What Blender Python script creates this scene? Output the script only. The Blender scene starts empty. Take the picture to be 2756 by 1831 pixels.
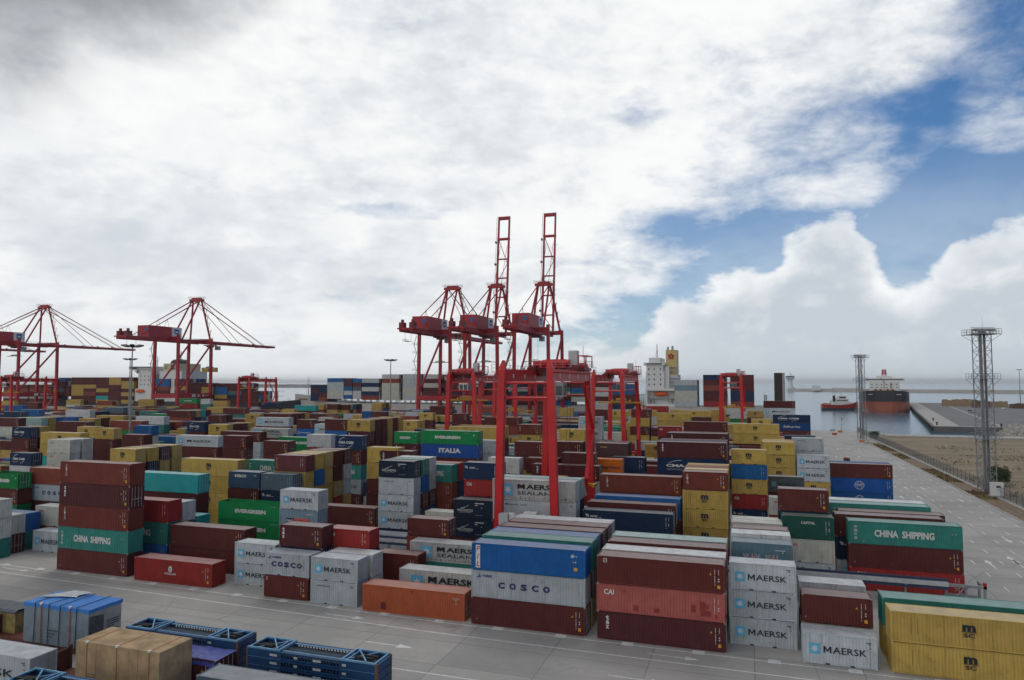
import bpy, bmesh, math, random
from math import radians as R, sin, cos, pi
from mathutils import Vector, Matrix
random.seed(7)
S = bpy.context.scene
COL = S.collection
# ------------------------------------------------------------------ camera
cam = bpy.data.objects.new('camera', bpy.data.cameras.new('camera'))
COL.objects.link(cam); S.camera = cam
cam.location = (0, 0, 25.2146)
cam.rotation_euler = (R(90 + 3.4039), 0, R(18.4896))
cam.data.lens = 24.88; cam.data.sensor_width = 36; cam.data.sensor_fit = 'HORIZONTAL'
cam.data.clip_start = 0.5; cam.data.clip_end = 60000
# ------------------------------------------------------------------ exposure
S.view_settings.view_transform = 'Standard'; S.view_settings.look = 'None'
S.view_settings.exposure = 0.42; S.view_settings.gamma = 1.0; S.view_settings.use_curve_mapping = False
S.render.engine = 'CYCLES'
S.cycles.max_bounces = 5; S.cycles.diffuse_bounces = 3; S.cycles.glossy_bounces = 3; S.cycles.volume_bounces = 0
S.cycles.use_denoising = True
# ------------------------------------------------------------------ sun and sky
SUN_EL, SUN_AZ = R(52), R(-14)            # azimuth is measured clockwise from +Y
sun = bpy.data.objects.new('sun', bpy.data.lights.new('sun', 'SUN'))
COL.objects.link(sun)
sun.data.energy = 0.55; sun.data.angle = R(38); sun.data.color = (1.0, 0.95, 0.88)
sdir = Vector((sin(SUN_AZ) * cos(SUN_EL), cos(SUN_AZ) * cos(SUN_EL), sin(SUN_EL)))
sun.rotation_euler = sdir.to_track_quat('Z', 'Y').to_euler()
W = bpy.data.worlds.new('World'); S.world = W; W.use_nodes = True


class NT:
    """small helper that adds nodes and links values"""
    def __init__(s, tree):
        s.t = tree; s.t.nodes.clear()
    def n(s, kind, **kw):
        nd = s.t.nodes.new(kind)
        for k, v in kw.items(): setattr(nd, k, v)
        return nd
    def put(s, sock, v):
        if hasattr(v, 'is_output') or isinstance(v, bpy.types.NodeSocket): s.t.links.new(v, sock)
        elif v is not None: sock.default_value = v
    def m(s, op, a, b=None, c=None, clamp=False):
        nd = s.n('ShaderNodeMath', operation=op, use_clamp=clamp)
        for i, v in enumerate((a, b, c)):
            if v is not None: s.put(nd.inputs[i], v)
        return nd.outputs[0]
    def ss(s, v, lo, hi, a=0.0, b=1.0):
        nd = s.n('ShaderNodeMapRange', interpolation_type='SMOOTHSTEP')
        s.put(nd.inputs[0], v); nd.inputs[1].default_value = lo; nd.inputs[2].default_value = hi
        nd.inputs[3].default_value = a; nd.inputs[4].default_value = b
        return nd.outputs[0]
    def mix(s, f, a, b, mode='MIX'):
        nd = s.n('ShaderNodeMix', data_type='RGBA', blend_type=mode)
        s.put(nd.inputs[0], f)
        for i, v in ((6, a), (7, b)):
            if isinstance(v, (tuple, list)): v = tuple(v)[:3] + (1,)
            s.put(nd.inputs[i], v)
        return nd.outputs[2]
    def noise(s, vec, scale, detail=4, rough=.55, dist=0.0):
        nd = s.n('ShaderNodeTexNoise')
        s.put(nd.inputs['Vector'], vec); nd.inputs['Scale'].default_value = scale
        nd.inputs['Detail'].default_value = detail; nd.inputs['Roughness'].default_value = rough
        nd.inputs['Distortion'].default_value = dist
        return nd.outputs['Fac']
    def mapping(s, vec, scale=(1, 1, 1), loc=(0, 0, 0)):
        nd = s.n('ShaderNodeMapping'); s.put(nd.inputs[0], vec)
        nd.inputs['Scale'].default_value = scale; nd.inputs['Location'].default_value = loc
        return nd.outputs[0]


def build_sky():
    g = NT(W.node_tree)
    out = g.n('ShaderNodeOutputWorld')
    sky = g.n('ShaderNodeTexSky', sky_type='NISHITA', sun_disc=False)
    sky.sun_elevation = SUN_EL; sky.sun_rotation = SUN_AZ
    sky.air_density = 1.0; sky.dust_density = 0.4; sky.ozone_density = 2.5
    b1 = g.n('ShaderNodeBackground'); g.t.links.new(g.mix(1.0, sky.outputs[0], (.42, .74, 1.0), 'MULTIPLY'), b1.inputs[0]); b1.inputs[1].default_value = SKY_STRENGTH
    tc = g.n('ShaderNodeTexCoord')
    rot = g.n('ShaderNodeVectorRotate', rotation_type='Z_AXIS'); rot.inputs['Angle'].default_value = R(-18.49)
    g.t.links.new(tc.outputs['Generated'], rot.inputs['Vector'])
    sp = g.n('ShaderNodeSeparateXYZ'); g.t.links.new(rot.outputs[0], sp.inputs[0])
    x, y, z = sp.outputs
    az = g.m('ARCTAN2', x, y); el = g.m('ARCSINE', z)
    zz = g.m('ADD', g.m('MAXIMUM', z, 0.0), 0.32)
    cb = g.n('ShaderNodeCombineXYZ'); g.put(cb.inputs[0], g.m('DIVIDE', x, zz)); g.put(cb.inputs[1], g.m('DIVIDE', y, zz))
    p = cb.outputs[0]
    n1 = g.noise(p, 2.1, 9, .60, .2)
    n2 = g.noise(g.mapping(p, (.9, 1.2, 1), (3.7, 1.2, 0)), 4.6, 8, .58, .25)
    n3 = g.noise(g.mapping(p, (1, 1, 1), (11.3, 7.7, 0)), 1.5, 6, .55, .2)
    ca = g.n('ShaderNodeCombineXYZ'); g.put(ca.inputs[0], az); g.put(ca.inputs[1], g.m('MULTIPLY', el, 1.5))
    pa = ca.outputs[0]
    fleck = g.noise(g.mapping(pa, (1, 1.25, 1), (2.2, 9.1, 0)), 26, 6, .62, .3)
    puff = g.noise(pa, 10.5, 9, .58, .15)
    puff2 = g.noise(g.mapping(pa, (1, 1, 1), (4.1, 2.2, 0)), 7.0, 9, .56, .25)
    # blue opening towards the upper right
    s_ = g.m('SUBTRACT', g.m('MULTIPLY', g.m('SUBTRACT', az, .364), .69), g.m('MULTIPLY', g.m('SUBTRACT', el, .296), .72))
    blue = g.ss(s_, -.14, .10)
    back = g.ss(y, .15, -.35)
    dens = g.m('ADD', g.m('MULTIPLY', n1, .50), g.m('MULTIPLY', n2, .32))
    dens = g.m('ADD', dens, g.m('MULTIPLY', fleck, .18))
    dens = g.m('ADD', dens, .235)
    dens = g.m('SUBTRACT', dens, g.m('MULTIPLY', blue, .36))
    # scattered puffs and a torn white band in the opening
    def puffspot(a0, e0, ra, re_, k):
        u_ = g.m('MULTIPLY', g.m('SUBTRACT', az, a0), 1 / ra); v_ = g.m('MULTIPLY', g.m('SUBTRACT', el, e0), 1 / re_)
        return g.m('MULTIPLY', g.ss(g.m('ADD', g.m('MULTIPLY', u_, u_), g.m('MULTIPLY', v_, v_)), 1.6, .0), k)
    for q in ((.452, .305, .055, .035, .11), (.62, .315, .05, .06, .09), (.50, .395, .10, .05, .15), (.60, .47, .10, .05, .12), (.43, .245, .07, .03, .13)):
        dens = g.m('ADD', dens, puffspot(*q))
    for q in ((.175, .372, .045, .03, .17), (-.165, .235, .10, .014, .16), (-.40, .255, .07, .02, .08), (.30, .41, .05, .04, .09), (.20, .22, .06, .02, .08)):
        dens = g.m('SUBTRACT', dens, puffspot(*q))
    thin = g.ss(dens, .36, .70)
    veil = g.m('MULTIPLY', g.ss(el, .32, .12), g.m('ADD', .12, g.m('MULTIPLY', n3, .5)))
    cl = g.m('MAXIMUM', thin, veil)
    # cumulus bank low over the sea on the right
    h0 = g.m('ADD', .045, g.m('MULTIPLY', g.ss(az, .12, .30), .105))
    h0 = g.m('ADD', h0, puffspot(.425, .20, .065, 9, .065))
    h0 = g.m('SUBTRACT', h0, puffspot(.505, .20, .05, 9, .03))
    h0 = g.m('ADD', h0, g.m('MULTIPLY', g.ss(az, .50, .62), .03))
    top = g.m('ADD', h0, g.m('MULTIPLY', g.m('SUBTRACT', puff, .5), .15))
    dd = g.m('SUBTRACT', top, el)
    bank = g.ss(dd, -.012, .022)
    low = g.ss(el, .075, .02)
    cl = g.m('MAXIMUM', g.m('MAXIMUM', cl, bank), low)
    # shading of the clouds
    body = g.m('ADD', g.m('MULTIPLY', n3, .45), g.m('ADD', g.m('MULTIPLY', n2, .35), g.m('MULTIPLY', fleck, .20)))
    lit = g.ss(body, .36, .56)
    colr = g.mix(lit, (.52, .55, .58), (.725, .73, .73))
    d1 = g.m('SUBTRACT', g.m('SUBTRACT', el, .335), g.m('MULTIPLY', g.m('ADD', az, .62), .50))
    d1 = g.m('ADD', d1, g.m('MULTIPLY', g.m('SUBTRACT', puff2, .5), .16))
    dk = g.ss(d1, -.05, .10)
    colr = g.mix(g.m('MULTIPLY', dk, g.ss(y, 0.0, .2)), colr, (.23, .245, .265))
    bx = g.m('MULTIPLY', g.m('ADD', az, .44), 1 / .20); by = g.m('MULTIPLY', g.m('SUBTRACT', el, .165), 1 / .085)
    rr = g.m('ADD', g.m('MULTIPLY', bx, bx), g.m('MULTIPLY', by, by))
    belly = g.m('MULTIPLY', g.ss(rr, 1.3, .0), g.ss(puff2, .36, .60))
    colr = g.mix(g.m('MULTIPLY', belly, .75), colr, (.47, .515, .56))
    bel2 = g.m('MULTIPLY', g.ss(rr, 9.0, .5), g.ss(puff, .40, .62))
    colr = g.mix(g.m('MULTIPLY', bel2, .28), colr, (.50, .54, .58))
    inner = g.m('ADD', dd, g.m('MULTIPLY', g.m('SUBTRACT', puff2, .5), .22))
    bankc = g.mix(g.ss(inner, -.01, .075), (.72, .73, .735), (.43, .475, .525))
    bankc = g.mix(g.m('MULTIPLY', g.ss(puff, .50, .66), .6), bankc, (.60, .63, .655))
    rgt = g.ss(az, .08, .30)
    colr = g.mix(g.m('MULTIPLY', bank, rgt), colr, bankc)
    hz = g.mix(g.ss(az, -.25, .40), (.64, .665, .675), (.44, .49, .53))
    colr = g.mix(g.m('MULTIPLY', g.ss(el, .095, .0), .80), colr, hz)
    colr = g.mix(back, colr, (.70, .69, .675))
    b2 = g.n('ShaderNodeBackground'); g.t.links.new(colr, b2.inputs[0]); b2.inputs[1].default_value = 1.0
    mx = g.n('ShaderNodeMixShader'); g.put(mx.inputs[0], cl)
    g.t.links.new(b1.outputs[0], mx.inputs[1]); g.t.links.new(b2.outputs[0], mx.inputs[2])
    g.t.links.new(mx.outputs[0], out.inputs[0])


SKY_STRENGTH = 0.048
build_sky()

# ------------------------------------------------------------------ materials
MATS = {}


def srgb(*c):
    return tuple(((v / 255) / 12.92 if v / 255 <= .04045 else ((v / 255 + .055) / 1.055) ** 2.4) for v in c)


def mat(name, rgb, rough=.55, metal=0.0, var=.12, scale=1.5, spec=.4, dirt=0.0, dirtc=(.09, .075, .06), streak=0.0, bump=0.0, coord='Object', rnd=0.0):
    """a painted or raw surface: colour mottling, dirt patches and vertical run marks"""
    if name in MATS: return MATS[name]
    m = bpy.data.materials.new(name); m.use_nodes = True; MATS[name] = m
    g = NT(m.node_tree)
    out = g.n('ShaderNodeOutputMaterial'); b = g.n('ShaderNodeBsdfPrincipled')
    g.t.links.new(b.outputs[0], out.inputs[0])
    tc = g.n('ShaderNodeTexCoord'); v = tc.outputs[coord]
    oi = g.n('ShaderNodeObjectInfo')
    off = g.n('ShaderNodeVectorMath', operation='SCALE'); g.t.links.new(oi.outputs['Location'], off.inputs[0]); off.inputs['Scale'].default_value = .37
    ad = g.n('ShaderNodeVectorMath', operation='ADD'); g.t.links.new(v, ad.inputs[0]); g.t.links.new(off.outputs[0], ad.inputs[1])
    v = ad.outputs[0] if coord == 'Object' else v
    c = g.mix(g.ss(g.noise(v, scale, 5, .6), .3, .7), tuple(k * (1 - var) for k in rgb), tuple(min(1, k * (1 + var)) for k in rgb))
    if rnd:
        hs = g.n('ShaderNodeHueSaturation'); g.t.links.new(c, hs.inputs['Color'])
        g.put(hs.inputs['Value'], g.m('ADD', 1 - rnd, g.m('MULTIPLY', oi.outputs['Random'], 2 * rnd)))
        g.put(hs.inputs['Hue'], g.m('ADD', .5 - rnd * .03, g.m('MULTIPLY', oi.outputs['Random'], rnd * .06)))
        c = hs.outputs[0]
    if streak:
        sv = g.mapping(v, (5.5, 5.5, .16))
        c = g.mix(g.m('MULTIPLY', g.ss(g.noise(sv, 1.0, 5, .65), .54, .74), streak), c, dirtc)
    if dirt:
        dn = g.noise(g.mapping(v, (.9, .9, 1.2), (5, 3, 1)), .9, 7, .65, .3)
        c = g.mix(g.m('MULTIPLY', g.ss(dn, .56, .74), dirt), c, dirtc)
    g.t.links.new(c, b.inputs['Base Color'])
    b.inputs['Roughness'].default_value = rough; b.inputs['Metallic'].default_value = metal
    b.inputs['Specular IOR Level'].default_value = spec
    if bump:
        bp = g.n('ShaderNodeBump'); bp.inputs['Strength'].default_value = bump; bp.inputs['Distance'].default_value = .05
        g.t.links.new(g.noise(v, scale * 8, 5, .6), bp.inputs['Height']); g.t.links.new(bp.outputs[0], b.inputs['Normal'])
    return m


def flat(name, rgb, rough=.6):
    return mat(name, rgb, rough, var=.06, scale=3, spec=.3)


# ------------------------------------------------------------------ mesh collecting
class MB:
    def __init__(s):
        s.v = []; s.f = []; s.k = []
    def add(s, vs, fs, k=0):
        b = len(s.v); s.v += [tuple(p) for p in vs]
        for q in fs: s.f.append(tuple(b + i for i in q)); s.k.append(k)
        return s
    def box(s, x0, x1, y0, y1, z0, z1, k=0):
        return s.add([(x0, y0, z0), (x1, y0, z0), (x1, y1, z0), (x0, y1, z0), (x0, y0, z1), (x1, y0, z1), (x1, y1, z1), (x0, y1, z1)],
                     [(0, 3, 2, 1), (4, 5, 6, 7), (0, 1, 5, 4), (1, 2, 6, 5), (2, 3, 7, 6), (3, 0, 4, 7)], k)
    def bar(s, p, q, w, h=None, w2=None, h2=None, k=0):
        """a rectangular beam from p to q; w across, h the other way; may taper"""
        h = h or w; w2 = w2 or w; h2 = h2 or h
        p = Vector(p); q = Vector(q); d = (q - p).normalized()
        up = Vector((0, 0, 1)) if abs(d.z) < .95 else Vector((0, 1, 0))
        a = d.cross(up).normalized(); c = a.cross(d).normalized()
        vs = []
        for o, ww, hh in ((p, w, h), (q, w2, h2)):
            for sx, sz in ((-1, -1), (1, -1), (1, 1), (-1, 1)): vs.append(o + a * sx * ww / 2 + c * sz * hh / 2)
        return s.add(vs, [(3, 2, 1, 0), (4, 5, 6, 7), (0, 1, 5, 4), (1, 2, 6, 5), (2, 3, 7, 6), (3, 0, 4, 7)], k)
    def tube(s, p, q, r, r2=None, n=8, k=0):
        r2 = r if r2 is None else r2
        p = Vector(p); q = Vector(q); d = (q - p).normalized()
        up = Vector((0, 0, 1)) if abs(d.z) < .95 else Vector((0, 1, 0))
        a = d.cross(up).normalized(); c = a.cross(d).normalized(); vs = []
        for o, rr in ((p, r), (q, r2)):
            for i in range(n): vs.append(o + a * rr * cos(2 * pi * i / n) + c * rr * sin(2 * pi * i / n))
        return s.add(vs, [(i, (i + 1) % n, n + (i + 1) % n, n + i) for i in range(n)] + [tuple(range(n))[::-1], tuple(range(n, 2 * n))], k)
    def lathe(s, o, prof, n=16, k=0):
        """prof is a list of (radius, height)"""
        vs = [(o[0] + r * cos(2 * pi * i / n), o[1] + r * sin(2 * pi * i / n), o[2] + h) for r, h in prof for i in range(n)]
        fs = [(j * n + i, j * n + (i + 1) % n, (j + 1) * n + (i + 1) % n, (j + 1) * n + i) for j in range(len(prof) - 1) for i in range(n)]
        fs += [tuple(range(n))[::-1], tuple((len(prof) - 1) * n + i for i in range(n))]
        return s.add(vs, fs, k)
    def prism(s, poly, z0, z1, k=0):
        n = len(poly)
        vs = [(a, b, z0) for a, b in poly] + [(a, b, z1) for a, b in poly]
        return s.add(vs, [(i, (i + 1) % n, n + (i + 1) % n, n + i) for i in range(n)] + [tuple(range(n))[::-1], tuple(range(n, 2 * n))], k)
    def rail(s, pts, h=1.1, step=2.0, r=.035, k=0):
        """a railing along a line of points"""
        for a, b in zip(pts, pts[1:]):
            a = Vector(a); b = Vector(b); L = (b - a).length; n = max(1, int(L / step))
            for zz in (h, h * .5): s.bar(a + Vector((0, 0, zz)), b + Vector((0, 0, zz)), r * 1.6, k=k)
            for i in range(n + 1):
                p = a.lerp(b, i / n); s.bar(p, p + Vector((0, 0, h)), r * 1.6, k=k)
        return s
    def mesh(s, name, mats):
        me = bpy.data.meshes.new(name); me.from_pydata(s.v, [], s.f)
        for m in (mats if isinstance(mats, (list, tuple)) else [mats]): me.materials.append(m)
        if any(s.k): me.polygons.foreach_set('material_index', s.k)
        me.update(); return me
    def build(s, name, mats, parent=None, fix=True):
        me = s.mesh(name, mats)
        if fix:
            bm = bmesh.new(); bm.from_mesh(me); bmesh.ops.recalc_face_normals(bm, faces=bm.faces); bm.to_mesh(me); bm.free()
        o = bpy.data.objects.new(name, me); COL.objects.link(o)
        if parent: o.parent = parent
        return o


def tag(o, label=None, cat=None, group=None, kind=None):
    if label: o['label'] = label
    if cat: o['category'] = cat
    if group: o['group'] = group
    if kind: o['kind'] = kind
    return o


def thing(name, label, cat, loc=(0, 0, 0), rz=0.0, group=None):
    o = bpy.data.objects.new(name, None); COL.objects.link(o)
    o.location = loc; o.rotation_euler = (0, 0, rz); o.empty_display_size = .5
    return tag(o, label, cat, group)


def grid(x0, x1, y0, y1, nx, ny, zf, name, m, kind=None):
    vs = [(x0 + (x1 - x0) * i / nx, y0 + (y1 - y0) * j / ny, 0) for j in range(ny + 1) for i in range(nx + 1)]
    vs = [(a, b, zf(a, b)) for a, b, _ in vs]
    fs = [(j * (nx + 1) + i, j * (nx + 1) + i + 1, (j + 1) * (nx + 1) + i + 1, (j + 1) * (nx + 1) + i) for j in range(ny) for i in range(nx)]
    o = MB().add(vs, fs).build(name, m, fix=False)
    return tag(o, kind=kind)


# ------------------------------------------------------------------ lettering
class TX(MB):
    """letters and emblems that lie on a wall in the plane y = const, facing -y"""
    Y = -.014
    def rect(s, x0, x1, z0, z1, k, lift=0.0):
        y = s.Y - lift
        return s.add([(x0, y, z0), (x1, y, z0), (x1, y, z1), (x0, y, z1)], [(0, 1, 2, 3)], k)
    def poly(s, pts, k, lift=0.0):
        y = s.Y - lift
        return s.add([(a, y, b) for a, b in pts], [tuple(range(len(pts)))], k)
    def ring(s, cx, cz, rx, rz, w, k, a0=0, a1=2 * pi, n=24, lift=0.0):
        y = s.Y - lift; vs = []; fs = []
        for i in range(n + 1):
            t = a0 + (a1 - a0) * i / n
            vs += [(cx + rx * cos(t), y, cz + rz * sin(t)), (cx + (rx - w) * cos(t), y, cz + (rz - w) * sin(t))]
        for i in range(n): fs.append((2 * i, 2 * i + 1, 2 * i + 3, 2 * i + 2))
        return s.add(vs, fs, k)
    def star(s, cx, cz, r, k, lift=.004, n=7):
        pts = []
        for i in range(2 * n):
            t = pi / 2 + pi * i / n; q = r if i % 2 == 0 else r * .42
            pts.append((cx + q * cos(t), cz + q * sin(t)))
        y = s.Y - lift
        return s.add([(cx, y, cz)] + [(a, y, b) for a, b in pts], [(0, i + 1, (i + 1) % (2 * n) + 1) for i in range(2 * n)], k)
    def text(s, t, x0, x1, z0, z1, k, bold=0.0, shear=0.0, turn=False, lift=0.0, space=1.0):
        """fit the text into the rectangle; turn=True runs it downwards"""
        if t[0] == 'M' and t[:3] in ('MAE', 'MAG') and not turn:          # a wide capital M is drawn by hand
            w = (x1 - x0) * (.185 if len(t) < 8 else .13); st = w * (.17 + bold * 3); y = s.Y - lift; c = x0 + w / 2
            for p in ([(x0, z0), (x0 + st, z0), (x0 + st, z1), (x0, z1)], [(x0 + w - st, z0), (x0 + w, z0), (x0 + w, z1), (x0 + w - st, z1)],
                      [(x0 + st, z1), (x0 + st, z1 - st * 1.5), (c, z0 + .12 * (z1 - z0)), (c, z0 + .12 * (z1 - z0) + st * 1.5)], [(x0 + w - st, z1 - st * 1.5), (x0 + w - st, z1), (c, z0 + .12 * (z1 - z0) + st * 1.5), (c, z0 + .12 * (z1 - z0))]): s.poly(p, k, lift)
            x0 += w * 1.16; t = t[1:]
        cu = bpy.data.curves.new('t', 'FONT'); cu.body = t; cu.offset = bold; cu.shear = shear; cu.resolution_u = 2; cu.space_character = space
        ob = bpy.data.objects.new('t', cu); COL.objects.link(ob)
        dg = bpy.context.evaluated_depsgraph_get(); dg.update()
        me = bpy.data.meshes.new_from_object(ob.evaluated_get(dg))
        if len(me.vertices):
            xs = [v.co.x for v in me.vertices]; ys = [v.co.y for v in me.vertices]
            ax, bx, ay, by = min(xs), max(xs), min(ys), max(ys); y = s.Y - lift; vs = []
            for v in me.vertices:
                a = (v.co.x - ax) / max(1e-6, bx - ax); b = (v.co.y - ay) / max(1e-6, by - ay)
                if turn: vs.append((x0 + (x1 - x0) * b, y, z1 - (z1 - z0) * a))
                else: vs.append((x0 + (x1 - x0) * a, y, z0 + (z1 - z0) * b))
            s.add(vs, [tuple(p.vertices) for p in me.polygons], k)
        bpy.data.objects.remove(ob); bpy.data.curves.remove(cu); bpy.data.meshes.remove(me)
        return s


# ------------------------------------------------------------------ ground
def concrete(name, base, brick=(9.0, 5.4), joint=.010, tyre=.25, warm=(1, .985, .955)):
    m = bpy.data.materials.new(name); m.use_nodes = True
    g = NT(m.node_tree); out = g.n('ShaderNodeOutputMaterial'); b = g.n('ShaderNodeBsdfPrincipled'); g.t.links.new(b.outputs[0], out.inputs[0])
    tc = g.n('ShaderNodeTexCoord'); v = tc.outputs['Object']
    c1 = tuple(base * w for w in warm)
    c = g.mix(g.ss(g.noise(v, .09, 6, .6), .3, .7), tuple(k * .86 for k in c1), tuple(k * 1.10 for k in c1))
    c = g.mix(g.ss(g.noise(v, 1.7, 6, .7), .35, .75, 0, .35), c, tuple(k * .78 for k in c1))
    br = g.n('ShaderNodeTexBrick', offset=0.0, squash=1.0); g.t.links.new(v, br.inputs['Vector'])
    br.inputs['Scale'].default_value = 1.0; br.inputs['Brick Width'].default_value = brick[0]; br.inputs['Row Height'].default_value = brick[1]
    br.inputs['Mortar Size'].default_value = joint * 6; br.inputs['Mortar Smooth'].default_value = .6
    br.inputs['Color1'].default_value = (.90, .90, .90, 1); br.inputs['Color2'].default_value = (1.06, 1.06, 1.06, 1); br.inputs['Mortar'].default_value = (.62, .6, .58, 1)
    c = g.mix(1.0, c, br.outputs['Color'], 'MULTIPLY')
    tv = g.mapping(v, (.02, .9, 1))
    c = g.mix(g.m('MULTIPLY', g.ss(g.noise(tv, 1.0, 5, .65), .50, .72), tyre), c, tuple(k * .55 for k in c1))
    sp = g.noise(g.mapping(v, (.35, .8, 1), (9, 2, 0)), .55, 6, .7)
    c = g.mix(g.ss(sp, .60, .76, 0, .75), c, tuple(k * .34 for k in c1))
    cr_ = g.n('ShaderNodeTexVoronoi', feature='DISTANCE_TO_EDGE'); g.t.links.new(g.mapping(v, (.075, .11, 1)), cr_.inputs['Vector']); cr_.inputs['Scale'].default_value = 1.0
    c = g.mix(g.m('MULTIPLY', g.ss(cr_.outputs[0], .006, .0), g.ss(g.noise(v, .12, 3), .45, .6, 0, .6)), c, tuple(k * .35 for k in c1))
    g.t.links.new(c, b.inputs['Base Color']); b.inputs['Roughness'].default_value = .75; b.inputs['Specular IOR Level'].default_value = .25
    return m


M_yard = concrete('yard_concrete', .385, warm=(1, .965, .91))
M_line = mat('line_paint', (.66, .66, .64), .6, var=.18, scale=2.0, dirt=.6, dirtc=(.36, .35, .33))
land = MB().prism([(-1500, -150), (58, -150), (58, 381.5), (58, 405), (-1500, 405)], -6, 0).build('ground', M_yard)
tag(land, kind='structure')

# sea
ms = bpy.data.materials.new('sea_water'); ms.use_nodes = True
g = NT(ms.node_tree); out = g.n('ShaderNodeOutputMaterial'); b = g.n('ShaderNodeBsdfPrincipled'); g.t.links.new(b.outputs[0], out.inputs[0])
tc = g.n('ShaderNodeTexCoord'); v = tc.outputs['Object']
b.inputs['Base Color'].default_value = (.022, .075, .115, 1); b.inputs['Roughness'].default_value = .16; b.inputs['IOR'].default_value = 1.33
g.t.links.new(g.mix(g.ss(g.noise(g.mapping(v, (.004, .012, 1)), 1.0, 5, .6), .35, .65), (.022, .095, .15), (.05, .14, .19)), b.inputs['Base Color'])
bp = g.n('ShaderNodeBump'); bp.inputs['Strength'].default_value = .55; bp.inputs['Distance'].default_value = .35
w1 = g.noise(g.mapping(v, (.16, .40, 1)), 1.0, 6, .62, .6); w2 = g.noise(g.mapping(v, (.02, .05, 1)), 1.0, 4, .6)
g.t.links.new(g.m('ADD', w1, g.m('MULTIPLY', w2, 1.5)), bp.inputs['Height']); g.t.links.new(bp.outputs[0], b.inputs['Normal'])
MB().add([(-30000, -600, -3), (30000, -600, -3), (30000, 45000, -3), (-30000, 45000, -3)], [(0, 1, 2, 3)]).build('water', ms, fix=False)['kind'] = 'structure'

# sandy land right of the road
m = bpy.data.materials.new('dry_sand'); m.use_nodes = True; M_sand = m
g = NT(m.node_tree); out = g.n('ShaderNodeOutputMaterial'); b = g.n('ShaderNodeBsdfPrincipled'); g.t.links.new(b.outputs[0], out.inputs[0])
v = g.n('ShaderNodeTexCoord').outputs['Object']
c = g.mix(g.ss(g.noise(g.mapping(v, (.03, .07, 1)), 1.0, 6, .65), .36, .64), (.27, .205, .135), (.19, .145, .09))
c = g.mix(g.ss(g.noise(g.mapping(v, (.05, .13, 1), (3, 8, 0)), 1.0, 7, .68), .52, .68), c, (.135, .135, .06))
c = g.mix(g.ss(g.noise(v, .9, 6, .7), .5, .8, 0, .4), c, (.20, .17, .12))
g.t.links.new(c, b.inputs['Base Color']); b.inputs['Roughness'].default_value = .95
bp = g.n('ShaderNodeBump'); bp.inputs['Strength'].default_value = .5; bp.inputs['Distance'].default_value = .3
g.t.links.new(g.noise(v, .6, 7, .7), bp.inputs['Height']); g.t.links.new(bp.outputs[0], b.inputs['Normal'])
from mathutils import noise as mn
sand = MB(); sand.prism([(58, -150), (700, -150), (700, 381.5), (58, 381.5)], -6, -.02)
sand.build('sand_ground', M_sand)['kind'] = 'structure'
grid(52.2, 330, 60, 366, 90, 96, lambda a, c: (.03 + .9 * max(0, mn.noise((a * .03, c * .045, 1)) + .15) * min(1, (a - 52) / 14) * min(1, (366 - c) / 25)), 'sand_ground', M_sand, 'structure')
M_conc = mat('old_concrete', (.36, .35, .32), .85, var=.18, scale=.6, dirt=.5, streak=.25, dirtc=(.16, .15, .13))
sea_wall = MB(); sea_wall.prism([(60, 366.3), (600, 366.3), (600, 378.5), (60, 378.5)], -.4, .55)
sea_wall.build('embankment', M_conc)['kind'] = 'structure'
# verge, kerb and plinth of the fence along the road
M_verge = mat('verge_soil', (.20, .145, .095), .95, var=.35, scale=1.2, dirt=.7, dirtc=(.09, .09, .04), bump=.5)
MB().box(46.6, 50.6, 60, 330, -.4, .07).build('verge', M_verge)['kind'] = 'structure'
k = MB()
for i in range(45): k.box(46.2, 46.6, 60 + i * 6, 65.94 + i * 6, -.4, .13)
k.build('kerb', M_conc)['kind'] = 'structure'
MB().box(50.6, 52.2, 60, 399, -.4, .22).build('kerb', M_conc)['kind'] = 'structure'

# jetty and the rubble bank that joins it
J = [(98, 457), (183, 985), (300, 925), (420, 880), (700, 700), (700, 381.5), (122, 381.5), (131, 420), (136, 457)]
MB().prism(J, -6, .3).build('quay', concrete('jetty_concrete', .17, (14, 14), .006, .15, (1, .99, .98)))['kind'] = 'structure'
jl = MB()
jl.add([(99.5, 458.5, 0.304), (112, 458.5, 0.304), (195, 980, 0.304), (184, 983, 0.304)], [(0, 1, 2, 3)])
jl.add([(112.2, 458.5, 0.306), (136, 458.5, 0.306), (137, 464, 0.306), (113.2, 464, 0.306)], [(0, 1, 2, 3)])
jl.add([(134, 470, 0.306), (135.6, 470, 0.306), (217, 960, 0.306), (215, 960, 0.306)], [(0, 1, 2, 3)])
jl.build('path', M_conc, fix=False)['kind'] = 'structure'
rub = MB(); rr = random.Random(3)
for i in range(900):
    t = rr.random(); y = 381 + t * 82; x = 120.5 + 14 * t + rr.uniform(-5, 6); z = -3 + max(0, min(4.4, (x - 116.5 - 14 * t) * .62)) + rr.uniform(-.3, .3)
    s = rr.uniform(.5, 1.3); a = [(x + s * rr.uniform(-1, 1), y + s * rr.uniform(-1, 1), z + s * rr.uniform(-.7, .7)) for _ in range(8)]
    b0 = [(x - s, y - s, z - s * .6), (x + s, y - s, z - s * .6), (x + s, y + s, z - s * .6), (x - s, y + s, z - s * .6), (x - s * .7, y - s * .7, z + s * .5), (x + s * .7, y - s * .6, z + s * .6), (x + s * .6, y + s * .7, z + s * .5), (x - s * .6, y + s * .6, z + s * .6)]
    b0 = [(p[0] + rr.uniform(-.25, .25), p[1] + rr.uniform(-.25, .25), p[2] + rr.uniform(-.2, .2)) for p in b0]
    rub.add(b0, [(0, 3, 2, 1), (4, 5, 6, 7), (0, 1, 5, 4), (1, 2, 6, 5), (2, 3, 7, 6), (3, 0, 4, 7)])
M_rock = mat('rubble_rock', (.33, .31, .28), .9, var=.3, scale=.5, dirt=.5)
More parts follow.
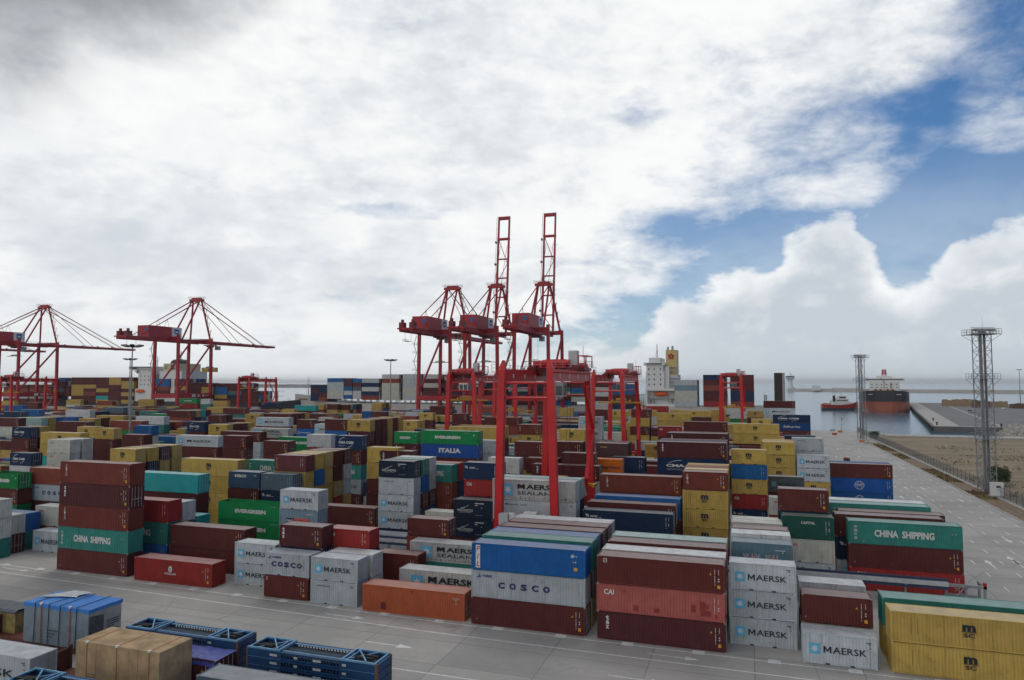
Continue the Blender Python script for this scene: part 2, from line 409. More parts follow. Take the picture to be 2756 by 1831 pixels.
tag(rub.build('rubble', M_rock), 'bank of pale rubble stones along the inlet shore', 'rubble', kind='stuff')
# fenders along the jetty
for i in range(20):
    t = i / 19; x = 98 + 85 * t * .55; y = 457 + 528 * t * .55
    f = MB().box(x - .9, x - .05, y - 1.1, y + 1.1, -2.6, .2)
    tag(f.build('fender', flat('rubber', (.03, .03, .032), .8)), 'black rubber fender on the side wall of the far jetty', 'fender', 'fenders along the jetty wall')
# breakwaters on the skyline
bw = MB()
def breakwater(pts, w, h, zb=-5):
    o = MB(); rr = random.Random(5)
    for a, c in zip(pts, pts[1:]):
        a = Vector((*a, 0)); c = Vector((*c, 0)); n = int((c - a).length / 22) + 1; d = (c - a).normalized(); s = Vector((d.y, -d.x, 0))
        for i in range(n):
            p = a.lerp(c, i / n); q = a.lerp(c, (i + 1) / n); j = rr.uniform(.86, 1.1)
            vs = []
            for u in (p, q):
                for k, z in ((-w, zb), (-w * .35, h * j), (w * .35, h), (w, zb)): vs.append(u + s * k + Vector((0, 0, z)))
            o.add(vs, [(0, 1, 5, 4), (1, 2, 6, 5), (2, 3, 7, 6), (3, 2, 1, 0), (4, 5, 6, 7)])
    return o
tag(breakwater([(118, 2350), (640, 2060), (1500, 1620)], 15, 5.5).build('breakwater', M_rock), 'long pale stone breakwater stretching right from the white control tower', 'breakwater')
tag(breakwater([(-6000, 1700), (-2450, 3150), (-1150, 3400)], 26, 13).build('breakwater', mat('dark_rock', (.20, .20, .20), .9, var=.3, scale=.05)), 'long grey breakwater on the skyline behind the left ships', 'breakwater')

# painted markings
mk = MB()
def strip(x0, x1, y0, y1, z=.006): mk.add([(x0, y0, z), (x1, y0, z), (x1, y1, z), (x0, y1, z)], [(0, 1, 2, 3)])
def sline(x0, x1, y0, y1, w, z=.006, tilt=0.0):
    mk.add([(x0, y0 - w / 2, z), (x1, y1 - w / 2, z), (x1, y1 + w / 2, z), (x0, y0 + w / 2, z)], [(0, 1, 2, 3)])
sline(-140, -30, 73.6, 69.75, .18); sline(-30, 30, 69.75, 69.3, .18)
sline(-140, -30, 71.0, 66.75, .18); sline(-30, 30, 66.75, 66.3, .18)
sline(-140, -30, 58.6, 57.45, .17); sline(-30, 60, 57.45, 57.1, .17)
for i in range(26):
    x = -118 + i * 6.65; y = (73.6 + (x + 140) * (69.75 - 73.6) / 110) if x < -30 else 69.75 - (x + 30) * .0075
    strip(x - .55, x + .55, y - .28, y + .62, .009)
def arrow(x, y, L, ang, w=.16, hw=.42, hl=1.3, z=.009):
    """a thin road arrow that points along ang (0 = +x)"""
    c, s = cos(ang), sin(ang)
    def T(a, b): return (x + a * c - b * s, y + a * s + b * c, z)
    mk.add([T(0, -w / 2), T(L - hl, -w / 2), T(L - hl, w / 2), T(0, w / 2), T(L - hl, -hw), T(L, 0), T(L - hl, hw)], [(0, 1, 2, 3), (4, 5, 6)])
arrow(-97.0, 71.0, 5.2, -.035); arrow(-44.2, 68.3, 4.8, -.03, w=.2, hw=.5); arrow(-36, 62.4, 5.4, -.02, w=.2, hw=.5, hl=1.8)
arrow(-92, 63.6, 5.0, -.03); arrow(-33, 54.9, 5.4, -.02, w=.2, hw=.5); arrow(-9.5, 68.0, 4.8, -.02); arrow(-12, 62, 5, -.02)
for x in (29.3, 33.0, 36.7, 40.4, 44.1):
    for i in range(38):
        y = 60 + i * 6.9 + (x * 7 % 5)
        if x < 33 and y < 66: continue
        strip(x - .08, x + .08, y, y + 2.2)
for i, y in enumerate((112, 114.2, 128, 172, 186, 232, 238, 262, 290)):
    for j, x in enumerate((27.6, 31.3, 35.0, 38.7, 42.4)):
        if (i * 3 + j * 5) % 4 == 0: continue
        arrow(x, y + (j * 1.3) % 4 + (5 if x > 36 else 0), 5.0, pi / 2 if x < 36 else -pi / 2, w=.22, hw=.5, hl=1.9)
tag(mk.build('road_marking', M_line, fix=False), kind='structure')

# ------------------------------------------------------------------ shipping containers
# code: (colour, dirt, run marks, run colour)
RUST = (.16, .075, .035); SOOT = (.05, .045, .04); DUST = (.34, .30, .26)
PAINT = {
 'M': ((.44, .49, .52), .35, .45, (.22, .17, .12)), 'L': ((.44, .46, .46), .5, .7, (.20, .13, .08)), 'l': ((.45, .50, .53), .35, .4, (.22, .17, .12)),
 'm': ((.47, .325, .085), .4, .4, (.18, .11, .04)), 'y': ((.44, .31, .09), .45, .4, (.18, .11, .04)), 'r': ((.105, .026, .024), .3, .25, (.045, .018, .016)),
 't': ((.16, .036, .026), .3, .25, (.06, .02, .016)), 'x': ((.085, .022, .026), .3, .25, (.035, .014, .014)), 'c': ((.30, .028, .028), .25, .25, (.12, .02, .02)),
 'Z': ((.36, .095, .085), .6, .25, (.17, .04, .035)), 'C': ((.36, .40, .43), .4, .5, (.18, .15, .12)), 'k': ((.010, .085, .30), .2, .2, (.01, .04, .12)),
 'b': ((.016, .115, .33), .25, .25, (.02, .05, .12)), 'B': ((.010, .098, .30), .25, .25, (.01, .045, .12)), 'n': ((.012, .030, .075), .25, .2, (.008, .015, .035)),
 'N': ((.010, .022, .048), .2, .2, (.01, .014, .025)), 'e': ((.008, .22, .065), .25, .3, (.01, .09, .035)), 'I': ((.014, .075, .28), .2, .2, (.012, .04, .12)),
 'g': ((.035, .205, .175), .35, .35, (.02, .09, .08)), 'h': ((.03, .35, .36), .3, .3, (.03, .16, .16)), 'o': ((.50, .51, .46), .4, .5, (.24, .18, .12)),
 'O': ((.40, .098, .040), .35, .3, (.20, .05, .025)), 'H': ((.66, .17, .018), .25, .25, (.3, .09, .02)), 'w': ((.52, .54, .55), .4, .5, (.24, .20, .15)),
 'a': ((.010, .030, .085), .2, .2, (.008, .016, .04)), 'S': ((.045, .085, .15), .3, .3, (.03, .04, .06)), 's': ((.085, .125, .165), .4, .4, (.05, .06, .07)),
 'P': ((.20, .29, .36), .35, .4, (.12, .13, .13)), 'W': ((.10, .175, .22), .35, .4, (.06, .08, .09)), 'K': ((.012, .075, .055), .25, .25, (.01, .035, .03)),
 'G': ((.235, .020, .022), .25, .2, (.11, .014, .014)), 'f': ((.115, .025, .022), .25, .2, (.05, .016, .014)), 'q': ((.105, .055, .055), .3, .3, (.05, .03, .03)),
 'u': ((.012, .055, .20), .2, .2, (.01, .03, .09)), 'd': ((.085, .10, .105), .5, .5, (.04, .045, .045)), 'j': ((.016, .12, .38), .25, .2, (.012, .06, .16)),
 'Q': ((.135, .038, .042), .3, .25, (.05, .018, .018)), 'v': ((.085, .035, .050), .3, .2, (.04, .02, .025)), 'p': ((.30, .44, .42), .4, .4, (.16, .18, .15)),
 'F': ((.24, .060, .040), .35, .25, (.11, .03, .022)), 'R': ((.30, .03, .03), .3, .2, (.12, .02, .02)),
}
PNAME = {'M': 'pale_grey', 'L': 'weathered_grey', 'l': 'plain_grey', 'm': 'ochre_yellow', 'y': 'dusty_yellow', 'r': 'maroon', 't': 'red_brown', 'x': 'dark_maroon', 'c': 'signal_red', 'Z': 'faded_red',
 'C': 'cool_grey', 'k': 'royal_blue', 'b': 'mid_blue', 'B': 'deep_blue', 'n': 'navy', 'N': 'blue_black', 'e': 'grass_green', 'I': 'cobalt', 'g': 'sea_green', 'h': 'turquoise', 'o': 'off_white', 'O': 'rust_orange',
 'H': 'bright_orange', 'w': 'dirty_white', 'a': 'midnight_blue', 'S': 'slate_navy', 's': 'slate_blue', 'P': 'haze_blue', 'W': 'steel_blue', 'K': 'bottle_green', 'G': 'crimson', 'f': 'oxide_brown', 'q': 'brown_grey',
 'u': 'ultramarine', 'd': 'smoke_grey', 'j': 'sky_blue', 'Q': 'wine', 'v': 'plum', 'p': 'pale_green', 'F': 'brick', 'R': 'red'}


def paint(c):
    rgb, d, s, sc = PAINT[c]
    return mat(PNAME[c] + '_paint', rgb, .55, var=.10, scale=.8, spec=.2, dirt=min(1, d * 1.1), dirtc=sc, streak=min(1, s * 1.5), rnd=.14)


def roof_paint(c):
    rgb, d, s, sc = PAINT[c]
    k = .26 if max(rgb) < .4 else .18
    rr_ = tuple(a * (1 - k) + b_ * k for a, b_ in zip(rgb, (.50, .47, .44)))
    return mat(PNAME[c] + '_roof_paint', rr_, .45, var=.16, scale=.9, spec=.55, dirt=.55, dirtc=tuple(v * .55 for v in rr_), rnd=.08)


M_bar = mat('galvanised_bar', (.40, .41, .42), .45, .3, var=.15)
M_dark = flat('fitting_and_shade_black', (.018, .018, .02), .8)  # flat black for fittings, and for the shade inside pockets and hawse openings


def wall_points(L, z0, z1):
    """one corrugated long wall as a strip; returns the outline in (along, depth)"""
    n = max(4, round((L - .30) / .278)); p = (L - .30) / n; out = []
    for i in range(n):
        a = .15 + i * p
        out += [(a, .0), (a + p * .28, .0), (a + p * .5, .036), (a + p * .78, .036)]
    out.append((L - .15, .0))
    return out


def container_meshes(L):
    Wd, H = 2.44, 2.6
    w = MB(); pts = wall_points(L, .16, H - .07); n = len(pts); z0, z1 = .15, H - .06
    w.add([(a, .02 + d, z0) for a, d in pts] + [(a, .02 + d, z1) for a, d in pts], [(i, i + 1, n + i + 1, n + i) for i in range(n - 1)])
    w.add([(a, Wd - .02 - d, z0) for a, d in pts] + [(a, Wd - .02 - d, z1) for a, d in pts], [(i + 1, i, n + i, n + i + 1) for i in range(n - 1)])
    ep = wall_points(Wd, 0, 0); n = len(ep)
    w.add([(.02 + d, a, z0) for a, d in ep] + [(.02 + d, a, z1) for a, d in ep], [(i + 1, i, n + i, n + i + 1) for i in range(n - 1)])
    wd = MB(); wd.v, wd.f, wd.k = list(w.v), list(w.f), list(w.k)          # door version stays open at +x
    w.add([(L - .02 - d, a, z0) for a, d in ep] + [(L - .02 - d, a, z1) for a, d in ep], [(i, i + 1, n + i + 1, n + i) for i in range(n - 1)])
    for q in (w, wd): q.add([(.1, .1, .14), (L - .1, .1, .14), (L - .1, Wd - .1, .14), (.1, Wd - .1, .14)], [(3, 2, 1, 0)])
    rf = MB(); n = max(4, round((L - .3) / .21)); p = (L - .3) / n; rp = [(.02, .0)]
    for i in range(n):
        a = .15 + i * p; rp += [(a, .0), (a + p * .3, .022), (a + p * .65, .022), (a + p * .9, .0)]
    rp.append((L - .02, .0)); m_ = len(rp)
    rf.add([(a, .06, H - .045 + d) for a, d in rp] + [(a, Wd - .06, H - .045 + d) for a, d in rp], [(i, i + 1, m_ + i + 1, m_ + i) for i in range(m_ - 1)])
    fr = MB()
    for x in (0, L - .15):
        for y in (0, Wd - .15): fr.box(x, x + .15, y, y + .15, .119, H - .121)
    for y in (0, Wd - .06): fr.box(.15, L - .15, y, y + .06, H - .075, H - .012)
    for y in (.008, Wd - .068): fr.box(.15, L - .15, y, y + .06, .03, .16)
    for x in (0, L - .12):
        fr.box(x, x + .12, .15, Wd - .15, H - .12, H - .014); fr.box(x, x + .12, .15, Wd - .15, .03, .16)
    ca = MB()
    for x in (-.004, L - .174):
        for y in (-.004, Wd - .158):
            for z in (0, H - .12): ca.box(x, x + .178, y, y + .162, z, z + .118)
    pk = MB()
    if L < 8:
        for x in (L / 2 - 1.2, L / 2 + .84): pk.box(x, x + .36, .0, .03, .04, .15)
    dr = MB(); hw = (Wd - .34) / 2
    dr.box(L - .075, L - .03, .16, .16 + hw, .17, H - .13)
    for y in (.16 + hw * .28, .16 + hw * .74):
        dr.tube((L - .01, y, .14), (L - .01, y, H - .1), .028, n=6, k=1); dr.box(L - .03, L + .02, y - .02, y + .26, 1.02, 1.09, 1)
    for z in (.5, 1.25, 2.0): dr.box(L - .03, L - .018, .165, .15 + hw, z, z + .05)
    d2 = MB()
    d2.v = [(a, Wd - c, e) for a, c, e in dr.v]; d2.f = [tuple(reversed(q)) for q in dr.f]; d2.k = list(dr.k)
    return dict(wall=w, walld=wd, roof=rf, frame=fr, cast=ca, pocket=pk, door=dr, door2=d2)


CM = {}
for L in (6.06, 12.19):
    for k_, q in container_meshes(L).items():
        if not q.v: continue
        CM[L, k_] = q.mesh({'wall': 'container_wall', 'walld': 'container_wall', 'roof': 'roof', 'frame': 'frame', 'cast': 'corner_casting', 'pocket': 'fork_pocket', 'door': 'door', 'door2': 'door'}[k_], [M_dark] * 1 if k_ == 'pocket' else [paint('r'), M_bar])
INK = {}


def ink(n, c, r=.5):
    if n not in INK: INK[n] = flat('ink_' + n, c, r)
    return INK[n]


K_WHITE, K_BLACK, K_BLUE, K_STAR, K_RED, K_YEL, K_NAVY, K_CORAL, K_GOLD, K_FADE = range(10)
INKS = [ink('white', (.62, .62, .61)), ink('black', (.018, .022, .03)), ink('blue', (.012, .035, .17)), ink('pale_blue', (.10, .42, .66)), ink('red', (.45, .02, .025)), ink('amber', (.62, .34, .03)),
        ink('navy', (.012, .025, .10)), ink('coral', (.60, .11, .075)), ink('gold', (.55, .42, .18)), ink('faded_white', (.40, .42, .42))]


def small_marks(t, L, k=K_WHITE, sticker=True, seed=0):
    """number lines, warning triangle and sticker near the right end"""
    r = random.Random(seed)
    z = 2.12
    for i in range(11):
        h = r.uniform(.055, .10); t.rect(L - .98, L - .92, z - h, z, k); z -= h + .035
        if i in (3, 9): z -= .10
    z = 2.12
    for i in range(5):
        t.rect(L - .62, L - .57, z - .07, z, k); z -= .10
    for q in (1.32, 1.12): t.rect(L - .66, L - .54, q - .10, q, k)
    if sticker:
        t.rect(L - .72, L - .46, .42, .72, K_YEL); t.poly([(L - 1.45, 1.62), (L - 1.23, 1.62), (L - 1.34, 1.82)], K_YEL)


def lettering(c, L):
    t = TX(); H = 2.6; f = L
    if c == 'M':
        a = .9 if L < 8 else 1.25; x0 = .085 * L if L < 8 else .07 * L
        t.rect(x0, x0 + a, 1.30 - a / 2, 1.30 + a / 2, K_STAR); t.star(x0 + a / 2, 1.30, a * .40, K_WHITE)
        t.text('MAERSK', .28 * L if L < 8 else .27 * L, .86 * L, 1.02, 1.58, K_BLACK, bold=.010)
        t.rect(L - .9, L - .5, 2.18, 2.24, K_BLACK); t.rect(L - .75, L - .5, 2.05, 2.11, K_BLACK); t.rect(L - .62, L - .52, 1.7, 1.78, K_BLACK)
    elif c == 'L':
        t.rect(.13 * L, .13 * L + 1.5, .55, 2.05, K_STAR); t.star(.13 * L + .75, 1.30, .62, K_WHITE)
        t.text('MAERSK', .31 * L, .80 * L, 1.42, 2.06, K_BLACK, bold=.03); t.text('SEALAND', .31 * L, .80 * L, .72, 1.16, K_BLACK, bold=.008)
        r = random.Random(4)
        for i in range(40):
            x = r.uniform(.1 * L, .95 * L); t.rect(x, x + r.uniform(.03, .09), .18, .18 + r.uniform(.08, .40), 10)
    elif c == 'l':
        t.star(.11 * L, 2.02, .10, K_STAR, 0); t.text('MAERSK LINE', .15 * L, .42 * L, 1.94, 2.10, K_BLACK, bold=.01)
        t.rect(L - .9, L - .5, 2.18, 2.24, K_BLACK); t.rect(L - .75, L - .5, 2.05, 2.11, K_BLACK)
    elif c == 'd':
        t.rect(.09 * L, .09 * L + .8, .9, 1.7, 11); t.text('MAERSK', .28 * L, .80 * L, 1.05, 1.55, K_BLACK, bold=.02)
    elif c == 'm':
        cx = .49 * L; s = 1.0
        t.text('m', cx - .50, cx + .50, 1.42, 1.98, K_BLACK, bold=.055); t.rect(cx - .62, cx + .62, 1.36, 1.405, K_BLACK)
        t.text('SC', cx - .42, cx + .42, .93, 1.28, K_BLACK, bold=.035)
        for x in (.13 * L, .17 * L):
            z = 2.1
            for i in range(9): t.rect(x, x + .04, z - .09, z, K_BLACK); z -= .15
        t.rect(.84 * L, .84 * L + .03, 1.5, 2.0, K_BLACK)
    elif c == 't':
        [t.text(ch, .085 * L, .085 * L + .26, 2.04 - .235 * i, 2.23 - .235 * i, K_WHITE, bold=.02) for i, ch in enumerate('TRITON')]; small_marks(t, L)
    elif c == 'x':
        [t.text(ch, .07 * L, .07 * L + .34, 1.86 - .42 * i, 2.28 - .42 * i - (.0 if ch == 't' else .06), K_WHITE, bold=.035) for i, ch in enumerate('tex')]; small_marks(t, L, seed=2)
        y = t.Y
    elif c in 'cZ':
        t.text('CAI', .06 * L if L > 8 else .07 * L, (.06 * L + 1.0) if L > 8 else .07 * L + .82, 1.62, 2.12, K_WHITE, bold=.03, shear=0); small_marks(t, L, sticker=False, seed=3)
        if c == 'Z':
            for x, z, w, h in ((.30, .32, .45, .5), (.46, .35, .5, .4), (.745, .75, .40, .62), (.81, 1.0, .55, .72), (.82, .45, .9, .5), (.86, 1.15, .22, .35), (.925, .35, .2, .3)):
                t.rect(x * L, x * L + w, z, z + h, 12)
    elif c == 'C':
        w = .115 * L if L < 8 else .062 * L
        for i, ch in enumerate('COSCO'):
            x = (.15 + .145 * i) * L if L < 8 else (.245 + .099 * i) * L
            t.text(ch, x, x + (w if L < 8 else w * .95), 1.02, 1.62, K_NAVY, bold=.045)
        t.text('中远集团', .17 * L if L < 8 else .10 * L, .37 * L if L < 8 else .185 * L, 1.98, 2.22, K_BLUE, bold=.02)
        x = .06 * L if L < 8 else .045 * L
        t.poly([(x, 2.0), (x + .62, 2.0), (x + .5, 1.92), (x + .1, 1.92)], K_BLUE); t.rect(x + .29, x + .34, 2.0, 2.32, K_BLUE); t.poly([(x + .36, 2.06), (x + .5, 2.06), (x + .36, 2.26)], K_BLUE)
        t.poly([(L - 1.45, 1.62), (L - 1.23, 1.62), (L - 1.34, 1.82)], K_YEL)
        z = 2.1
        for i in range(9): t.rect(L - .75, L - .71, z - .09, z, K_BLACK); z -= .14
    elif c == 'k':
        cx = .50 * L; t.ring(cx, 1.3, .88, .78, .07, K_WHITE); t.ring(cx, 1.3, .45, .78, .06, K_WHITE)
        t.rect(cx - .98, cx + .98, 1.12, 1.58, 13, .002)
        t.text('COSCO', cx - .98, cx + .98, 1.30, 1.58, K_WHITE, bold=.04, lift=.006); t.text('SHIPPING', cx - .95, cx + .95, 1.10, 1.24, K_WHITE, bold=.01, lift=.006)
        t.text('中远海运', .05 * L, .05 * L + .2, .95, 2.1, K_WHITE, turn=True); small_marks(t, L, sticker=False)
    elif c == 'B':
        t.rect(.038 * L, .078 * L, .22, 2.40, K_WHITE)
        for i, ch in enumerate('PIL'):
            t.text(ch, .042 * L + (.10 if ch == 'I' else 0), .074 * L - (.10 if ch == 'I' else 0), 1.80 - .72 * i, 2.30 - .72 * i, K_RED, bold=.01, shear=.25, lift=.006)
        t.rect(.88 * L, .905 * L, 2.1, 2.16, K_WHITE); t.rect(.878 * L, .915 * L, 1.98, 2.05, K_WHITE); t.rect(.878 * L, .90 * L, 1.88, 1.95, K_WHITE); t.rect(.922 * L, .93 * L, 1.96, 2.04, K_WHITE)
        t.poly([(.89 * L, 1.42), (.905 * L, 1.42), (.8975 * L, 1.58)], K_YEL); t.rect(.912 * L, .922 * L, 1.42, 1.54, K_WHITE)
        t.rect(.902 * L, .932 * L, .66, .98, K_YEL)
    elif c == 'n':
        for i in range(4): t.rect(.03 * L + .05 * i, .03 * L + .42 + .05 * i, 1.98 - .10 * i, 2.04 - .10 * i, K_WHITE)
        t.text('NYK', .085 * L if L > 8 else .16 * L, .085 * L + (1.1 if L > 8 else 0) if L > 8 else .32 * L, 1.62, 1.90, K_WHITE, bold=.03, shear=.3); t.rect(.18 * L if L > 8 else .33 * L, .215 * L if L > 8 else .41 * L, 1.62, 1.66, K_WHITE); small_marks(t, L, sticker=False)
    elif c == 'N':
        t.text('NYK LOGISTICS', .10 * L, .50 * L, .98, 1.28, K_WHITE, bold=.016); t.text('& MEGACARRIER', .14 * L, .46 * L, .80, .92, K_FADE, bold=.0)
        for i in range(4): t.poly([(.16 * L, 1.32 + .05 * i), (.27 * L + .1 * i, 1.40 + .10 * i), (.42 * L - .10 * i, 1.95 - .11 * i), (.28 * L + .1 * i, 1.55 + .05 * i)], K_WHITE if i % 2 == 0 else 14, .003 * i)
        t.rect(.55 * L, .78 * L, 2.08, 2.18, K_WHITE); t.rect(.55 * L, .62 * L, 1.82, 1.90, K_WHITE); t.rect(.71 * L, .73 * L, 1.5, 1.62, K_WHITE); t.rect(.57 * L, .75 * L, .5, .53, K_FADE)
    elif c == 'e':
        a, b_ = (.25, .69)
        t.text('EVERGREEN', a * L, b_ * L, 1.05, 1.62, K_WHITE, bold=.055); t.rect(.915 * L, .935 * L, 1.7, 1.95, K_WHITE); t.rect(.76 * L, .84 * L, 2.2, 2.25, K_FADE)
    elif c == 'I':
        t.text('ITALIA', .32 * L, .70 * L, .95, 1.85, K_WHITE, bold=.05)
    elif c == 'g':
        t.text('CHINA  SHIPPING', .235 * L, .76 * L, .92, 1.72, K_WHITE, bold=.04)
        for i, ch in enumerate('中国海运'): t.text(ch, .05 * L, .05 * L + .36, 1.78 - .42 * i, 2.10 - .42 * i, K_WHITE, bold=.01)
        t.rect(.13 * L, .14 * L, .28, .36, K_WHITE); t.poly([(.905 * L, 1.62), (.92 * L, 1.62), (.9125 * L, 1.76)], K_YEL); t.rect(.94 * L, .948 * L, 1.62, 1.74, K_FADE)
    elif c == 'o':
        t.text('OOCL', .13 * L, .30 * L, 1.82, 2.06, K_RED, bold=.04); t.rect(.28 * L, .42 * L, .42, .78, K_FADE)
    elif c == 'O':
        t.rect(.885 * L, .955 * L, 2.02, 2.07, K_FADE); t.rect(.91 * L, .93 * L, 1.86, 1.92, K_FADE); t.poly([(.92 * L, 1.50), (.926 * L, 1.64), (.914 * L, 1.64)], K_WHITE)
        t.rect(.185 * L, .232 * L, .32, 1.0, 15); t.rect(.49 * L, .50 * L, 2.1, 2.4, 15)
    elif c == 'H':
        t.text('Hapag-Lloyd', .22 * L, .92 * L, .92, 1.50, K_NAVY, bold=.02); t.rect(.06 * L, .16 * L, .98, 1.55, K_NAVY)
    elif c == 'a':
        t.text('CMA CGM', .13 * L, .69 * L, 1.15, 1.62, K_WHITE, bold=.045); t.ring(.40 * L, 1.38, .26 * L, .95, .08, K_WHITE, 1.75, 2.75, 12); t.ring(.42 * L, 1.38, .26 * L, .95, .08, K_WHITE, -1.3, -.35, 12)
        t.rect(.14 * L, .38 * L, .82, .86, K_FADE); t.rect(.14 * L, .36 * L, .70, .74, K_FADE)
    elif c == 'S':
        t.text('seaco', .20 * L, .58 * L, 1.72, 2.18, K_WHITE, bold=.03); t.rect(.10 * L, .17 * L, 1.9, 2.0, 16); t.rect(.82 * L, .90 * L, 2.0, 2.12, K_FADE)
    elif c == 's':
        t.rect(.13 * L, .23 * L, 1.98, 2.05, K_FADE); small_marks(t, L, K_FADE, False)
    elif c == 'P':
        t.rect(.18 * L, .385 * L, .70, 1.45, K_NAVY); t.text('P&O', .20 * L, .365 * L, .86, 1.26, K_WHITE, bold=.02, lift=.006)
        t.rect(.385 * L, .78 * L, .70, 1.45, K_CORAL); t.text('Nedlloyd', .40 * L, .765 * L, .84, 1.28, K_RED, bold=.03, lift=.006); t.rect(.72 * L, .88 * L, 2.0, 2.08, K_WHITE)
    elif c == 'W':
        for w_, a, b_ in (('W', .19, .30), ('A', .295, .385), ('N', .38, .475), ('H', .55, .64), ('A', .635, .725), ('I', .735, .76)):
            t.text(w_, a * L, b_ * L, .98, 1.52, K_WHITE, bold=.07, shear=.12); t.text(w_, (a + .006) * L, (b_ - .006) * L, 1.02, 1.48, K_RED if w_ == 'A' else K_NAVY, bold=.0, shear=.12, lift=.006)
        t.rect(.72 * L, .88 * L, 1.96, 2.02, K_WHITE); t.rect(.83 * L, .85 * L, 1.75, 1.83, K_WHITE)
    elif c == 'K':
        t.text('CAPITAL', .37 * L, .64 * L, 1.72, 2.02, K_WHITE, bold=.02); small_marks(t, L, sticker=False)
    elif c == 'G':
        cx = .475 * L; t.ring(cx, 1.62, .30, .33, .3, K_WHITE); t.ring(cx, 1.60, .14, .17, .07, K_NAVY, lift=.004); t.text('MAGELLAN', .405 * L, .545 * L, .98, 1.22, K_WHITE, bold=.015); small_marks(t, L)
    elif c == 'f':
        t.rect(.052 * L, .082 * L, 2.0, 2.38, K_WHITE); t.rect(.056 * L, .078 * L, 2.04, 2.34, K_NAVY, .004); t.poly([(.058 * L, 2.06), (.064 * L, 2.06), (.076 * L, 2.32), (.066 * L, 2.30)], K_YEL, .008); small_marks(t, L)
    elif c == 'q':
        t.text('Textainer', .13 * L, .36 * L, 1.78, 2.05, K_GOLD, bold=.02)
    elif c == 'u':
        t.text('Safmarine', .26 * L, .72 * L, .9, 1.75, K_WHITE, bold=.005, shear=.35)
    elif c == 'j':
        t.ring(.14 * L, 1.4, .38, .38, .09, K_WHITE); t.text('HANJIN', .22 * L, .80 * L, 1.22, 1.60, K_WHITE, bold=.03)
    elif c == 'Q':
        for i, ch in enumerate('GOLD'): t.text(ch, .06 * L, .06 * L + .26, .42 + .46 * i, .80 + .46 * i, K_GOLD, bold=.0)
        small_marks(t, L, sticker=False)
    elif c in 'rFv':
        small_marks(t, L, sticker=(c == 'r'), seed=5); t.rect(.05 * L, .05 * L + .08, .5, .62, K_FADE)
    elif c in 'b':
        small_marks(t, L, K_FADE, False)
    if not t.v: return None
    extra = [flat('rust_run', (.17, .08, .035)), flat('faded_star', (.12, .22, .27)), flat('repaint_red', (.25, .035, .035)), paint('k'), paint('N'), flat('repaint_brown', (.13, .022, .02)), flat('dull_red', (.20, .05, .06))]
    used = sorted(set(t.k)); allm = INKS + extra
    mp = {o: i for i, o in enumerate(used)}; t.k = [mp[i] for i in t.k]
    return t.mesh('lettering', [allm[o] for o in used])


LET = {}


def child(par, name, me, m=None, **tags):
    o = bpy.data.objects.new(name, me); COL.objects.link(o); o.parent = par
    if m is not None:
        o.material_slots[0].link = 'OBJECT'; o.material_slots[0].material = m
    return tag(o, **tags)


def container(c, L, h, x, y, z, label, group, door=False, open_top=False, rz=0.0):
    """the corrugated walls are the thing itself; roof, frame, castings, doors and lettering are its parts"""
    o = bpy.data.objects.new('shipping_container', CM[L, 'walld' if door else 'wall']); COL.objects.link(o)
    o.location = (x, y, z); o.scale = (1, 1, h / 2.6); o.rotation_euler = (0, 0, rz); tag(o, label, 'container', group)
    o.material_slots[0].link = 'OBJECT'; o.material_slots[0].material = paint(c)
    if not open_top: child(o, 'roof', CM[L, 'roof'], roof_paint(c))
    child(o, 'frame', CM[L, 'frame'], paint(c)); child(o, 'corner_casting', CM[L, 'cast'], roof_paint(c))
    if L < 8: child(o, 'fork_pocket', CM[L, 'pocket'])
    if door: child(o, 'door', CM[L, 'door'], paint(c)); child(o, 'door', CM[L, 'door2'], paint(c))
    if (c, L) not in LET: LET[c, L] = lettering(c, L)
    if LET[c, L]: child(o, 'lettering', LET[c, L])
    return o


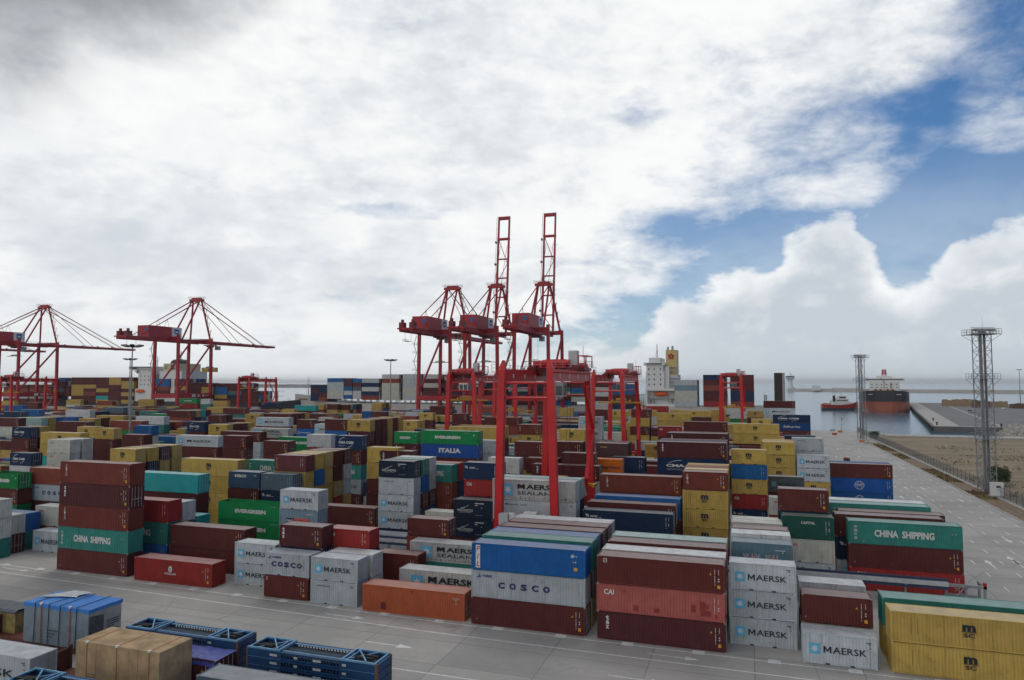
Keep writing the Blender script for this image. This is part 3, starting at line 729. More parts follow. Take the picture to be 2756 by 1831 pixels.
# every stack: x, y, length, height of the top, codes from the ground up, '1' where the photo shows the container
STK = """-89.05 72.62 4 14.50 5,18,6,7,6 11111
-75.03 72.04 4 2.90 30 1
-41.09 70.61 4 2.90 21 1
-28.00 70.40 4 8.39 5,10,13 111
-27.99 73.30 4 8.60 3,5,18 111
-28.09 76.20 4 8.50 39,26,12 001
-28.04 79.10 4 8.50 39,12,5 001
-28.00 82.00 4 8.50 3,0,5 001
-28.11 84.90 4 8.40 8,3,23 001
-14.68 70.40 4 8.08 7,9,31 111
-14.67 73.30 4 8.10 16,0,23 001
-14.67 76.20 4 8.30 16,20,5 001
-14.76 79.10 4 8.30 3,20,38 001
-2.18 73.10 2 7.77 0,0,0 111
-2.13 79.10 2 8.51 20,3,28 001
-2.15 82.00 2 8.82 16,5,23 001
-2.21 84.90 2 8.82 5,7,5 001
-2.42 95.05 2 7.61 14,39,20 001
-2.49 97.95 2 7.46 5,5,20 001
-108.22 73.43 2 8.34 18,20,20 111
-109.38 76.38 2 5.60 5,20 11
-116.09 79.30 4 5.38 18,12 11
-102.23 79.23 2 3.10 0 1
-105.77 82.28 2 6.07 21,20 01
-120.14 85.53 2 10.21 18,16,5,16 0011
-115.42 88.49 4 10.87 10,5,10,39 0111
-91.13 86.96 4 11.24 3,5,5,19 0011
-87.94 78.12 4 8.93 12,18,8 111
-82.09 81.03 2 8.31 3,26,23 001
-81.99 83.93 2 5.88 18,19 01
-75.27 78.10 4 5.85 5,5 11
-61.70 74.63 2 5.18 0,0 11
-54.71 71.44 2 5.18 31,10 11
-48.16 71.16 2 5.22 2,0 11
-54.90 74.35 2 7.83 5,14,7 011
-49.90 76.78 2 7.27 39,24,8 001
-47.80 73.92 2 5.20 2,23 01
-45.53 80.91 2 3.74 6 1
-43.76 86.64 2 7.11 10,39,5 001
-39.96 77.20 4 3.07 1 1
-41.85 83.66 4 4.82 18,1 11
-74.91 86.79 4 7.67 39,16,16 011
-61.58 83.33 2 10.48 5,4,27,0 0011
-55.26 99.40 2 13.00 14,0,0,2,15 01111
-55.15 102.30 2 13.00 0,26,5,12,18 00111
-55.23 105.20 2 13.00 5,12,7,20,23 00111
-68.00 99.40 4 5.50 5,5 01
-55.02 96.50 2 2.35 0 1
-47.26 99.40 2 5.63 5,20 01
-41.30 96.50 2 8.20 5,15,15 011
-35.19 96.50 4 11.39 24,5,2,1 0011
-35.18 99.40 4 11.39 8,5,14,38 0001
-42.06 102.30 2 12.87 5,16,5,8,14 00011
-52.61 108.10 2 11.60 39,39,39,18 0111
-52.60 111.00 2 11.60 3,14,24,8 0001
-22.01 108.10 4 11.15 4,6,0,6 0001
-22.02 96.50 4 7.76 5,3,14 001
-21.97 99.40 4 8.42 26,5,5 001
-21.56 102.30 4 8.89 0,5,12 001
-9.10 102.30 2 12.79 8,3,3,3,6 01111
-9.08 105.20 2 12.79 5,10,3,3,4 00001
-9.22 108.10 2 12.79 26,16,26,10,39 00000
-9.15 111.00 2 12.79 10,14,24,5,4 00000
3.57 96.50 2 8.50 2,20,29 111
3.29 99.40 2 11.41 5,14,14,5 0001
11.20 96.50 4 8.30 8,5,18 111
10.05 99.40 4 8.55 0,14,5 111
10.75 102.30 4 8.53 8,6,5 001
9.87 105.20 4 9.03 3,4,18 001
9.88 108.10 4 9.02 5,14,23 001
-96.50 102.30 4 11.65 3,3,3,3 1111
-81.35 96.50 2 10.63 39,3,5,25 0011
-74.99 96.50 2 10.52 7,39,14,26 0011
-74.68 99.40 2 13.23 20,6,4,4,36 00011
-74.63 102.30 2 13.23 4,0,4,12,3 00011
-74.79 105.20 2 13.23 6,3,3,4,4 00011
-74.69 108.10 2 13.23 5,8,4,5,5 00111
-74.70 111.00 2 13.23 5,3,2,23,5 00111
-113.13 102.30 2 12.88 26,26,0,5,3 00001
-113.10 105.20 2 12.88 5,0,5,14,4 00011
-113.16 108.10 2 12.88 18,24,20,4,37 00011
-113.06 111.00 2 12.88 3,14,18,4,4 00011
-136.34 108.10 2 13.55 4,14,5,20,20 00011
-136.28 111.00 2 13.55 18,5,5,20,20 00011
-146.78 108.10 2 10.53 3,26,23,24 0011
-61.98 128.40 4 15.68 3,12,5,5,17,16 000111
-54.89 137.10 2 13.29 7,8,4,0,2 00001
-79.76 125.50 2 14.44 7,10,18,5,24 11111
-101.99 137.10 4 12.79 3,3,5,16,16 00001
-128.54 134.20 4 12.76 3,5,19,5,0 00011
-128.08 148.70 4 12.79 8,3,0,0,5 00011
-16.10 131.30 4 14.46 10,39,7,24,7 00011
-16.22 134.20 4 14.46 3,26,5,26,14 00000
-16.16 137.10 4 14.46 20,26,3,39,5 00000
-3.32 134.20 2 13.17 14,8,3,12,3 11111
-28.00 134.20 2 13.64 3,24,14,5,32 00001
-28.02 137.10 2 13.64 5,7,0,5,5 00000
-28.11 128.40 2 11.26 20,6,26,22 0001
-43.37 131.30 2 13.74 3,3,3,5,5 00001
-35.94 131.30 2 13.96 14,5,39,5,5 00001
-37.26 122.60 4 10.61 16,39,10,7 0011
-45.63 122.60 2 11.46 24,0,23,23 0001
-39.21 125.50 2 11.34 5,8,3,5 0001
-32.43 125.50 2 12.48 5,5,3,26,5 00001
2.89 137.10 2 8.29 3,5,34 001
2.81 128.40 2 5.83 39,20 01
-24.38 131.30 2 11.43 3,3,14,14 0001
-78.66 148.70 2 13.69 6,5,5,7,16 00011
-91.19 148.70 2 16.24 4,12,3,5,7,3 000011
-91.11 151.60 2 16.24 5,5,3,5,5,5 000000
-91.11 154.50 2 16.24 24,24,4,5,5,5 000000
-91.10 157.40 2 16.24 0,5,5,4,4,4 000000
-91.18 160.30 2 16.24 3,5,5,5,5,5 000000
-91.13 163.20 2 16.24 12,20,5,5,4,4 000000
-97.39 148.70 2 16.32 24,0,5,5,35,5 000001
2.46 154.50 2 13.05 3,8,3,3,3 00111
2.38 157.40 2 13.05 7,16,5,7,3 00000
2.57 160.30 2 13.05 18,10,39,0,3 00000
8.39 160.30 2 13.60 14,5,2,0,2 00001
8.85 154.50 2 10.61 0,3,0,0 0111
14.80 160.30 4 8.59 11,11,5 111
14.83 163.20 4 8.59 5,14,12 000
-67.34 154.50 4 14.77 14,3,5,3,3 00001
-67.40 157.40 4 14.77 10,24,5,6,5 00000
-67.39 160.30 4 14.77 26,5,26,5,3 00000
-16.54 151.60 4 14.68 3,14,4,12,7 00001
-16.42 154.50 4 14.68 3,5,14,39,5 00000
-41.44 157.40 2 14.57 3,26,6,10,3 00001
-152.32 163.20 2 13.96 16,5,5,5,24 00001
-139.71 157.40 2 13.78 5,6,5,3,3 00001
-139.73 160.30 2 13.78 5,12,39,16,5 00000
-139.61 163.20 2 13.78 5,5,5,5,5 00000
-139.65 166.10 2 13.78 12,3,5,3,3 00000
-149.40 189.30 4 14.05 14,4,6,5,0 00001
-130.57 163.20 4 12.65 0,3,18,5,1 00001
-132.15 186.40 2 13.78 3,3,3,35,5 00011
-225.10 229.90 4 13.70 5,6,5,39,5 00001
-224.99 232.80 4 13.70 3,26,24,14,4 00000
-225.04 235.70 4 13.70 10,5,18,26,19 00000
-225.05 238.60 4 13.70 20,5,24,10,5 00000
-4.59 206.70 4 13.75 5,16,5,3,3 00011
-18.28 212.50 4 13.79 6,39,5,5,5 00001
-22.98 189.30 2 13.69 6,10,14,5,8 00001
-32.83 267.60 4 13.87 3,5,26,4,3 00011
-15.37 308.20 2 13.70 3,3,26,3,3 00000
-0.90 305.30 2 13.53 18,4,24,5,3 00001
5.50 311.10 4 17.52 3,6,5,23,0,5 000011
7.81 267.60 4 13.77 3,24,5,33,24 00111
-27.26 293.70 4 13.78 3,8,20,16,3 00001
-36.70 229.90 2 13.68 3,8,3,5,3 00111
-36.70 232.80 2 16.42 14,0,14,5,5,5 000001
-36.79 235.70 2 16.42 14,18,5,20,4,32 000000
-40.89 174.80 2 16.61 18,24,4,0,0,0 000111
-59.65 183.50 2 13.78 20,3,3,3,6 00011
-59.62 186.40 2 13.78 26,18,20,10,5 00000
-104.35 200.90 2 13.17 14,3,5,3,3 00001
-104.23 203.80 2 13.17 18,8,4,3,3 00000
-104.40 206.70 2 13.17 7,5,4,26,5 00000
-197.07 345.90 2 13.74 39,5,5,4,3 00000
-197.12 348.80 2 13.74 5,12,5,12,4 00000
-197.17 351.70 2 13.74 8,16,10,39,5 00000
-196.98 354.60 2 13.74 20,18,5,26,3 00000
-117.86 241.50 2 13.78 12,26,39,5,3 00001
-147.10 314.00 4 13.66 0,20,5,5,5 00001
-206.51 316.90 4 13.70 20,6,6,3,5 00000
-206.50 319.80 4 13.70 5,3,5,5,4 00000
-206.43 322.70 4 13.70 26,39,5,3,12 00000
-206.49 325.60 4 13.70 3,26,14,8,14 00000
-206.41 328.50 4 13.70 6,24,39,39,5 00000
-148.57 253.10 2 13.49 16,3,6,6,17 00000
-137.55 241.50 2 13.94 4,0,3,12,5 00000
-129.20 253.10 2 13.30 12,5,5,0,0 00000
-119.81 314.00 4 13.60 3,0,7,26,39 00001
-81.41 215.40 4 13.90 18,3,10,39,5 00001
-103.49 345.90 2 13.67 12,12,10,5,5 00000
-81.34 311.10 2 13.62 18,26,5,4,3 00000
-64.43 305.30 2 13.36 24,5,18,5,5 00000
-54.34 285.00 2 13.77 26,8,26,4,3 00001
-49.50 305.30 4 13.38 3,3,0,0,3 00000
-18.00 241.50 2 13.79 6,3,18,6,5 00000
0.38 238.60 2 13.62 8,20,26,5,3 00001
-7.35 290.80 2 13.71 3,4,3,16,23 00001
-48.97 345.90 4 13.69 3,6,26,5,8 00001
-31.86 305.30 2 13.60 5,14,3,5,3 00000
7.06 163.20 2 13.83 20,3,18,6,14 00000
-260.79 334.30 4 13.68 24,24,39,5,14 00001
-275.08 343.00 2 13.75 3,26,39,0,5 00000
-217.69 305.30 4 13.56 3,26,4,7,19 00001
-216.38 319.80 2 13.71 12,14,26,39,3 00000
-204.50 314.00 2 14.00 3,3,5,3,5 00000
-305.81 345.90 4 14.06 5,4,20,4,3 00000
-238.61 267.60 4 13.65 3,5,5,26,3 00000
-222.09 258.90 4 13.79 20,3,3,18,5 00001
-298.88 314.00 4 16.27 26,3,26,6,8,16 000011
-276.50 305.30 2 16.30 3,6,39,6,18,23 000000
-181.15 203.80 2 13.67 39,39,18,26,5 00001
-181.14 206.70 2 13.67 3,26,3,26,5 00000
-167.29 215.40 4 13.90 6,18,3,5,5 00001
-167.28 218.30 4 13.90 3,3,5,7,5 00000
-167.25 221.20 4 13.90 16,12,5,26,5 00000
-167.30 224.10 4 13.90 7,5,5,20,4 00000
-190.97 258.90 2 13.67 14,5,6,18,3 00000
-172.40 212.50 2 13.82 39,26,39,3,3 00001
-110.09 163.20 2 14.11 5,14,5,5,0 00001
-92.38 134.20 2 13.77 5,3,3,39,23 00001
-94.80 122.60 2 13.23 7,5,7,5,5 00001
-109.96 128.40 2 13.52 3,5,5,5,5 00011
-361.25 345.90 4 14.53 14,16,3,3,3 00000
-361.26 348.80 4 14.53 8,39,20,8,5 00000
-361.18 351.70 4 14.53 5,3,3,39,5 00000
-381.70 334.30 4 13.72 6,14,3,3,39 00000
-381.80 337.20 4 13.72 14,16,8,8,3 00000
-417.74 343.00 4 13.68 14,39,16,23,3 00000
-417.66 345.90 4 13.68 5,26,14,5,5 00000
-390.84 293.70 4 13.81 5,39,8,5,5 00000
-390.86 296.60 4 13.81 24,10,26,3,3 00000
-436.70 314.00 4 13.77 5,5,0,8,3 00000
-352.55 256.00 4 13.69 20,18,14,18,12 00001
-289.03 215.40 4 13.90 0,0,26,16,12 00001
-279.15 200.90 4 13.67 26,4,5,3,14 00001
-235.77 174.80 4 13.26 5,7,3,3,38 00001
-235.86 177.70 4 13.26 3,12,12,3,3 00000
-235.83 180.60 4 13.26 5,16,5,3,12 00000
-235.81 183.50 4 13.26 26,5,3,20,3 00000
-230.63 163.20 4 13.89 5,20,20,20,5 00011
-178.01 131.30 2 13.87 26,8,6,5,24 00011
-177.90 134.20 2 13.87 3,7,3,7,4 00000
-156.93 122.60 4 13.59 5,3,19,3,3 00001
-195.22 157.40 4 13.62 5,14,0,7,5 00001
-193.36 163.20 2 14.25 3,26,16,3,3 00001
-193.24 166.10 2 14.25 12,6,3,5,5 00000
-162.84 137.10 2 13.92 5,3,7,5,3 00001
-156.72 137.10 2 13.66 14,3,5,5,3 00111
-216.42 189.30 4 13.66 39,3,26,3,3 00001
-285.22 253.10 4 13.61 24,20,39,5,26 00001
-285.16 256.00 4 13.61 4,8,3,3,38 00000
-254.07 209.60 4 13.66 20,5,24,7,5 00000
-254.04 212.50 4 13.66 18,14,12,12,14 00000
-254.05 215.40 4 13.66 12,3,5,26,14 00000
-251.75 206.70 4 14.52 7,0,0,3,23 00001
-180.98 163.20 4 13.79 5,5,39,16,39 00001
-198.61 189.30 4 13.67 5,3,26,18,23 00001
-156.55 148.70 2 13.65 5,3,23,20,12 00001
-132.28 122.60 2 13.65 26,10,5,5,5 00001
-217.80 177.70 2 13.65 12,18,14,18,17 00000
-79.22 160.30 2 13.55 5,3,6,23,14 00000
-111.90 215.40 2 13.80 3,39,26,16,39 00000
-64.03 111.00 2 13.82 7,5,5,3,3 01111
-61.29 111.00 2 13.32 7,3,18,5,7 00001
-134.65 337.20 4 13.62 3,18,5,10,4 00000
-127.94 331.40 4 13.50 6,12,24,3,39 00000
-104.09 241.50 2 13.69 3,14,20,5,5 00001
-87.15 108.10 4 11.11 39,3,3,18 0001
4.20 70.40 2 2.70 0 1
4.30 73.30 2 5.30 20,5 01
4.40 77.94 2 5.25 14,23 01
11.35 70.40 4 5.30 3,3 11
11.30 74.32 4 5.35 3,18 11
-189.63 96.50 2 5.30 7,5 00
-183.17 96.50 4 5.30 14,26 00
-164.02 96.50 2 5.30 26,24 00
-157.56 96.50 2 5.30 14,20 00
-151.05 96.50 2 5.30 5,3 00
-144.59 96.50 2 5.30 39,10 00
-138.08 96.50 2 5.30 3,3 00
-131.57 96.50 2 5.30 0,3 00
-125.11 96.50 4 5.30 5,16 00
-112.47 96.50 2 5.30 24,5 00
-105.91 96.50 4 5.30 5,6 00
-193.75 99.40 2 5.30 8,3 00
-187.19 99.40 2 5.30 7,0 00
-180.73 99.40 4 5.30 4,26 00
-155.45 99.40 4 5.30 18,3 00
-142.86 99.40 4 5.30 14,12 00
-130.27 99.40 2 5.30 5,3 00
-123.71 99.40 2 5.30 5,10 00
-117.25 99.40 4 5.30 3,3 00
-104.61 99.40 2 5.30 20,26 00
-98.05 99.40 2 5.30 4,16 00
-197.87 102.30 2 5.30 6,5 00
-191.31 102.30 2 5.30 3,16 00
-184.75 102.30 2 5.30 5,5 00
-178.29 102.30 2 5.30 3,0 00
-171.73 102.30 2 5.30 3,12 00
-165.22 102.30 4 5.30 10,5 00
-152.53 102.30 4 5.30 5,10 00
-139.94 102.30 4 5.30 0,5 00
-127.35 102.30 2 5.30 20,14 00
-120.84 102.30 2 5.30 3,39 00
-105.53 102.30 2 5.30 3,5 00
-83.62 102.30 2 5.30 14,26 00
-35.82 102.30 2 5.30 0,5 00
-29.26 102.30 2 5.30 3,8 00
-1.80 102.30 2 5.30 3,3 00
-201.98 105.20 2 5.30 39,12 00
-195.47 105.20 2 5.30 6,14 00
-188.91 105.20 4 5.30 5,5 00
-176.22 105.20 4 5.30 4,0 00
-163.58 105.20 4 5.30 14,0 00
-150.94 105.20 2 5.30 4,4 00
-144.38 105.20 2 5.30 39,10 00
-137.92 105.20 2 5.30 3,3 00
-131.36 105.20 4 5.30 3,5 00
-106.57 105.20 2 5.30 14,3 00
-100.01 105.20 4 5.30 20,16 00
-87.32 105.20 4 5.30 39,26 00
-36.10 105.20 4 5.30 3,3 00
-23.51 105.20 4 5.30 3,3 00
-2.02 105.20 2 5.30 3,6 00
-206.10 108.10 2 5.30 5,3 00
-199.64 108.10 4 5.30 12,12 00
-187.00 108.10 4 5.30 6,4 00
-174.41 108.10 2 5.30 20,8 00
-153.16 108.10 2 5.30 16,24 00
-130.15 108.10 4 5.30 5,39 00
-106.56 108.10 2 5.30 6,4 00
-100.10 108.10 4 5.30 3,10 00
-46.17 108.10 2 5.30 39,16 00
-39.71 108.10 4 5.30 5,3 00
-210.22 111.00 2 5.30 5,14 00
-203.71 111.00 2 5.30 3,24 00
-197.20 111.00 4 5.30 5,18 00
-184.61 111.00 2 5.30 20,5 00
-178.15 111.00 4 5.30 16,5 00
-165.56 111.00 4 5.30 16,5 00
-152.87 111.00 4 5.30 16,3 00
-93.82 111.00 4 5.30 5,12 00
-33.29 111.00 4 5.30 14,20 00
-17.35 111.00 2 5.30 3,0 00
-181.50 122.60 4 5.30 16,4 00
-168.81 122.60 2 5.30 10,5 00
-186.48 125.50 4 5.30 39,7 00
-173.79 125.50 4 5.30 5,16 00
-73.07 125.50 4 5.30 10,14 00
-190.12 128.40 4 5.30 3,6 00
-177.48 128.40 4 5.30 8,3 00
-191.74 134.20 2 5.30 3,39 00
-185.18 134.20 2 5.30 14,12 00
-21.91 148.70 2 7.95 5,3,6 000
-216.45 151.60 2 7.95 3,5,3 000
-209.94 151.60 2 7.95 14,3,5 001
-221.20 154.50 2 7.95 20,0,12 000
-214.74 154.50 4 7.95 3,14,24 000
-225.22 157.40 2 7.95 20,14,7 000
-170.37 157.40 4 7.95 3,5,5 000
-157.73 157.40 4 7.95 14,5,5 000
-22.77 157.40 2 7.95 5,3,5 000
-16.26 157.40 4 7.95 4,5,5 000
-235.62 160.30 4 7.95 26,6,18 000
-54.75 160.30 4 7.95 4,7,18 000
-22.96 160.30 4 7.95 39,4,10 000
-10.37 160.30 4 7.95 3,12,3 000
-168.05 163.20 2 7.95 5,20,18 000
-59.09 163.20 2 7.95 5,5,5 000
-46.07 163.20 2 7.95 14,5,20 000
-26.87 163.20 2 7.95 14,3,3 000
-20.41 163.20 2 7.95 6,5,5 000
-7.29 163.20 2 7.95 5,3,3 000
-33.99 174.80 2 10.60 7,0,18,24 0000
-8.28 174.80 4 7.95 24,12,14 000
-166.59 177.70 4 10.60 14,5,16,18 0000
-64.38 177.70 4 7.95 12,20,0 000
-51.69 177.70 2 10.60 16,3,26,3 0000
-45.13 177.70 4 10.60 5,5,26,7 0000
-13.39 177.70 4 7.95 16,4,3 000
-185.16 180.60 4 7.95 14,7,12 001
-172.57 180.60 2 10.60 39,39,20,3 0000
-63.98 180.60 4 7.95 39,5,16 000
-51.29 180.60 4 10.60 3,14,26,12 0000
-185.68 183.50 2 7.95 5,24,26 000
-8.36 183.50 4 7.95 5,14,3 000
-189.57 186.40 4 7.95 20,5,39 000
-176.88 186.40 4 10.60 39,14,5,12 0000
-74.96 186.40 4 7.95 8,26,26 000
-53.47 186.40 2 10.60 26,8,5,4 0000
-9.04 186.40 2 7.95 5,20,7 000
-185.81 189.30 4 7.95 39,5,18 000
-66.38 189.30 4 7.95 39,12,20 000
-53.79 189.30 2 10.60 3,3,0,39 0000
-10.15 189.30 4 7.95 14,26,18 000
2.49 189.30 4 10.60 3,14,20,3 0000
-208.96 200.90 4 10.60 20,5,16,5 0000
-196.27 200.90 2 7.95 39,3,3 000
-59.83 200.90 4 10.60 3,5,5,20 0000
-27.99 200.90 2 7.95 5,3,3 001
-8.84 200.90 2 7.95 3,26,26 000
-2.38 200.90 2 7.95 16,26,5 000
-149.98 203.80 2 10.60 39,5,5,4 0000
-9.05 203.80 4 7.95 16,5,5 000
-213.94 206.70 4 10.60 12,5,3,6 0000
-47.55 206.70 4 10.60 5,3,14,20 0001
-235.30 209.60 4 10.60 18,14,14,18 0000
-210.07 209.60 4 10.60 7,3,5,39 0000
-197.48 209.60 4 10.60 5,26,3,5 0000
-76.83 209.60 2 7.95 14,5,4 000
-70.27 209.60 2 7.95 26,3,3 000
-63.76 209.60 4 10.60 24,3,8,3 0000
-32.12 209.60 4 7.95 39,14,10 001
-6.84 209.60 4 7.95 10,0,24 000
-235.02 212.50 4 10.60 3,26,7,4 0000
-209.26 212.50 2 10.60 39,3,39,4 0000
-76.47 212.50 4 7.95 0,18,3 000
-63.83 212.50 4 10.60 14,26,3,5 0000
-6.15 212.50 2 7.95 5,7,39 000
-216.76 215.40 2 10.60 5,10,12,10 0000
-210.20 215.40 4 10.60 3,5,26,24 0000
-197.61 215.40 4 10.60 16,5,39,39 0000
-44.17 215.40 2 10.60 39,16,39,14 0000
-5.92 215.40 4 7.95 5,26,3 000
-285.88 227.00 4 10.60 4,3,24,24 0000
-247.43 227.00 2 10.60 5,5,0,5 0000
-196.54 227.00 2 10.60 5,8,3,14 0000
-158.19 227.00 2 10.60 20,4,26,5 0000
-24.39 227.00 4 10.60 6,14,3,3 0000
-11.80 227.00 4 7.95 10,16,6 000
-296.33 229.90 4 10.60 16,39,4,39 0000
-245.34 229.90 2 10.60 24,3,5,7 0000
-187.48 229.90 2 10.60 3,6,18,6 0000
-45.44 229.90 2 10.60 26,3,18,16 0000
-30.08 229.90 4 10.60 5,0,3,7 0000
-293.79 232.80 2 10.60 39,0,4,20 0000
-287.28 232.80 4 10.60 12,8,14,3 0000
-200.07 232.80 4 10.60 7,7,5,5 0000
-162.25 232.80 2 10.60 5,39,3,0 0000
-155.79 232.80 2 10.60 39,8,10,26 0000
-67.03 232.80 2 10.60 3,3,4,6 0000
-30.42 232.80 2 10.60 7,3,5,5 0000
-10.84 232.80 4 7.95 39,5,26 000
1.75 232.80 4 7.95 5,14,3 000
-254.05 235.70 4 10.60 5,5,8,14 0000
-200.30 235.70 2 10.60 18,3,24,5 0000
-193.79 235.70 2 10.60 14,8,3,3 0000
-161.72 235.70 4 10.60 24,3,12,4 0000
-72.58 235.70 2 10.60 8,12,18,16 0000
-53.48 235.70 4 10.60 5,6,26,26 0000
-29.89 235.70 4 10.60 7,0,16,0 0000
-10.79 235.70 4 7.95 6,16,18 000
8.41 235.70 2 7.95 3,14,39 000
-307.74 238.60 4 10.60 39,4,16,14 0000
-199.42 238.60 2 10.60 26,10,3,5 0000
-167.15 238.60 4 10.60 5,24,5,6 0000
-109.93 238.60 4 7.95 26,14,24 000
-84.22 238.60 4 10.60 5,5,14,5 0000
-71.58 238.60 4 10.60 3,18,3,14 0000
-58.94 238.60 4 10.60 5,0,5,14 0000
6.93 238.60 2 7.95 0,39,24 000
-299.88 241.50 4 10.60 12,3,5,14 0000
-274.12 241.50 4 10.60 3,18,3,24 0000
-261.48 241.50 2 10.60 3,8,14,3 0000
-204.08 241.50 2 10.60 6,6,0,26 0000
-171.81 241.50 4 10.60 7,5,3,26 0000
-159.12 241.50 2 10.60 7,26,26,26 0000
-110.07 241.50 2 7.95 5,14,10 000
-66.27 241.50 4 10.60 3,10,5,26 0000
-53.63 241.50 4 10.60 5,12,26,18 0000
-11.99 241.50 2 7.95 12,5,3 000
-5.53 241.50 4 7.95 5,0,5 000
7.06 241.50 2 7.95 3,5,3 000
-328.99 253.10 4 10.60 4,3,5,20 0000
-316.40 253.10 4 10.60 3,16,16,5 0000
-90.93 253.10 4 10.60 39,14,7,18 0000
-1.79 253.10 4 7.95 4,5,8 000
-327.32 256.00 2 10.60 26,3,39,18 0000
-320.86 256.00 2 10.60 18,4,4,8 0000
-314.30 256.00 4 10.60 0,5,26,7 0000
-259.78 256.00 4 10.60 26,6,5,16 0000
-170.69 256.00 2 10.60 24,39,18,20 0000
-118.74 256.00 4 7.95 16,14,3 000
-106.15 256.00 4 10.60 5,39,26,5 0000
-80.39 256.00 2 10.60 4,3,3,5 0000
-73.88 256.00 2 10.60 0,3,8,5 0000
-67.32 256.00 4 10.60 4,3,20,5 0000
-41.99 256.00 4 7.95 26,3,3 000
-16.71 256.00 4 10.60 26,10,3,4 0000
-268.18 258.90 4 10.60 3,0,20,26 0000
-127.01 258.90 4 7.95 18,7,14 000
-101.73 258.90 4 10.60 3,7,5,18 0000
-82.48 258.90 2 10.60 39,26,10,14 0000
-75.92 258.90 4 10.60 5,12,5,5 0000
-63.33 258.90 2 10.60 8,3,14,4 0000
-56.77 258.90 2 10.60 12,5,5,14 0000
-50.21 258.90 4 10.60 10,5,26,3 0001
0.78 258.90 4 7.95 5,10,5 000
-264.27 261.80 2 10.60 3,5,7,0 0000
-123.71 261.80 4 7.95 5,0,3 000
-111.02 261.80 2 10.60 5,3,3,14 0000
-104.56 261.80 2 10.60 14,6,24,20 0000
-84.93 261.80 4 10.60 10,4,12,5 0000
-72.34 261.80 2 10.60 5,12,5,6 0000
4.51 261.80 2 7.95 26,3,4 000
-370.97 264.70 4 10.60 12,5,3,5 0000
-332.72 264.70 2 10.60 16,10,39,3 0000
-326.16 264.70 2 10.60 14,3,3,5 0000
-262.53 264.70 2 10.60 0,5,5,26 0000
-128.43 264.70 4 7.95 16,3,14 000
-109.28 264.70 4 10.60 12,16,5,5 0000
-96.64 264.70 4 10.60 18,3,3,3 0000
-83.95 264.70 4 10.60 0,3,3,26 0000
-58.67 264.70 4 10.60 7,26,10,20 0000
4.86 264.70 2 7.95 3,3,7 000
-174.84 267.60 2 10.60 6,14,3,39 0000
-123.95 267.60 2 7.95 5,3,5 000
-117.39 267.60 2 7.95 14,3,18 000
-72.63 267.60 4 10.60 20,20,16,3 0000
-60.04 267.60 4 10.60 24,6,14,5 0000
-13.38 267.60 4 10.60 16,16,18,20 0000
-372.89 279.20 4 10.60 7,4,10,39 0000
-360.25 279.20 2 10.60 5,5,7,5 0000
-353.79 279.20 2 10.60 3,14,26,14 0000
-347.23 279.20 2 10.60 7,14,3,39 0000
-340.67 279.20 2 10.60 5,3,12,4 0000
-334.21 279.20 4 10.60 5,10,3,18 0000
-321.52 279.20 2 10.60 0,10,24,39 0000
-308.40 279.20 4 10.60 3,3,3,20 0000
-232.23 279.20 4 10.60 6,24,20,7 0000
-219.59 279.20 4 10.60 8,8,5,5 0000
-168.60 279.20 2 10.60 8,3,14,3 0000
-162.04 279.20 4 10.60 14,10,26,24 0000
-91.85 279.20 2 10.60 5,8,5,20 0000
-40.86 279.20 4 7.95 20,7,12 000
-364.42 282.10 2 10.60 39,4,20,0 0000
-357.91 282.10 4 10.60 5,39,5,5 0000
-319.56 282.10 2 10.60 3,14,4,26 0000
-293.95 282.10 4 10.60 6,12,5,18 0000
-281.31 282.10 4 10.60 5,39,3,14 0000
-198.25 282.10 4 10.60 5,39,0,5 0000
-185.66 282.10 2 10.60 5,0,14,5 0000
-153.82 282.10 4 10.60 5,5,18,3 0000
-134.67 282.10 2 10.60 10,5,14,4 0000
-115.57 282.10 2 10.60 39,3,26,14 0000
-109.11 282.10 4 10.60 39,26,26,24 0000
-77.22 282.10 2 10.60 3,4,5,6 0000
-70.76 282.10 4 10.60 20,8,5,5 0000
-38.74 282.10 4 7.95 14,5,5 000
-349.49 285.00 2 10.60 24,5,14,5 0000
-311.19 285.00 4 10.60 12,16,7,16 0000
-298.60 285.00 2 10.60 18,6,20,5 0000
-234.59 285.00 2 10.60 5,14,10,4 0000
-228.03 285.00 2 10.60 14,5,5,20 0000
-202.47 285.00 2 10.60 26,26,39,24 0000
-189.55 285.00 4 10.60 5,26,3,16 0000
-176.91 285.00 4 10.60 26,26,18,0 0000
-132.05 285.00 4 10.60 3,5,24,3 0000
-93.75 285.00 2 10.60 5,12,20,26 0000
-87.29 285.00 4 10.60 3,5,8,5 0000
-74.60 285.00 4 10.60 26,3,18,10 0000
-410.48 287.90 4 10.60 14,16,3,4 0000
-359.59 287.90 4 10.60 5,4,5,3 0000
-315.06 287.90 4 10.60 26,14,12,26 0000
-295.86 287.90 2 10.60 12,3,5,4 0000
-219.74 287.90 2 10.60 5,7,10,20 0000
-200.21 287.90 2 10.60 18,12,5,5 0000
-161.96 287.90 4 10.60 16,24,5,26 0000
-130.32 287.90 4 10.60 5,26,26,4 0000
-117.73 287.90 4 10.60 18,8,3,3 0000
-105.14 287.90 4 10.60 26,5,20,3 0000
-92.50 287.90 4 10.60 5,8,8,24 0000
-73.25 287.90 4 10.60 5,10,5,7 0000
-48.02 287.90 4 7.95 3,14,5 000
-350.59 290.80 4 10.60 14,4,3,39 0000
-337.90 290.80 2 10.60 8,3,7,3 0000
-331.44 290.80 4 10.60 5,8,39,5 0000
-230.12 290.80 2 10.60 20,3,39,24 0000
-223.61 290.80 2 10.60 5,14,3,5 0000
-217.15 290.80 4 10.60 3,5,5,3 0000
-197.90 290.80 2 10.60 5,20,5,0 0000
-191.39 290.80 4 10.60 5,4,39,8 0000
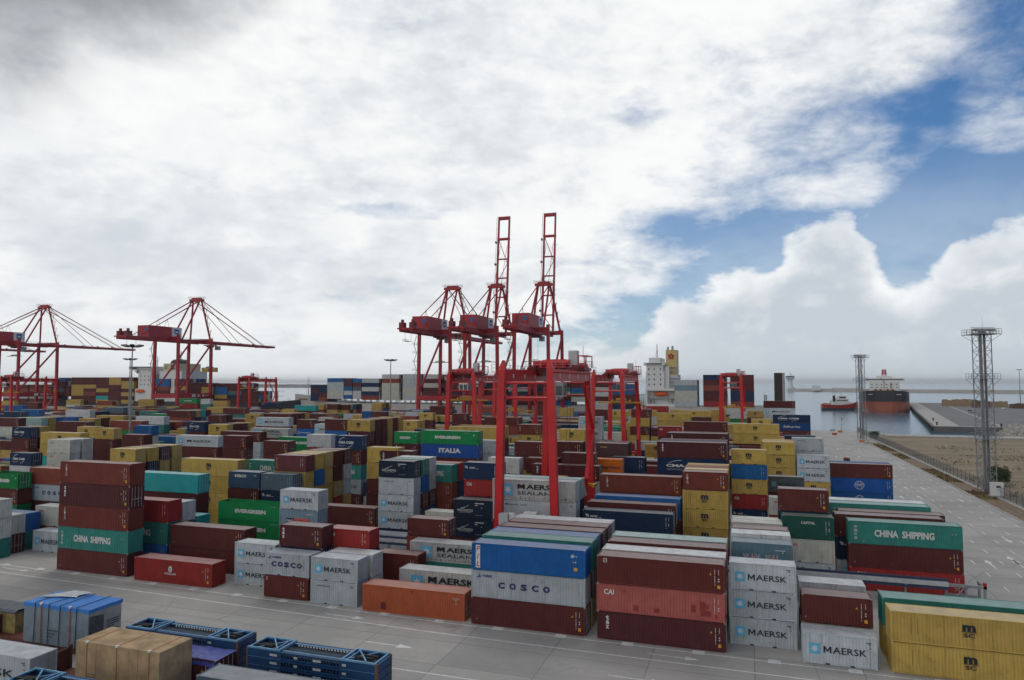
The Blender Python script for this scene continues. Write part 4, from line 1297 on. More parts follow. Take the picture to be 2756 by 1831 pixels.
-153.14 290.80 2 10.60 5,3,4,8 0000
-121.40 290.80 2 10.60 39,26,3,3 0000
-102.20 290.80 4 10.60 8,7,12,24 0000
-45.28 290.80 4 7.95 18,26,7 000
-365.54 293.70 4 10.60 7,5,14,3 0000
-307.99 293.70 4 10.60 3,3,6,8 0000
-295.40 293.70 2 10.60 26,8,5,39 0000
-288.94 293.70 4 10.60 5,26,14,5 0000
-244.46 293.70 4 10.60 8,10,24,5 0000
-200.08 293.70 2 10.60 3,0,7,5 0000
-180.98 293.70 4 10.60 12,3,5,5 0000
-143.11 293.70 4 10.60 5,8,16,7 0000
-104.86 293.70 2 10.60 6,39,4,7 0000
-91.94 293.70 4 10.60 39,20,39,18 0000
-79.25 293.70 4 10.60 5,3,3,7 0000
-47.36 293.70 4 7.95 39,6,3 000
-390.86 305.30 4 10.60 0,3,3,0 0000
-378.27 305.30 2 10.60 16,5,12,3 0000
-359.07 305.30 2 10.60 16,5,26,7 0000
-352.56 305.30 4 10.60 0,0,5,39 0000
-327.38 305.30 4 10.60 5,5,3,5 0000
-302.05 305.30 4 10.60 16,3,8,5 0000
-166.58 305.30 2 10.60 26,3,3,4 0000
-102.90 305.30 4 10.60 3,3,12,26 0000
-387.50 308.20 4 10.60 5,8,0,3 0000
-374.91 308.20 4 10.60 5,14,18,12 0000
-336.13 308.20 4 10.60 8,5,10,3 0000
-323.49 308.20 4 10.60 8,5,5,5 0000
-291.27 308.20 2 10.60 3,20,14,14 0000
-284.71 308.20 4 10.60 14,4,16,0 0000
-252.92 308.20 4 10.60 5,5,5,7 0000
-177.08 308.20 4 10.60 14,7,18,5 0000
-164.44 308.20 2 10.60 8,5,0,0 0000
-9.52 308.20 4 10.60 5,39,5,3 0000
-327.18 311.10 2 10.60 3,39,18,3 0000
-314.16 311.10 4 10.60 5,5,5,26 0000
-244.45 311.10 4 10.60 14,26,6,39 0000
-62.10 311.10 4 7.95 26,3,5 000
-4.98 311.10 2 10.60 26,3,3,12 0000
-385.18 314.00 4 10.60 39,5,10,14 0000
-372.54 314.00 4 10.60 3,3,5,5 0000
-359.95 314.00 2 10.60 18,14,3,3 0000
-321.27 314.00 2 10.60 5,5,3,3 0000
-314.71 314.00 4 10.60 3,39,0,14 0000
-235.58 314.00 2 10.60 5,5,8,3 0000
-178.52 314.00 4 10.60 8,5,16,0 0000
-100.71 314.00 2 10.60 4,3,3,4 0000
1.12 314.00 2 10.60 39,0,7,3 0000
-406.42 316.90 4 10.60 26,14,39,0 0000
-310.67 316.90 4 10.60 3,12,4,5 0000
-259.68 316.90 2 10.60 5,7,5,10 0000
-253.12 316.90 2 10.60 5,10,10,5 0000
-168.39 316.90 4 10.60 39,10,39,39 0000
-8.68 316.90 4 10.60 3,5,14,3 0000
-403.83 319.80 4 10.60 3,5,5,3 0000
-391.14 319.80 4 10.60 3,5,26,3 0000
-340.73 319.80 4 10.60 14,20,39,5 0000
-251.01 319.80 2 10.60 26,39,3,14 0000
-244.55 319.80 2 10.60 0,5,4,16 0000
-180.90 319.80 4 10.60 39,5,39,12 0000
-168.21 319.80 4 10.60 10,0,3,5 0000
-52.88 319.80 2 7.95 3,3,26 000
-1.36 319.80 4 10.60 14,10,0,3 0000
-363.20 331.40 2 10.60 5,3,3,24 0000
-356.74 331.40 4 10.60 39,8,10,3 0000
-331.41 331.40 2 10.60 5,3,3,26 0000
-324.90 331.40 2 10.60 7,16,5,3 0000
-318.44 331.40 4 10.60 7,5,20,16 0000
-222.74 331.40 4 10.60 5,4,3,39 0000
-165.29 331.40 2 10.60 18,5,5,0 0000
-158.73 331.40 4 10.60 12,4,4,24 0000
-77.60 331.40 2 10.60 18,5,5,5 0000
-71.04 331.40 4 10.60 24,39,39,5 0000
-58.40 331.40 4 7.95 0,0,5 000
-26.23 331.40 4 10.60 10,5,26,3 0000
-13.59 331.40 2 10.60 12,5,5,14 0000
-7.03 331.40 4 10.60 5,8,16,16 0000
-400.00 334.30 4 10.60 16,14,18,5 0000
-369.71 334.30 2 10.60 0,3,24,3 0000
-356.69 334.30 4 10.60 18,39,3,4 0000
-344.05 334.30 2 10.60 5,24,26,5 0000
-337.54 334.30 4 10.60 3,4,3,5 0000
-178.46 334.30 2 10.60 16,3,5,39 0000
-171.95 334.30 4 10.60 3,39,5,26 0000
-159.36 334.30 4 10.60 5,5,4,5 0000
-82.96 334.30 2 10.60 7,26,20,12 0000
-19.53 334.30 2 10.60 4,3,26,3 0000
-0.48 334.30 4 10.60 3,39,14,7 0000
-241.99 337.20 4 10.60 3,3,5,24 0000
-77.80 337.20 4 10.60 7,8,39,12 0000
-65.16 337.20 4 10.60 26,20,3,3 0000
-20.30 337.20 4 10.60 26,8,7,39 0000
-459.27 340.10 2 10.60 6,26,39,5 0000
-401.39 340.10 4 10.60 3,5,14,20 0000
-349.97 340.10 2 10.60 26,26,5,14 0000
-343.41 340.10 2 10.60 10,6,3,24 0000
-336.85 340.10 4 10.60 5,24,5,3 0000
-298.98 340.10 4 10.60 3,20,4,5 0000
-5.58 340.10 4 10.60 3,39,14,26 0000
-437.83 343.00 2 10.60 14,5,7,5 0000
-296.51 343.00 4 10.60 5,12,12,4 0000
-230.26 343.00 2 10.60 4,3,6,39 0000
-172.43 343.00 4 10.60 5,3,5,12 0000
-25.03 343.00 4 10.60 14,20,5,18 0000
-448.26 345.90 4 10.60 14,14,39,14 0000
-335.69 345.90 2 10.60 39,7,3,16 0000
-178.59 345.90 4 10.60 39,12,39,0 0000
-165.95 345.90 4 10.60 3,8,5,14 0000
-153.36 345.90 2 10.60 20,10,5,12 0000
-84.91 345.90 4 10.60 39,6,16,24 0000
-65.86 345.90 4 10.60 8,12,8,8 0000"""
LAB = """plain maroon container nearest above the blue-tarped crate|shipping containers stacked in the yard
sea green container with white lettering nearest left of the crimson emblem container|shipping containers stacked in the yard
red-brown container with vertical white letters nearest left of the crimson emblem container|shipping containers stacked in the yard
dark maroon container with short vertical white lettering nearest left of the plum container|shipping containers stacked in the yard
red-brown container with vertical white letters nearest left of the plum container|shipping containers stacked in the yard
crimson container with round white emblem, topmost of its stack|shipping containers stacked in the yard
long plain rust-orange container, topmost of its stack|shipping containers stacked in the yard
plain maroon container nearest below the blue red-lettered container|shipping containers stacked in the yard
grey container with spaced navy letters nearest below the blue red-lettered container|shipping containers stacked in the yard
blue container with red vertical letters, topmost of its stack|shipping containers stacked in the yard
yellow container with black logo nearest left of the faded patched red container|shipping containers stacked in the yard
plain maroon container nearest right of the blue red-lettered container|shipping containers stacked in the yard
sea green container with white lettering nearest above the blue red-lettered container|shipping containers stacked in the yard
plain blue container nearest below the nearest red gantry crane|shipping containers stacked in the yard
plain maroon container, second-nearest of its look below the nearest red gantry crane|shipping containers stacked in the yard
plain maroon container nearest below the nearest red gantry crane|shipping containers stacked in the yard
plain white container nearest below the nearest red gantry crane|shipping containers stacked in the yard
dark maroon lettered container nearest below the faded patched red container|shipping containers stacked in the yard
faded patched red container with white letters, inside its stack|shipping containers stacked in the yard
brown-red container with small square logo nearest above the faded patched red container|shipping containers stacked in the yard
plain white container nearest above the faded patched red container|shipping containers stacked in the yard
plain maroon container nearest above the faded patched red container|shipping containers stacked in the yard
pale green plain container nearest above the faded patched red container|shipping containers stacked in the yard
pale grey starred container nearest below the grey-brown gold-lettered container|shipping containers stacked in the yard
pale grey starred container, second-nearest of its look below the steel blue lettered container|shipping containers stacked in the yard
pale grey starred container nearest below the steel blue lettered container|shipping containers stacked in the yard
steel blue container with outlined red and white letters, topmost of its stack|shipping containers stacked in the yard
plain white container nearest above the steel blue lettered container|shipping containers stacked in the yard
plain maroon container nearest above the steel blue lettered container|shipping containers stacked in the yard
off-white container with small red lettering nearest above the steel blue lettered container|shipping containers stacked in the yard
off-white container with small red lettering, second-nearest of its look above the steel blue lettered container|shipping containers stacked in the yard
sea green container with white lettering, second-nearest of its look left of the plum container|shipping containers stacked in the yard
off-white container with small red lettering, third-nearest of its look left of the crimson emblem container|shipping containers stacked in the yard
off-white container with small red lettering, fourth-nearest of its look above the blue-tarped crate|shipping containers stacked in the yard
plain maroon container, second-nearest of its look above the blue-tarped crate|shipping containers stacked in the yard
off-white container with small red lettering, second-nearest of its look left of the crimson emblem container|shipping containers stacked in the yard
sea green container with white lettering nearest left of the plum container|shipping containers stacked in the yard
plain blue container nearest left of the crimson emblem container|shipping containers stacked in the yard
pale grey container with black lettering and blue star nearest above the blue-tarped crate|shipping containers stacked in the yard
off-white container with small red lettering nearest left of the crimson emblem container|shipping containers stacked in the yard
plain maroon container, fourth-nearest of its look above the blue-tarped crate|shipping containers stacked in the yard
green container with bold white lettering nearest left of the plum container|shipping containers stacked in the yard
plain maroon container, second-nearest of its look left of the crimson emblem container|shipping containers stacked in the yard
grey container with spaced navy letters nearest left of the plum container|shipping containers stacked in the yard
plain brick-red container nearest left of the crimson emblem container|shipping containers stacked in the yard
plain maroon container nearest below the plum container|shipping containers stacked in the yard
turquoise plain container nearest below the plum container|shipping containers stacked in the yard
plain blue container nearest below the plum container|shipping containers stacked in the yard
sea green container with white lettering nearest above the crimson emblem container|shipping containers stacked in the yard
red container with white letters nearest below the plum container|shipping containers stacked in the yard
plain white container nearest above the crimson emblem container|shipping containers stacked in the yard
turquoise plain container nearest above the crimson emblem container|shipping containers stacked in the yard
plain maroon container nearest right of the crimson emblem container|shipping containers stacked in the yard
plain maroon container nearest above the crimson emblem container|shipping containers stacked in the yard
pale grey starred container nearest right of the crimson emblem container|shipping containers stacked in the yard
pale grey starred container nearest left of the sign-panelled grey-blue container|shipping containers stacked in the yard
brown-red container with small square logo nearest below the sign-panelled grey-blue container|shipping containers stacked in the yard
grey container with spaced navy letters nearest below the sign-panelled grey-blue container|shipping containers stacked in the yard
plain pale grey container with tiny lettering nearest left of the rust-orange container|shipping containers stacked in the yard
pale grey starred container nearest below the sign-panelled grey-blue container|shipping containers stacked in the yard
navy container with small white lettering nearest below the sign-panelled grey-blue container|shipping containers stacked in the yard
dark maroon container with short vertical white lettering nearest below the sign-panelled grey-blue container|shipping containers stacked in the yard
red container with white letters nearest right of the sign-panelled grey-blue container|shipping containers stacked in the yard
plain white container nearest left of the rust-orange container|shipping containers stacked in the yard
red-brown container with vertical white letters nearest above the rust-orange container|shipping containers stacked in the yard
plain maroon container nearest above the rust-orange container|shipping containers stacked in the yard
weathered grey container with two lines of black lettering nearest above the rust-orange container|shipping containers stacked in the yard
sea green container with white lettering nearest left of the blue red-lettered container|shipping containers stacked in the yard
large grey double-lettered container nearest left of the blue red-lettered container|shipping containers stacked in the yard
green container with bold white lettering nearest left of the sign-panelled grey-blue container|shipping containers stacked in the yard
green container with bold white lettering nearest below the slate navy lettered container|shipping containers stacked in the yard
grey-blue container with navy and coral sign panels, inside its stack|shipping containers stacked in the yard
pale grey starred container nearest above the sign-panelled grey-blue container|shipping containers stacked in the yard
pale grey starred container nearest below the cobalt lettered container|shipping containers stacked in the yard
pale grey starred container nearest below the slender middle lamp mast|shipping containers stacked in the yard
plain pale grey container with tiny lettering nearest left of the cobalt lettered container|shipping containers stacked in the yard
blue-black container with white wing emblem nearest left of the cobalt lettered container|shipping containers stacked in the yard
plain maroon container, second-nearest of its look below the cobalt lettered container|shipping containers stacked in the yard
plain blue container nearest below the cobalt lettered container|shipping containers stacked in the yard
sea green container with white lettering nearest left of the cobalt lettered container|shipping containers stacked in the yard
dark maroon container with short vertical white lettering nearest below the cobalt lettered container|shipping containers stacked in the yard
off-white container with small red lettering nearest below the cobalt lettered container|shipping containers stacked in the yard
plain white container nearest left of the cobalt lettered container|shipping containers stacked in the yard
plain maroon container nearest right of the sign-panelled grey-blue container|shipping containers stacked in the yard
pale grey container with black lettering and blue star nearest above the rust-orange container|shipping containers stacked in the yard
off-white container with small red lettering nearest above the rust-orange container|shipping containers stacked in the yard
blue-black container with white wing emblem nearest left of the blue red-lettered container|shipping containers stacked in the yard
blue-black container with white wing emblem nearest below the cobalt lettered container|shipping containers stacked in the yard
plain pale grey container with tiny lettering nearest above the blue red-lettered container|shipping containers stacked in the yard
large grey double-lettered container nearest left of the nearest red gantry crane|shipping containers stacked in the yard
pale green plain container nearest left of the nearest red gantry crane|shipping containers stacked in the yard
red container with white letters nearest above the blue red-lettered container|shipping containers stacked in the yard
navy container with small white lettering nearest right of the cobalt lettered container|shipping containers stacked in the yard
plain brick-red container nearest above the rust-orange container|shipping containers stacked in the yard
plain brick-red container nearest below the cobalt lettered container|shipping containers stacked in the yard
sea green container with white lettering nearest below the cobalt lettered container|shipping containers stacked in the yard
red container with white letters nearest below the cobalt lettered container|shipping containers stacked in the yard
red-brown container with vertical white letters nearest right of the bright orange container|shipping containers stacked in the yard
navy container with small white lettering nearest below the bright orange container|shipping containers stacked in the yard
plain maroon container nearest below the bright orange container|shipping containers stacked in the yard
plain blue container nearest below the grey-brown gold-lettered container|shipping containers stacked in the yard
yellow container with black logo nearest left of the steel blue lettered container|shipping containers stacked in the yard
yellow container with black logo, second-nearest of its look left of the steel blue lettered container|shipping containers stacked in the yard
yellow container with black logo, third-nearest of its look left of the steel blue lettered container|shipping containers stacked in the yard
red-brown container with vertical white letters nearest left of the smoke-grey container|shipping containers stacked in the yard
dusty yellow plain container nearest left of the smoke-grey container|shipping containers stacked in the yard
plain pale grey container with tiny lettering nearest below the dark green lettered container|shipping containers stacked in the yard
off-white container with small red lettering nearest below the dark green lettered container|shipping containers stacked in the yard
dark green container with small white capitals, topmost of its stack|shipping containers stacked in the yard
plain maroon container nearest above the dark green lettered container|shipping containers stacked in the yard
red container with white letters nearest right of the dark green lettered container|shipping containers stacked in the yard
plain maroon container, second-nearest of its look below the tall right lattice mast|shipping containers stacked in the yard
sea green container with white lettering nearest below the tall right lattice mast|shipping containers stacked in the yard
pale grey starred container nearest below the dark green lettered container|shipping containers stacked in the yard
navy container with small white lettering nearest right of the dark green lettered container|shipping containers stacked in the yard
plain maroon container nearest right of the dark green lettered container|shipping containers stacked in the yard
plain maroon container nearest below the tall right lattice mast|shipping containers stacked in the yard
sea green container with white lettering nearest right of the dark green lettered container|shipping containers stacked in the yard
plain white container nearest right of the dark green lettered container|shipping containers stacked in the yard
yellow container with black logo nearest below the slate navy lettered container|shipping containers stacked in the yard
yellow container with black logo, second-nearest of its look above the crimson emblem container|shipping containers stacked in the yard
yellow container with black logo nearest left of the slate navy lettered container|shipping containers stacked in the yard
yellow container with black logo nearest right of the plum container|shipping containers stacked in the yard
plain maroon container nearest below the slate navy lettered container|shipping containers stacked in the yard
slate navy container with white lower-case letters, topmost of its stack|shipping containers stacked in the yard
navy container with small white lettering nearest right of the slate navy lettered container|shipping containers stacked in the yard
plain slate blue container nearest below the wine-red gold-lettered container|shipping containers stacked in the yard
dusty yellow plain container nearest below the wine-red gold-lettered container|shipping containers stacked in the yard
wine-red container with vertical gold letters, topmost of its stack|shipping containers stacked in the yard
plain blue container nearest right of the wine-red gold-lettered container|shipping containers stacked in the yard
yellow container with black logo nearest right of the wine-red gold-lettered container|shipping containers stacked in the yard
dusty yellow plain container nearest below the slender middle lamp mast|shipping containers stacked in the yard
dusty yellow plain container nearest right of the wine-red gold-lettered container|shipping containers stacked in the yard
dusty yellow plain container nearest right of the sign-panelled grey-blue container|shipping containers stacked in the yard
plain maroon container nearest above the sign-panelled grey-blue container|shipping containers stacked in the yard
plain maroon container nearest right of the wine-red gold-lettered container|shipping containers stacked in the yard
plain pale grey container with tiny lettering nearest right of the sign-panelled grey-blue container|shipping containers stacked in the yard
plain white container, second-nearest of its look right of the wine-red gold-lettered container|shipping containers stacked in the yard
plain maroon container, second-nearest of its look below the slender middle lamp mast|shipping containers stacked in the yard
yellow container with black logo nearest left of the plum container|shipping containers stacked in the yard
navy container with small white lettering nearest below the plum container|shipping containers stacked in the yard
dusty yellow plain container nearest left of the plum container|shipping containers stacked in the yard
dusty yellow plain container nearest below the plum container|shipping containers stacked in the yard
plain plum container, topmost of its stack|shipping containers stacked in the yard
dusty yellow plain container nearest left of the slate navy lettered container|shipping containers stacked in the yard
dusty yellow plain container nearest right of the plum container|shipping containers stacked in the yard
off-white container with small red lettering, fourth-nearest of its look left of the plum container|shipping containers stacked in the yard
off-white container with small red lettering nearest left of the crane lifting a container|shipping containers stacked in the yard
off-white container with small red lettering nearest left of the plum container|shipping containers stacked in the yard
off-white container with small red lettering nearest below the tall left lamp mast|shipping containers stacked in the yard
plain white container nearest left of the crimson emblem container|shipping containers stacked in the yard
midnight blue container with white lettering and arcs nearest left of the crimson emblem container|shipping containers stacked in the yard
plain maroon container nearest below the cobalt lettered container|shipping containers stacked in the yard
cobalt blue container with white lettering, inside its stack|shipping containers stacked in the yard
green container with bold white lettering nearest above the cobalt lettered container|shipping containers stacked in the yard
plain pale grey container with tiny lettering nearest right of the cobalt lettered container|shipping containers stacked in the yard
dark maroon container with short vertical white lettering nearest right of the sign-panelled grey-blue container|shipping containers stacked in the yard
grey container with spaced navy letters nearest right of the sign-panelled grey-blue container|shipping containers stacked in the yard
sea green container with white lettering nearest right of the wine-red gold-lettered container|shipping containers stacked in the yard
plain maroon container nearest below the slender middle lamp mast|shipping containers stacked in the yard
midnight blue container with white lettering and arcs nearest right of the wine-red gold-lettered container|shipping containers stacked in the yard
green container with bold white lettering nearest above the wine-red gold-lettered container|shipping containers stacked in the yard
plain maroon container nearest right of the plum container|shipping containers stacked in the yard
pale grey container with black lettering and blue star nearest right of the plum container|shipping containers stacked in the yard
pale grey starred container nearest above the slate navy lettered container|shipping containers stacked in the yard
plain maroon container nearest left of the wine-red gold-lettered container|shipping containers stacked in the yard
midnight blue container with white lettering and arcs nearest right of the bright orange container|shipping containers stacked in the yard
dark maroon container with short vertical white lettering nearest right of the grey-brown gold-lettered container|shipping containers stacked in the yard
navy container with small white lettering nearest above the steel blue lettered container|shipping containers stacked in the yard
red container with white letters nearest left of the smoke-grey container|shipping containers stacked in the yard
yellow container with black logo nearest left of the smoke-grey container|shipping containers stacked in the yard
plain blue container nearest left of the smoke-grey container|shipping containers stacked in the yard
yellow container with black logo, second-nearest of its look left of the smoke-grey container|shipping containers stacked in the yard
grey-brown container with pale gold lettering, topmost of its stack|shipping containers stacked in the yard
bright orange container with navy lettering, topmost of its stack|shipping containers stacked in the yard
plain maroon container, second-nearest of its look left of the nearest red gantry crane|shipping containers stacked in the yard
plain maroon container nearest left of the white ship bridge|shipping containers stacked in the yard
grey container with spaced navy letters nearest below the nearest red gantry crane|shipping containers stacked in the yard
dark maroon lettered container nearest left of the nearest red gantry crane|shipping containers stacked in the yard
plain white container nearest right of the cobalt lettered container|shipping containers stacked in the yard
plain maroon container nearest left of the nearest red gantry crane|shipping containers stacked in the yard
plain maroon container nearest above the nearest red gantry crane|shipping containers stacked in the yard
smoke-grey container with faded black lettering, topmost of its stack|shipping containers stacked in the yard
off-white container with small red lettering nearest below the smoke-grey container|shipping containers stacked in the yard
navy container with small white lettering nearest right of the bright orange container|shipping containers stacked in the yard
dark maroon container with short vertical white lettering nearest left of the cobalt lettered container|shipping containers stacked in the yard
green container with bold white lettering nearest left of the cobalt lettered container|shipping containers stacked in the yard
dark maroon lettered container nearest below the slender middle lamp mast|shipping containers stacked in the yard
yellow container with black logo, second-nearest of its look below the slender middle lamp mast|shipping containers stacked in the yard
plain maroon container nearest left of the slender middle lamp mast|shipping containers stacked in the yard
yellow container with black logo nearest above the smoke-grey container|shipping containers stacked in the yard
yellow container with black logo, second-nearest of its look above the smoke-grey container|shipping containers stacked in the yard
yellow container with black logo nearest below the ultramarine script container|shipping containers stacked in the yard
plain pale grey container with tiny lettering nearest below the ultramarine script container|shipping containers stacked in the yard
yellow container with black logo nearest right of the smoke-grey container|shipping containers stacked in the yard
pale grey starred container nearest above the dark green lettered container|shipping containers stacked in the yard
pale grey starred container nearest below the ultramarine script container|shipping containers stacked in the yard
royal blue container with white globe emblem nearest right of the dark green lettered container|shipping containers stacked in the yard
royal blue container with white globe emblem nearest below the smaller lattice mast|shipping containers stacked in the yard
plain maroon container nearest right of the smoke-grey container|shipping containers stacked in the yard
yellow container with black logo nearest right of the cobalt lettered container|shipping containers stacked in the yard
dark maroon container with short vertical white lettering nearest right of the white ship bridge|shipping containers stacked in the yard
yellow container with black logo nearest above the nearest red gantry crane|shipping containers stacked in the yard
midnight blue container with white lettering and arcs nearest right of the plum container|shipping containers stacked in the yard
yellow container with black logo nearest above the slate navy lettered container|shipping containers stacked in the yard
pale grey starred container, second-nearest of its look above the slate navy lettered container|shipping containers stacked in the yard
large grey double-lettered container nearest above the wine-red gold-lettered container|shipping containers stacked in the yard
sky blue container with ringed white lettering, inside its stack|shipping containers stacked in the yard
plain maroon container nearest above the wine-red gold-lettered container|shipping containers stacked in the yard
plain maroon container nearest above the plum container|shipping containers stacked in the yard
yellow container with black logo, fourth-nearest of its look above the smoke-grey container|shipping containers stacked in the yard
yellow container with black logo, second-nearest of its look left of the ultramarine script container|shipping containers stacked in the yard
plain maroon container nearest right of the white ship bridge|shipping containers stacked in the yard
red container with white letters nearest below the white ship bridge|shipping containers stacked in the yard
dusty yellow plain container nearest right of the grey-brown gold-lettered container|shipping containers stacked in the yard
yellow container with black logo nearest right of the white ship bridge|shipping containers stacked in the yard
yellow container with black logo, third-nearest of its look left of the ultramarine script container|shipping containers stacked in the yard
pale grey container with black lettering and blue star nearest above the smoke-grey container|shipping containers stacked in the yard
plain maroon container nearest above the ultramarine script container|shipping containers stacked in the yard
plain maroon container nearest below the ultramarine script container|shipping containers stacked in the yard
ultramarine container with white script, inside its stack|shipping containers stacked in the yard
midnight blue container with white lettering and arcs nearest above the ultramarine script container|shipping containers stacked in the yard
yellow container with black logo, second-nearest of its look right of the white ship bridge|shipping containers stacked in the yard
yellow container with black logo nearest right of the grey-brown gold-lettered container|shipping containers stacked in the yard
plain maroon container nearest right of the grey-brown gold-lettered container|shipping containers stacked in the yard
yellow container with black logo nearest below the white ship bridge|shipping containers stacked in the yard
plain maroon container nearest below the white ship bridge|shipping containers stacked in the yard
pale grey starred container nearest left of the grey-brown gold-lettered container|shipping containers stacked in the yard
pale grey starred container nearest above the bright orange container|shipping containers stacked in the yard
pale grey starred container nearest above the grey-brown gold-lettered container|shipping containers stacked in the yard
yellow container with black logo nearest left of the nearest red gantry crane|shipping containers stacked in the yard
red-brown container with vertical white letters nearest left of the nearest red gantry crane|shipping containers stacked in the yard
yellow container with black logo nearest below the slender middle lamp mast|shipping containers stacked in the yard
yellow container with black logo nearest above the cobalt lettered container|shipping containers stacked in the yard
plain maroon container nearest right of the slender middle lamp mast|shipping containers stacked in the yard
plain brick-red container nearest right of the slender middle lamp mast|shipping containers stacked in the yard
plain maroon container nearest right of the cobalt lettered container|shipping containers stacked in the yard
yellow container with black logo, second-nearest of its look above the grey-brown gold-lettered container|shipping containers stacked in the yard
yellow container with black logo nearest left of the ultramarine script container|shipping containers stacked in the yard
plain white container nearest left of the ultramarine script container|shipping containers stacked in the yard
red container with white letters nearest above the bright orange container|shipping containers stacked in the yard
navy container with small white lettering nearest above the wine-red gold-lettered container|shipping containers stacked in the yard
turquoise plain container nearest above the wine-red gold-lettered container|shipping containers stacked in the yard
plain maroon container nearest below the crane lifting a container|shipping containers stacked in the yard
red container with white letters nearest above the plum container|shipping containers stacked in the yard
green container with bold white lettering nearest above the plum container|shipping containers stacked in the yard
plain maroon container, second-nearest of its look right of the plum container|shipping containers stacked in the yard
plain maroon container, second-nearest of its look above the wine-red gold-lettered container|shipping containers stacked in the yard
yellow container with black logo nearest left of the slender middle lamp mast|shipping containers stacked in the yard
pale grey starred container nearest left of the slender middle lamp mast|shipping containers stacked in the yard
plain white container nearest right of the wine-red gold-lettered container|shipping containers stacked in the yard
plain maroon container, third-nearest of its look above the sign-panelled grey-blue container|shipping containers stacked in the yard
plain maroon container nearest above the slate navy lettered container|shipping containers stacked in the yard
plain maroon container, second-nearest of its look above the slate navy lettered container|shipping containers stacked in the yard
plain blue container, second-nearest of its look left of the tall left lamp mast|shipping containers stacked in the yard
plain blue container nearest left of the tall left lamp mast|shipping containers stacked in the yard
navy container with small white lettering nearest left of the tall left lamp mast|shipping containers stacked in the yard
pale green plain container nearest left of the tall left lamp mast|shipping containers stacked in the yard
off-white container with small red lettering nearest left of the tall left lamp mast|shipping containers stacked in the yard
plain maroon container, third-nearest of its look left of the tall left lamp mast|shipping containers stacked in the yard
plain maroon container, second-nearest of its look left of the tall left lamp mast|shipping containers stacked in the yard
midnight blue lettered container nearest left of the tall left lamp mast|shipping containers stacked in the yard
yellow container with black logo nearest left of the tall left lamp mast|shipping containers stacked in the yard
plain maroon container nearest left of the tall left lamp mast|shipping containers stacked in the yard
yellow container with black logo nearest left of the crane lifting a container|shipping containers stacked in the yard
yellow container with black logo, second-nearest of its look left of the crane lifting a container|shipping containers stacked in the yard
plain maroon container, third-nearest of its look below the tall left lamp mast|shipping containers stacked in the yard
plain maroon container, second-nearest of its look below the tall left lamp mast|shipping containers stacked in the yard
yellow container with black logo, second-nearest of its look below the tall left lamp mast|shipping containers stacked in the yard
yellow container with black logo nearest below the tall left lamp mast|shipping containers stacked in the yard
plain slate blue container nearest below the tall left lamp mast|shipping containers stacked in the yard
plain white container nearest left of the tall left lamp mast|shipping containers stacked in the yard
plain brick-red container nearest below the tall left lamp mast|shipping containers stacked in the yard
plain white container nearest above the plum container|shipping containers stacked in the yard
plain blue container nearest below the tall left lamp mast|shipping containers stacked in the yard
plain maroon container nearest left of the plum container|shipping containers stacked in the yard
plain maroon container, second-nearest of its look right of the sign-panelled grey-blue container|shipping containers stacked in the yard
plain maroon container nearest left of the cobalt lettered container|shipping containers stacked in the yard
yellow container with black logo nearest right of the sign-panelled grey-blue container|shipping containers stacked in the yard
yellow container with black logo, second-nearest of its look left of the cobalt lettered container|shipping containers stacked in the yard
dark maroon lettered container, second-nearest of its look left of the cobalt lettered container|shipping containers stacked in the yard
plain maroon container nearest above the cobalt lettered container|shipping containers stacked in the yard
sea green container with white lettering nearest left of the wine-red gold-lettered container|shipping containers stacked in the yard
pale grey starred container, second-nearest of its look below the tall right lattice mast|shipping containers stacked in the yard
plain maroon container nearest below the dark green lettered container|shipping containers stacked in the yard
plain white container nearest below the dark green lettered container|shipping containers stacked in the yard
yellow container with black logo, third-nearest of its look right of the steel blue lettered container|shipping containers stacked in the yard
yellow container with black logo nearest right of the dark green lettered container|shipping containers stacked in the yard
yellow container with black logo nearest below the dark green lettered container|shipping containers stacked in the yard
sea green container with white lettering nearest below the ultramarine script container|shipping containers stacked in the yard
plain maroon container, fourth-nearest of its look left of the tall left lamp mast|shipping containers stacked in the yard
plain blue container nearest above the plum container|shipping containers stacked in the yard
yellow container with black logo nearest right of the bright orange container|shipping containers stacked in the yard
off-white container with small red lettering nearest above the grey-brown gold-lettered container|shipping containers stacked in the yard
grey container with spaced navy letters nearest right of the grey-brown gold-lettered container|shipping containers stacked in the yard
yellow container with black logo nearest above the grey-brown gold-lettered container|shipping containers stacked in the yard""".split('\n')
li = 0; rest = MB(); RK = list('MLlmyrtxcZCkbBnNeIghoOHwaSsPWKGfqudjQvpFR'); rc = random.Random(11)
for ln in STK.strip().split('\n'):
    x, y, L, zt, codes, vis = ln.split(); codes = [RK[int(q)] for q in codes.split(',')]; x, y, zt = float(x), float(y), float(zt); L = 12.19 if L == '4' else 6.06; h = zt / len(codes)
    for i, c in enumerate(codes):
        jx, jy = rc.uniform(-.05, .05), rc.uniform(-.03, .03); door = rc.random() < .55
        if vis[i] == '1':
            lb, grp = LAB[li].split('|'); li += 1
            container(c, L, h - .012, x + jx, y + jy, i * h, lb, grp, door, open_top=(c == 'e' and y < 95))
        else: rest.box(x + jx, x + jx + L, y + jy, y + jy + 2.44, i * h, i * h + h - .03, RK.index(c))
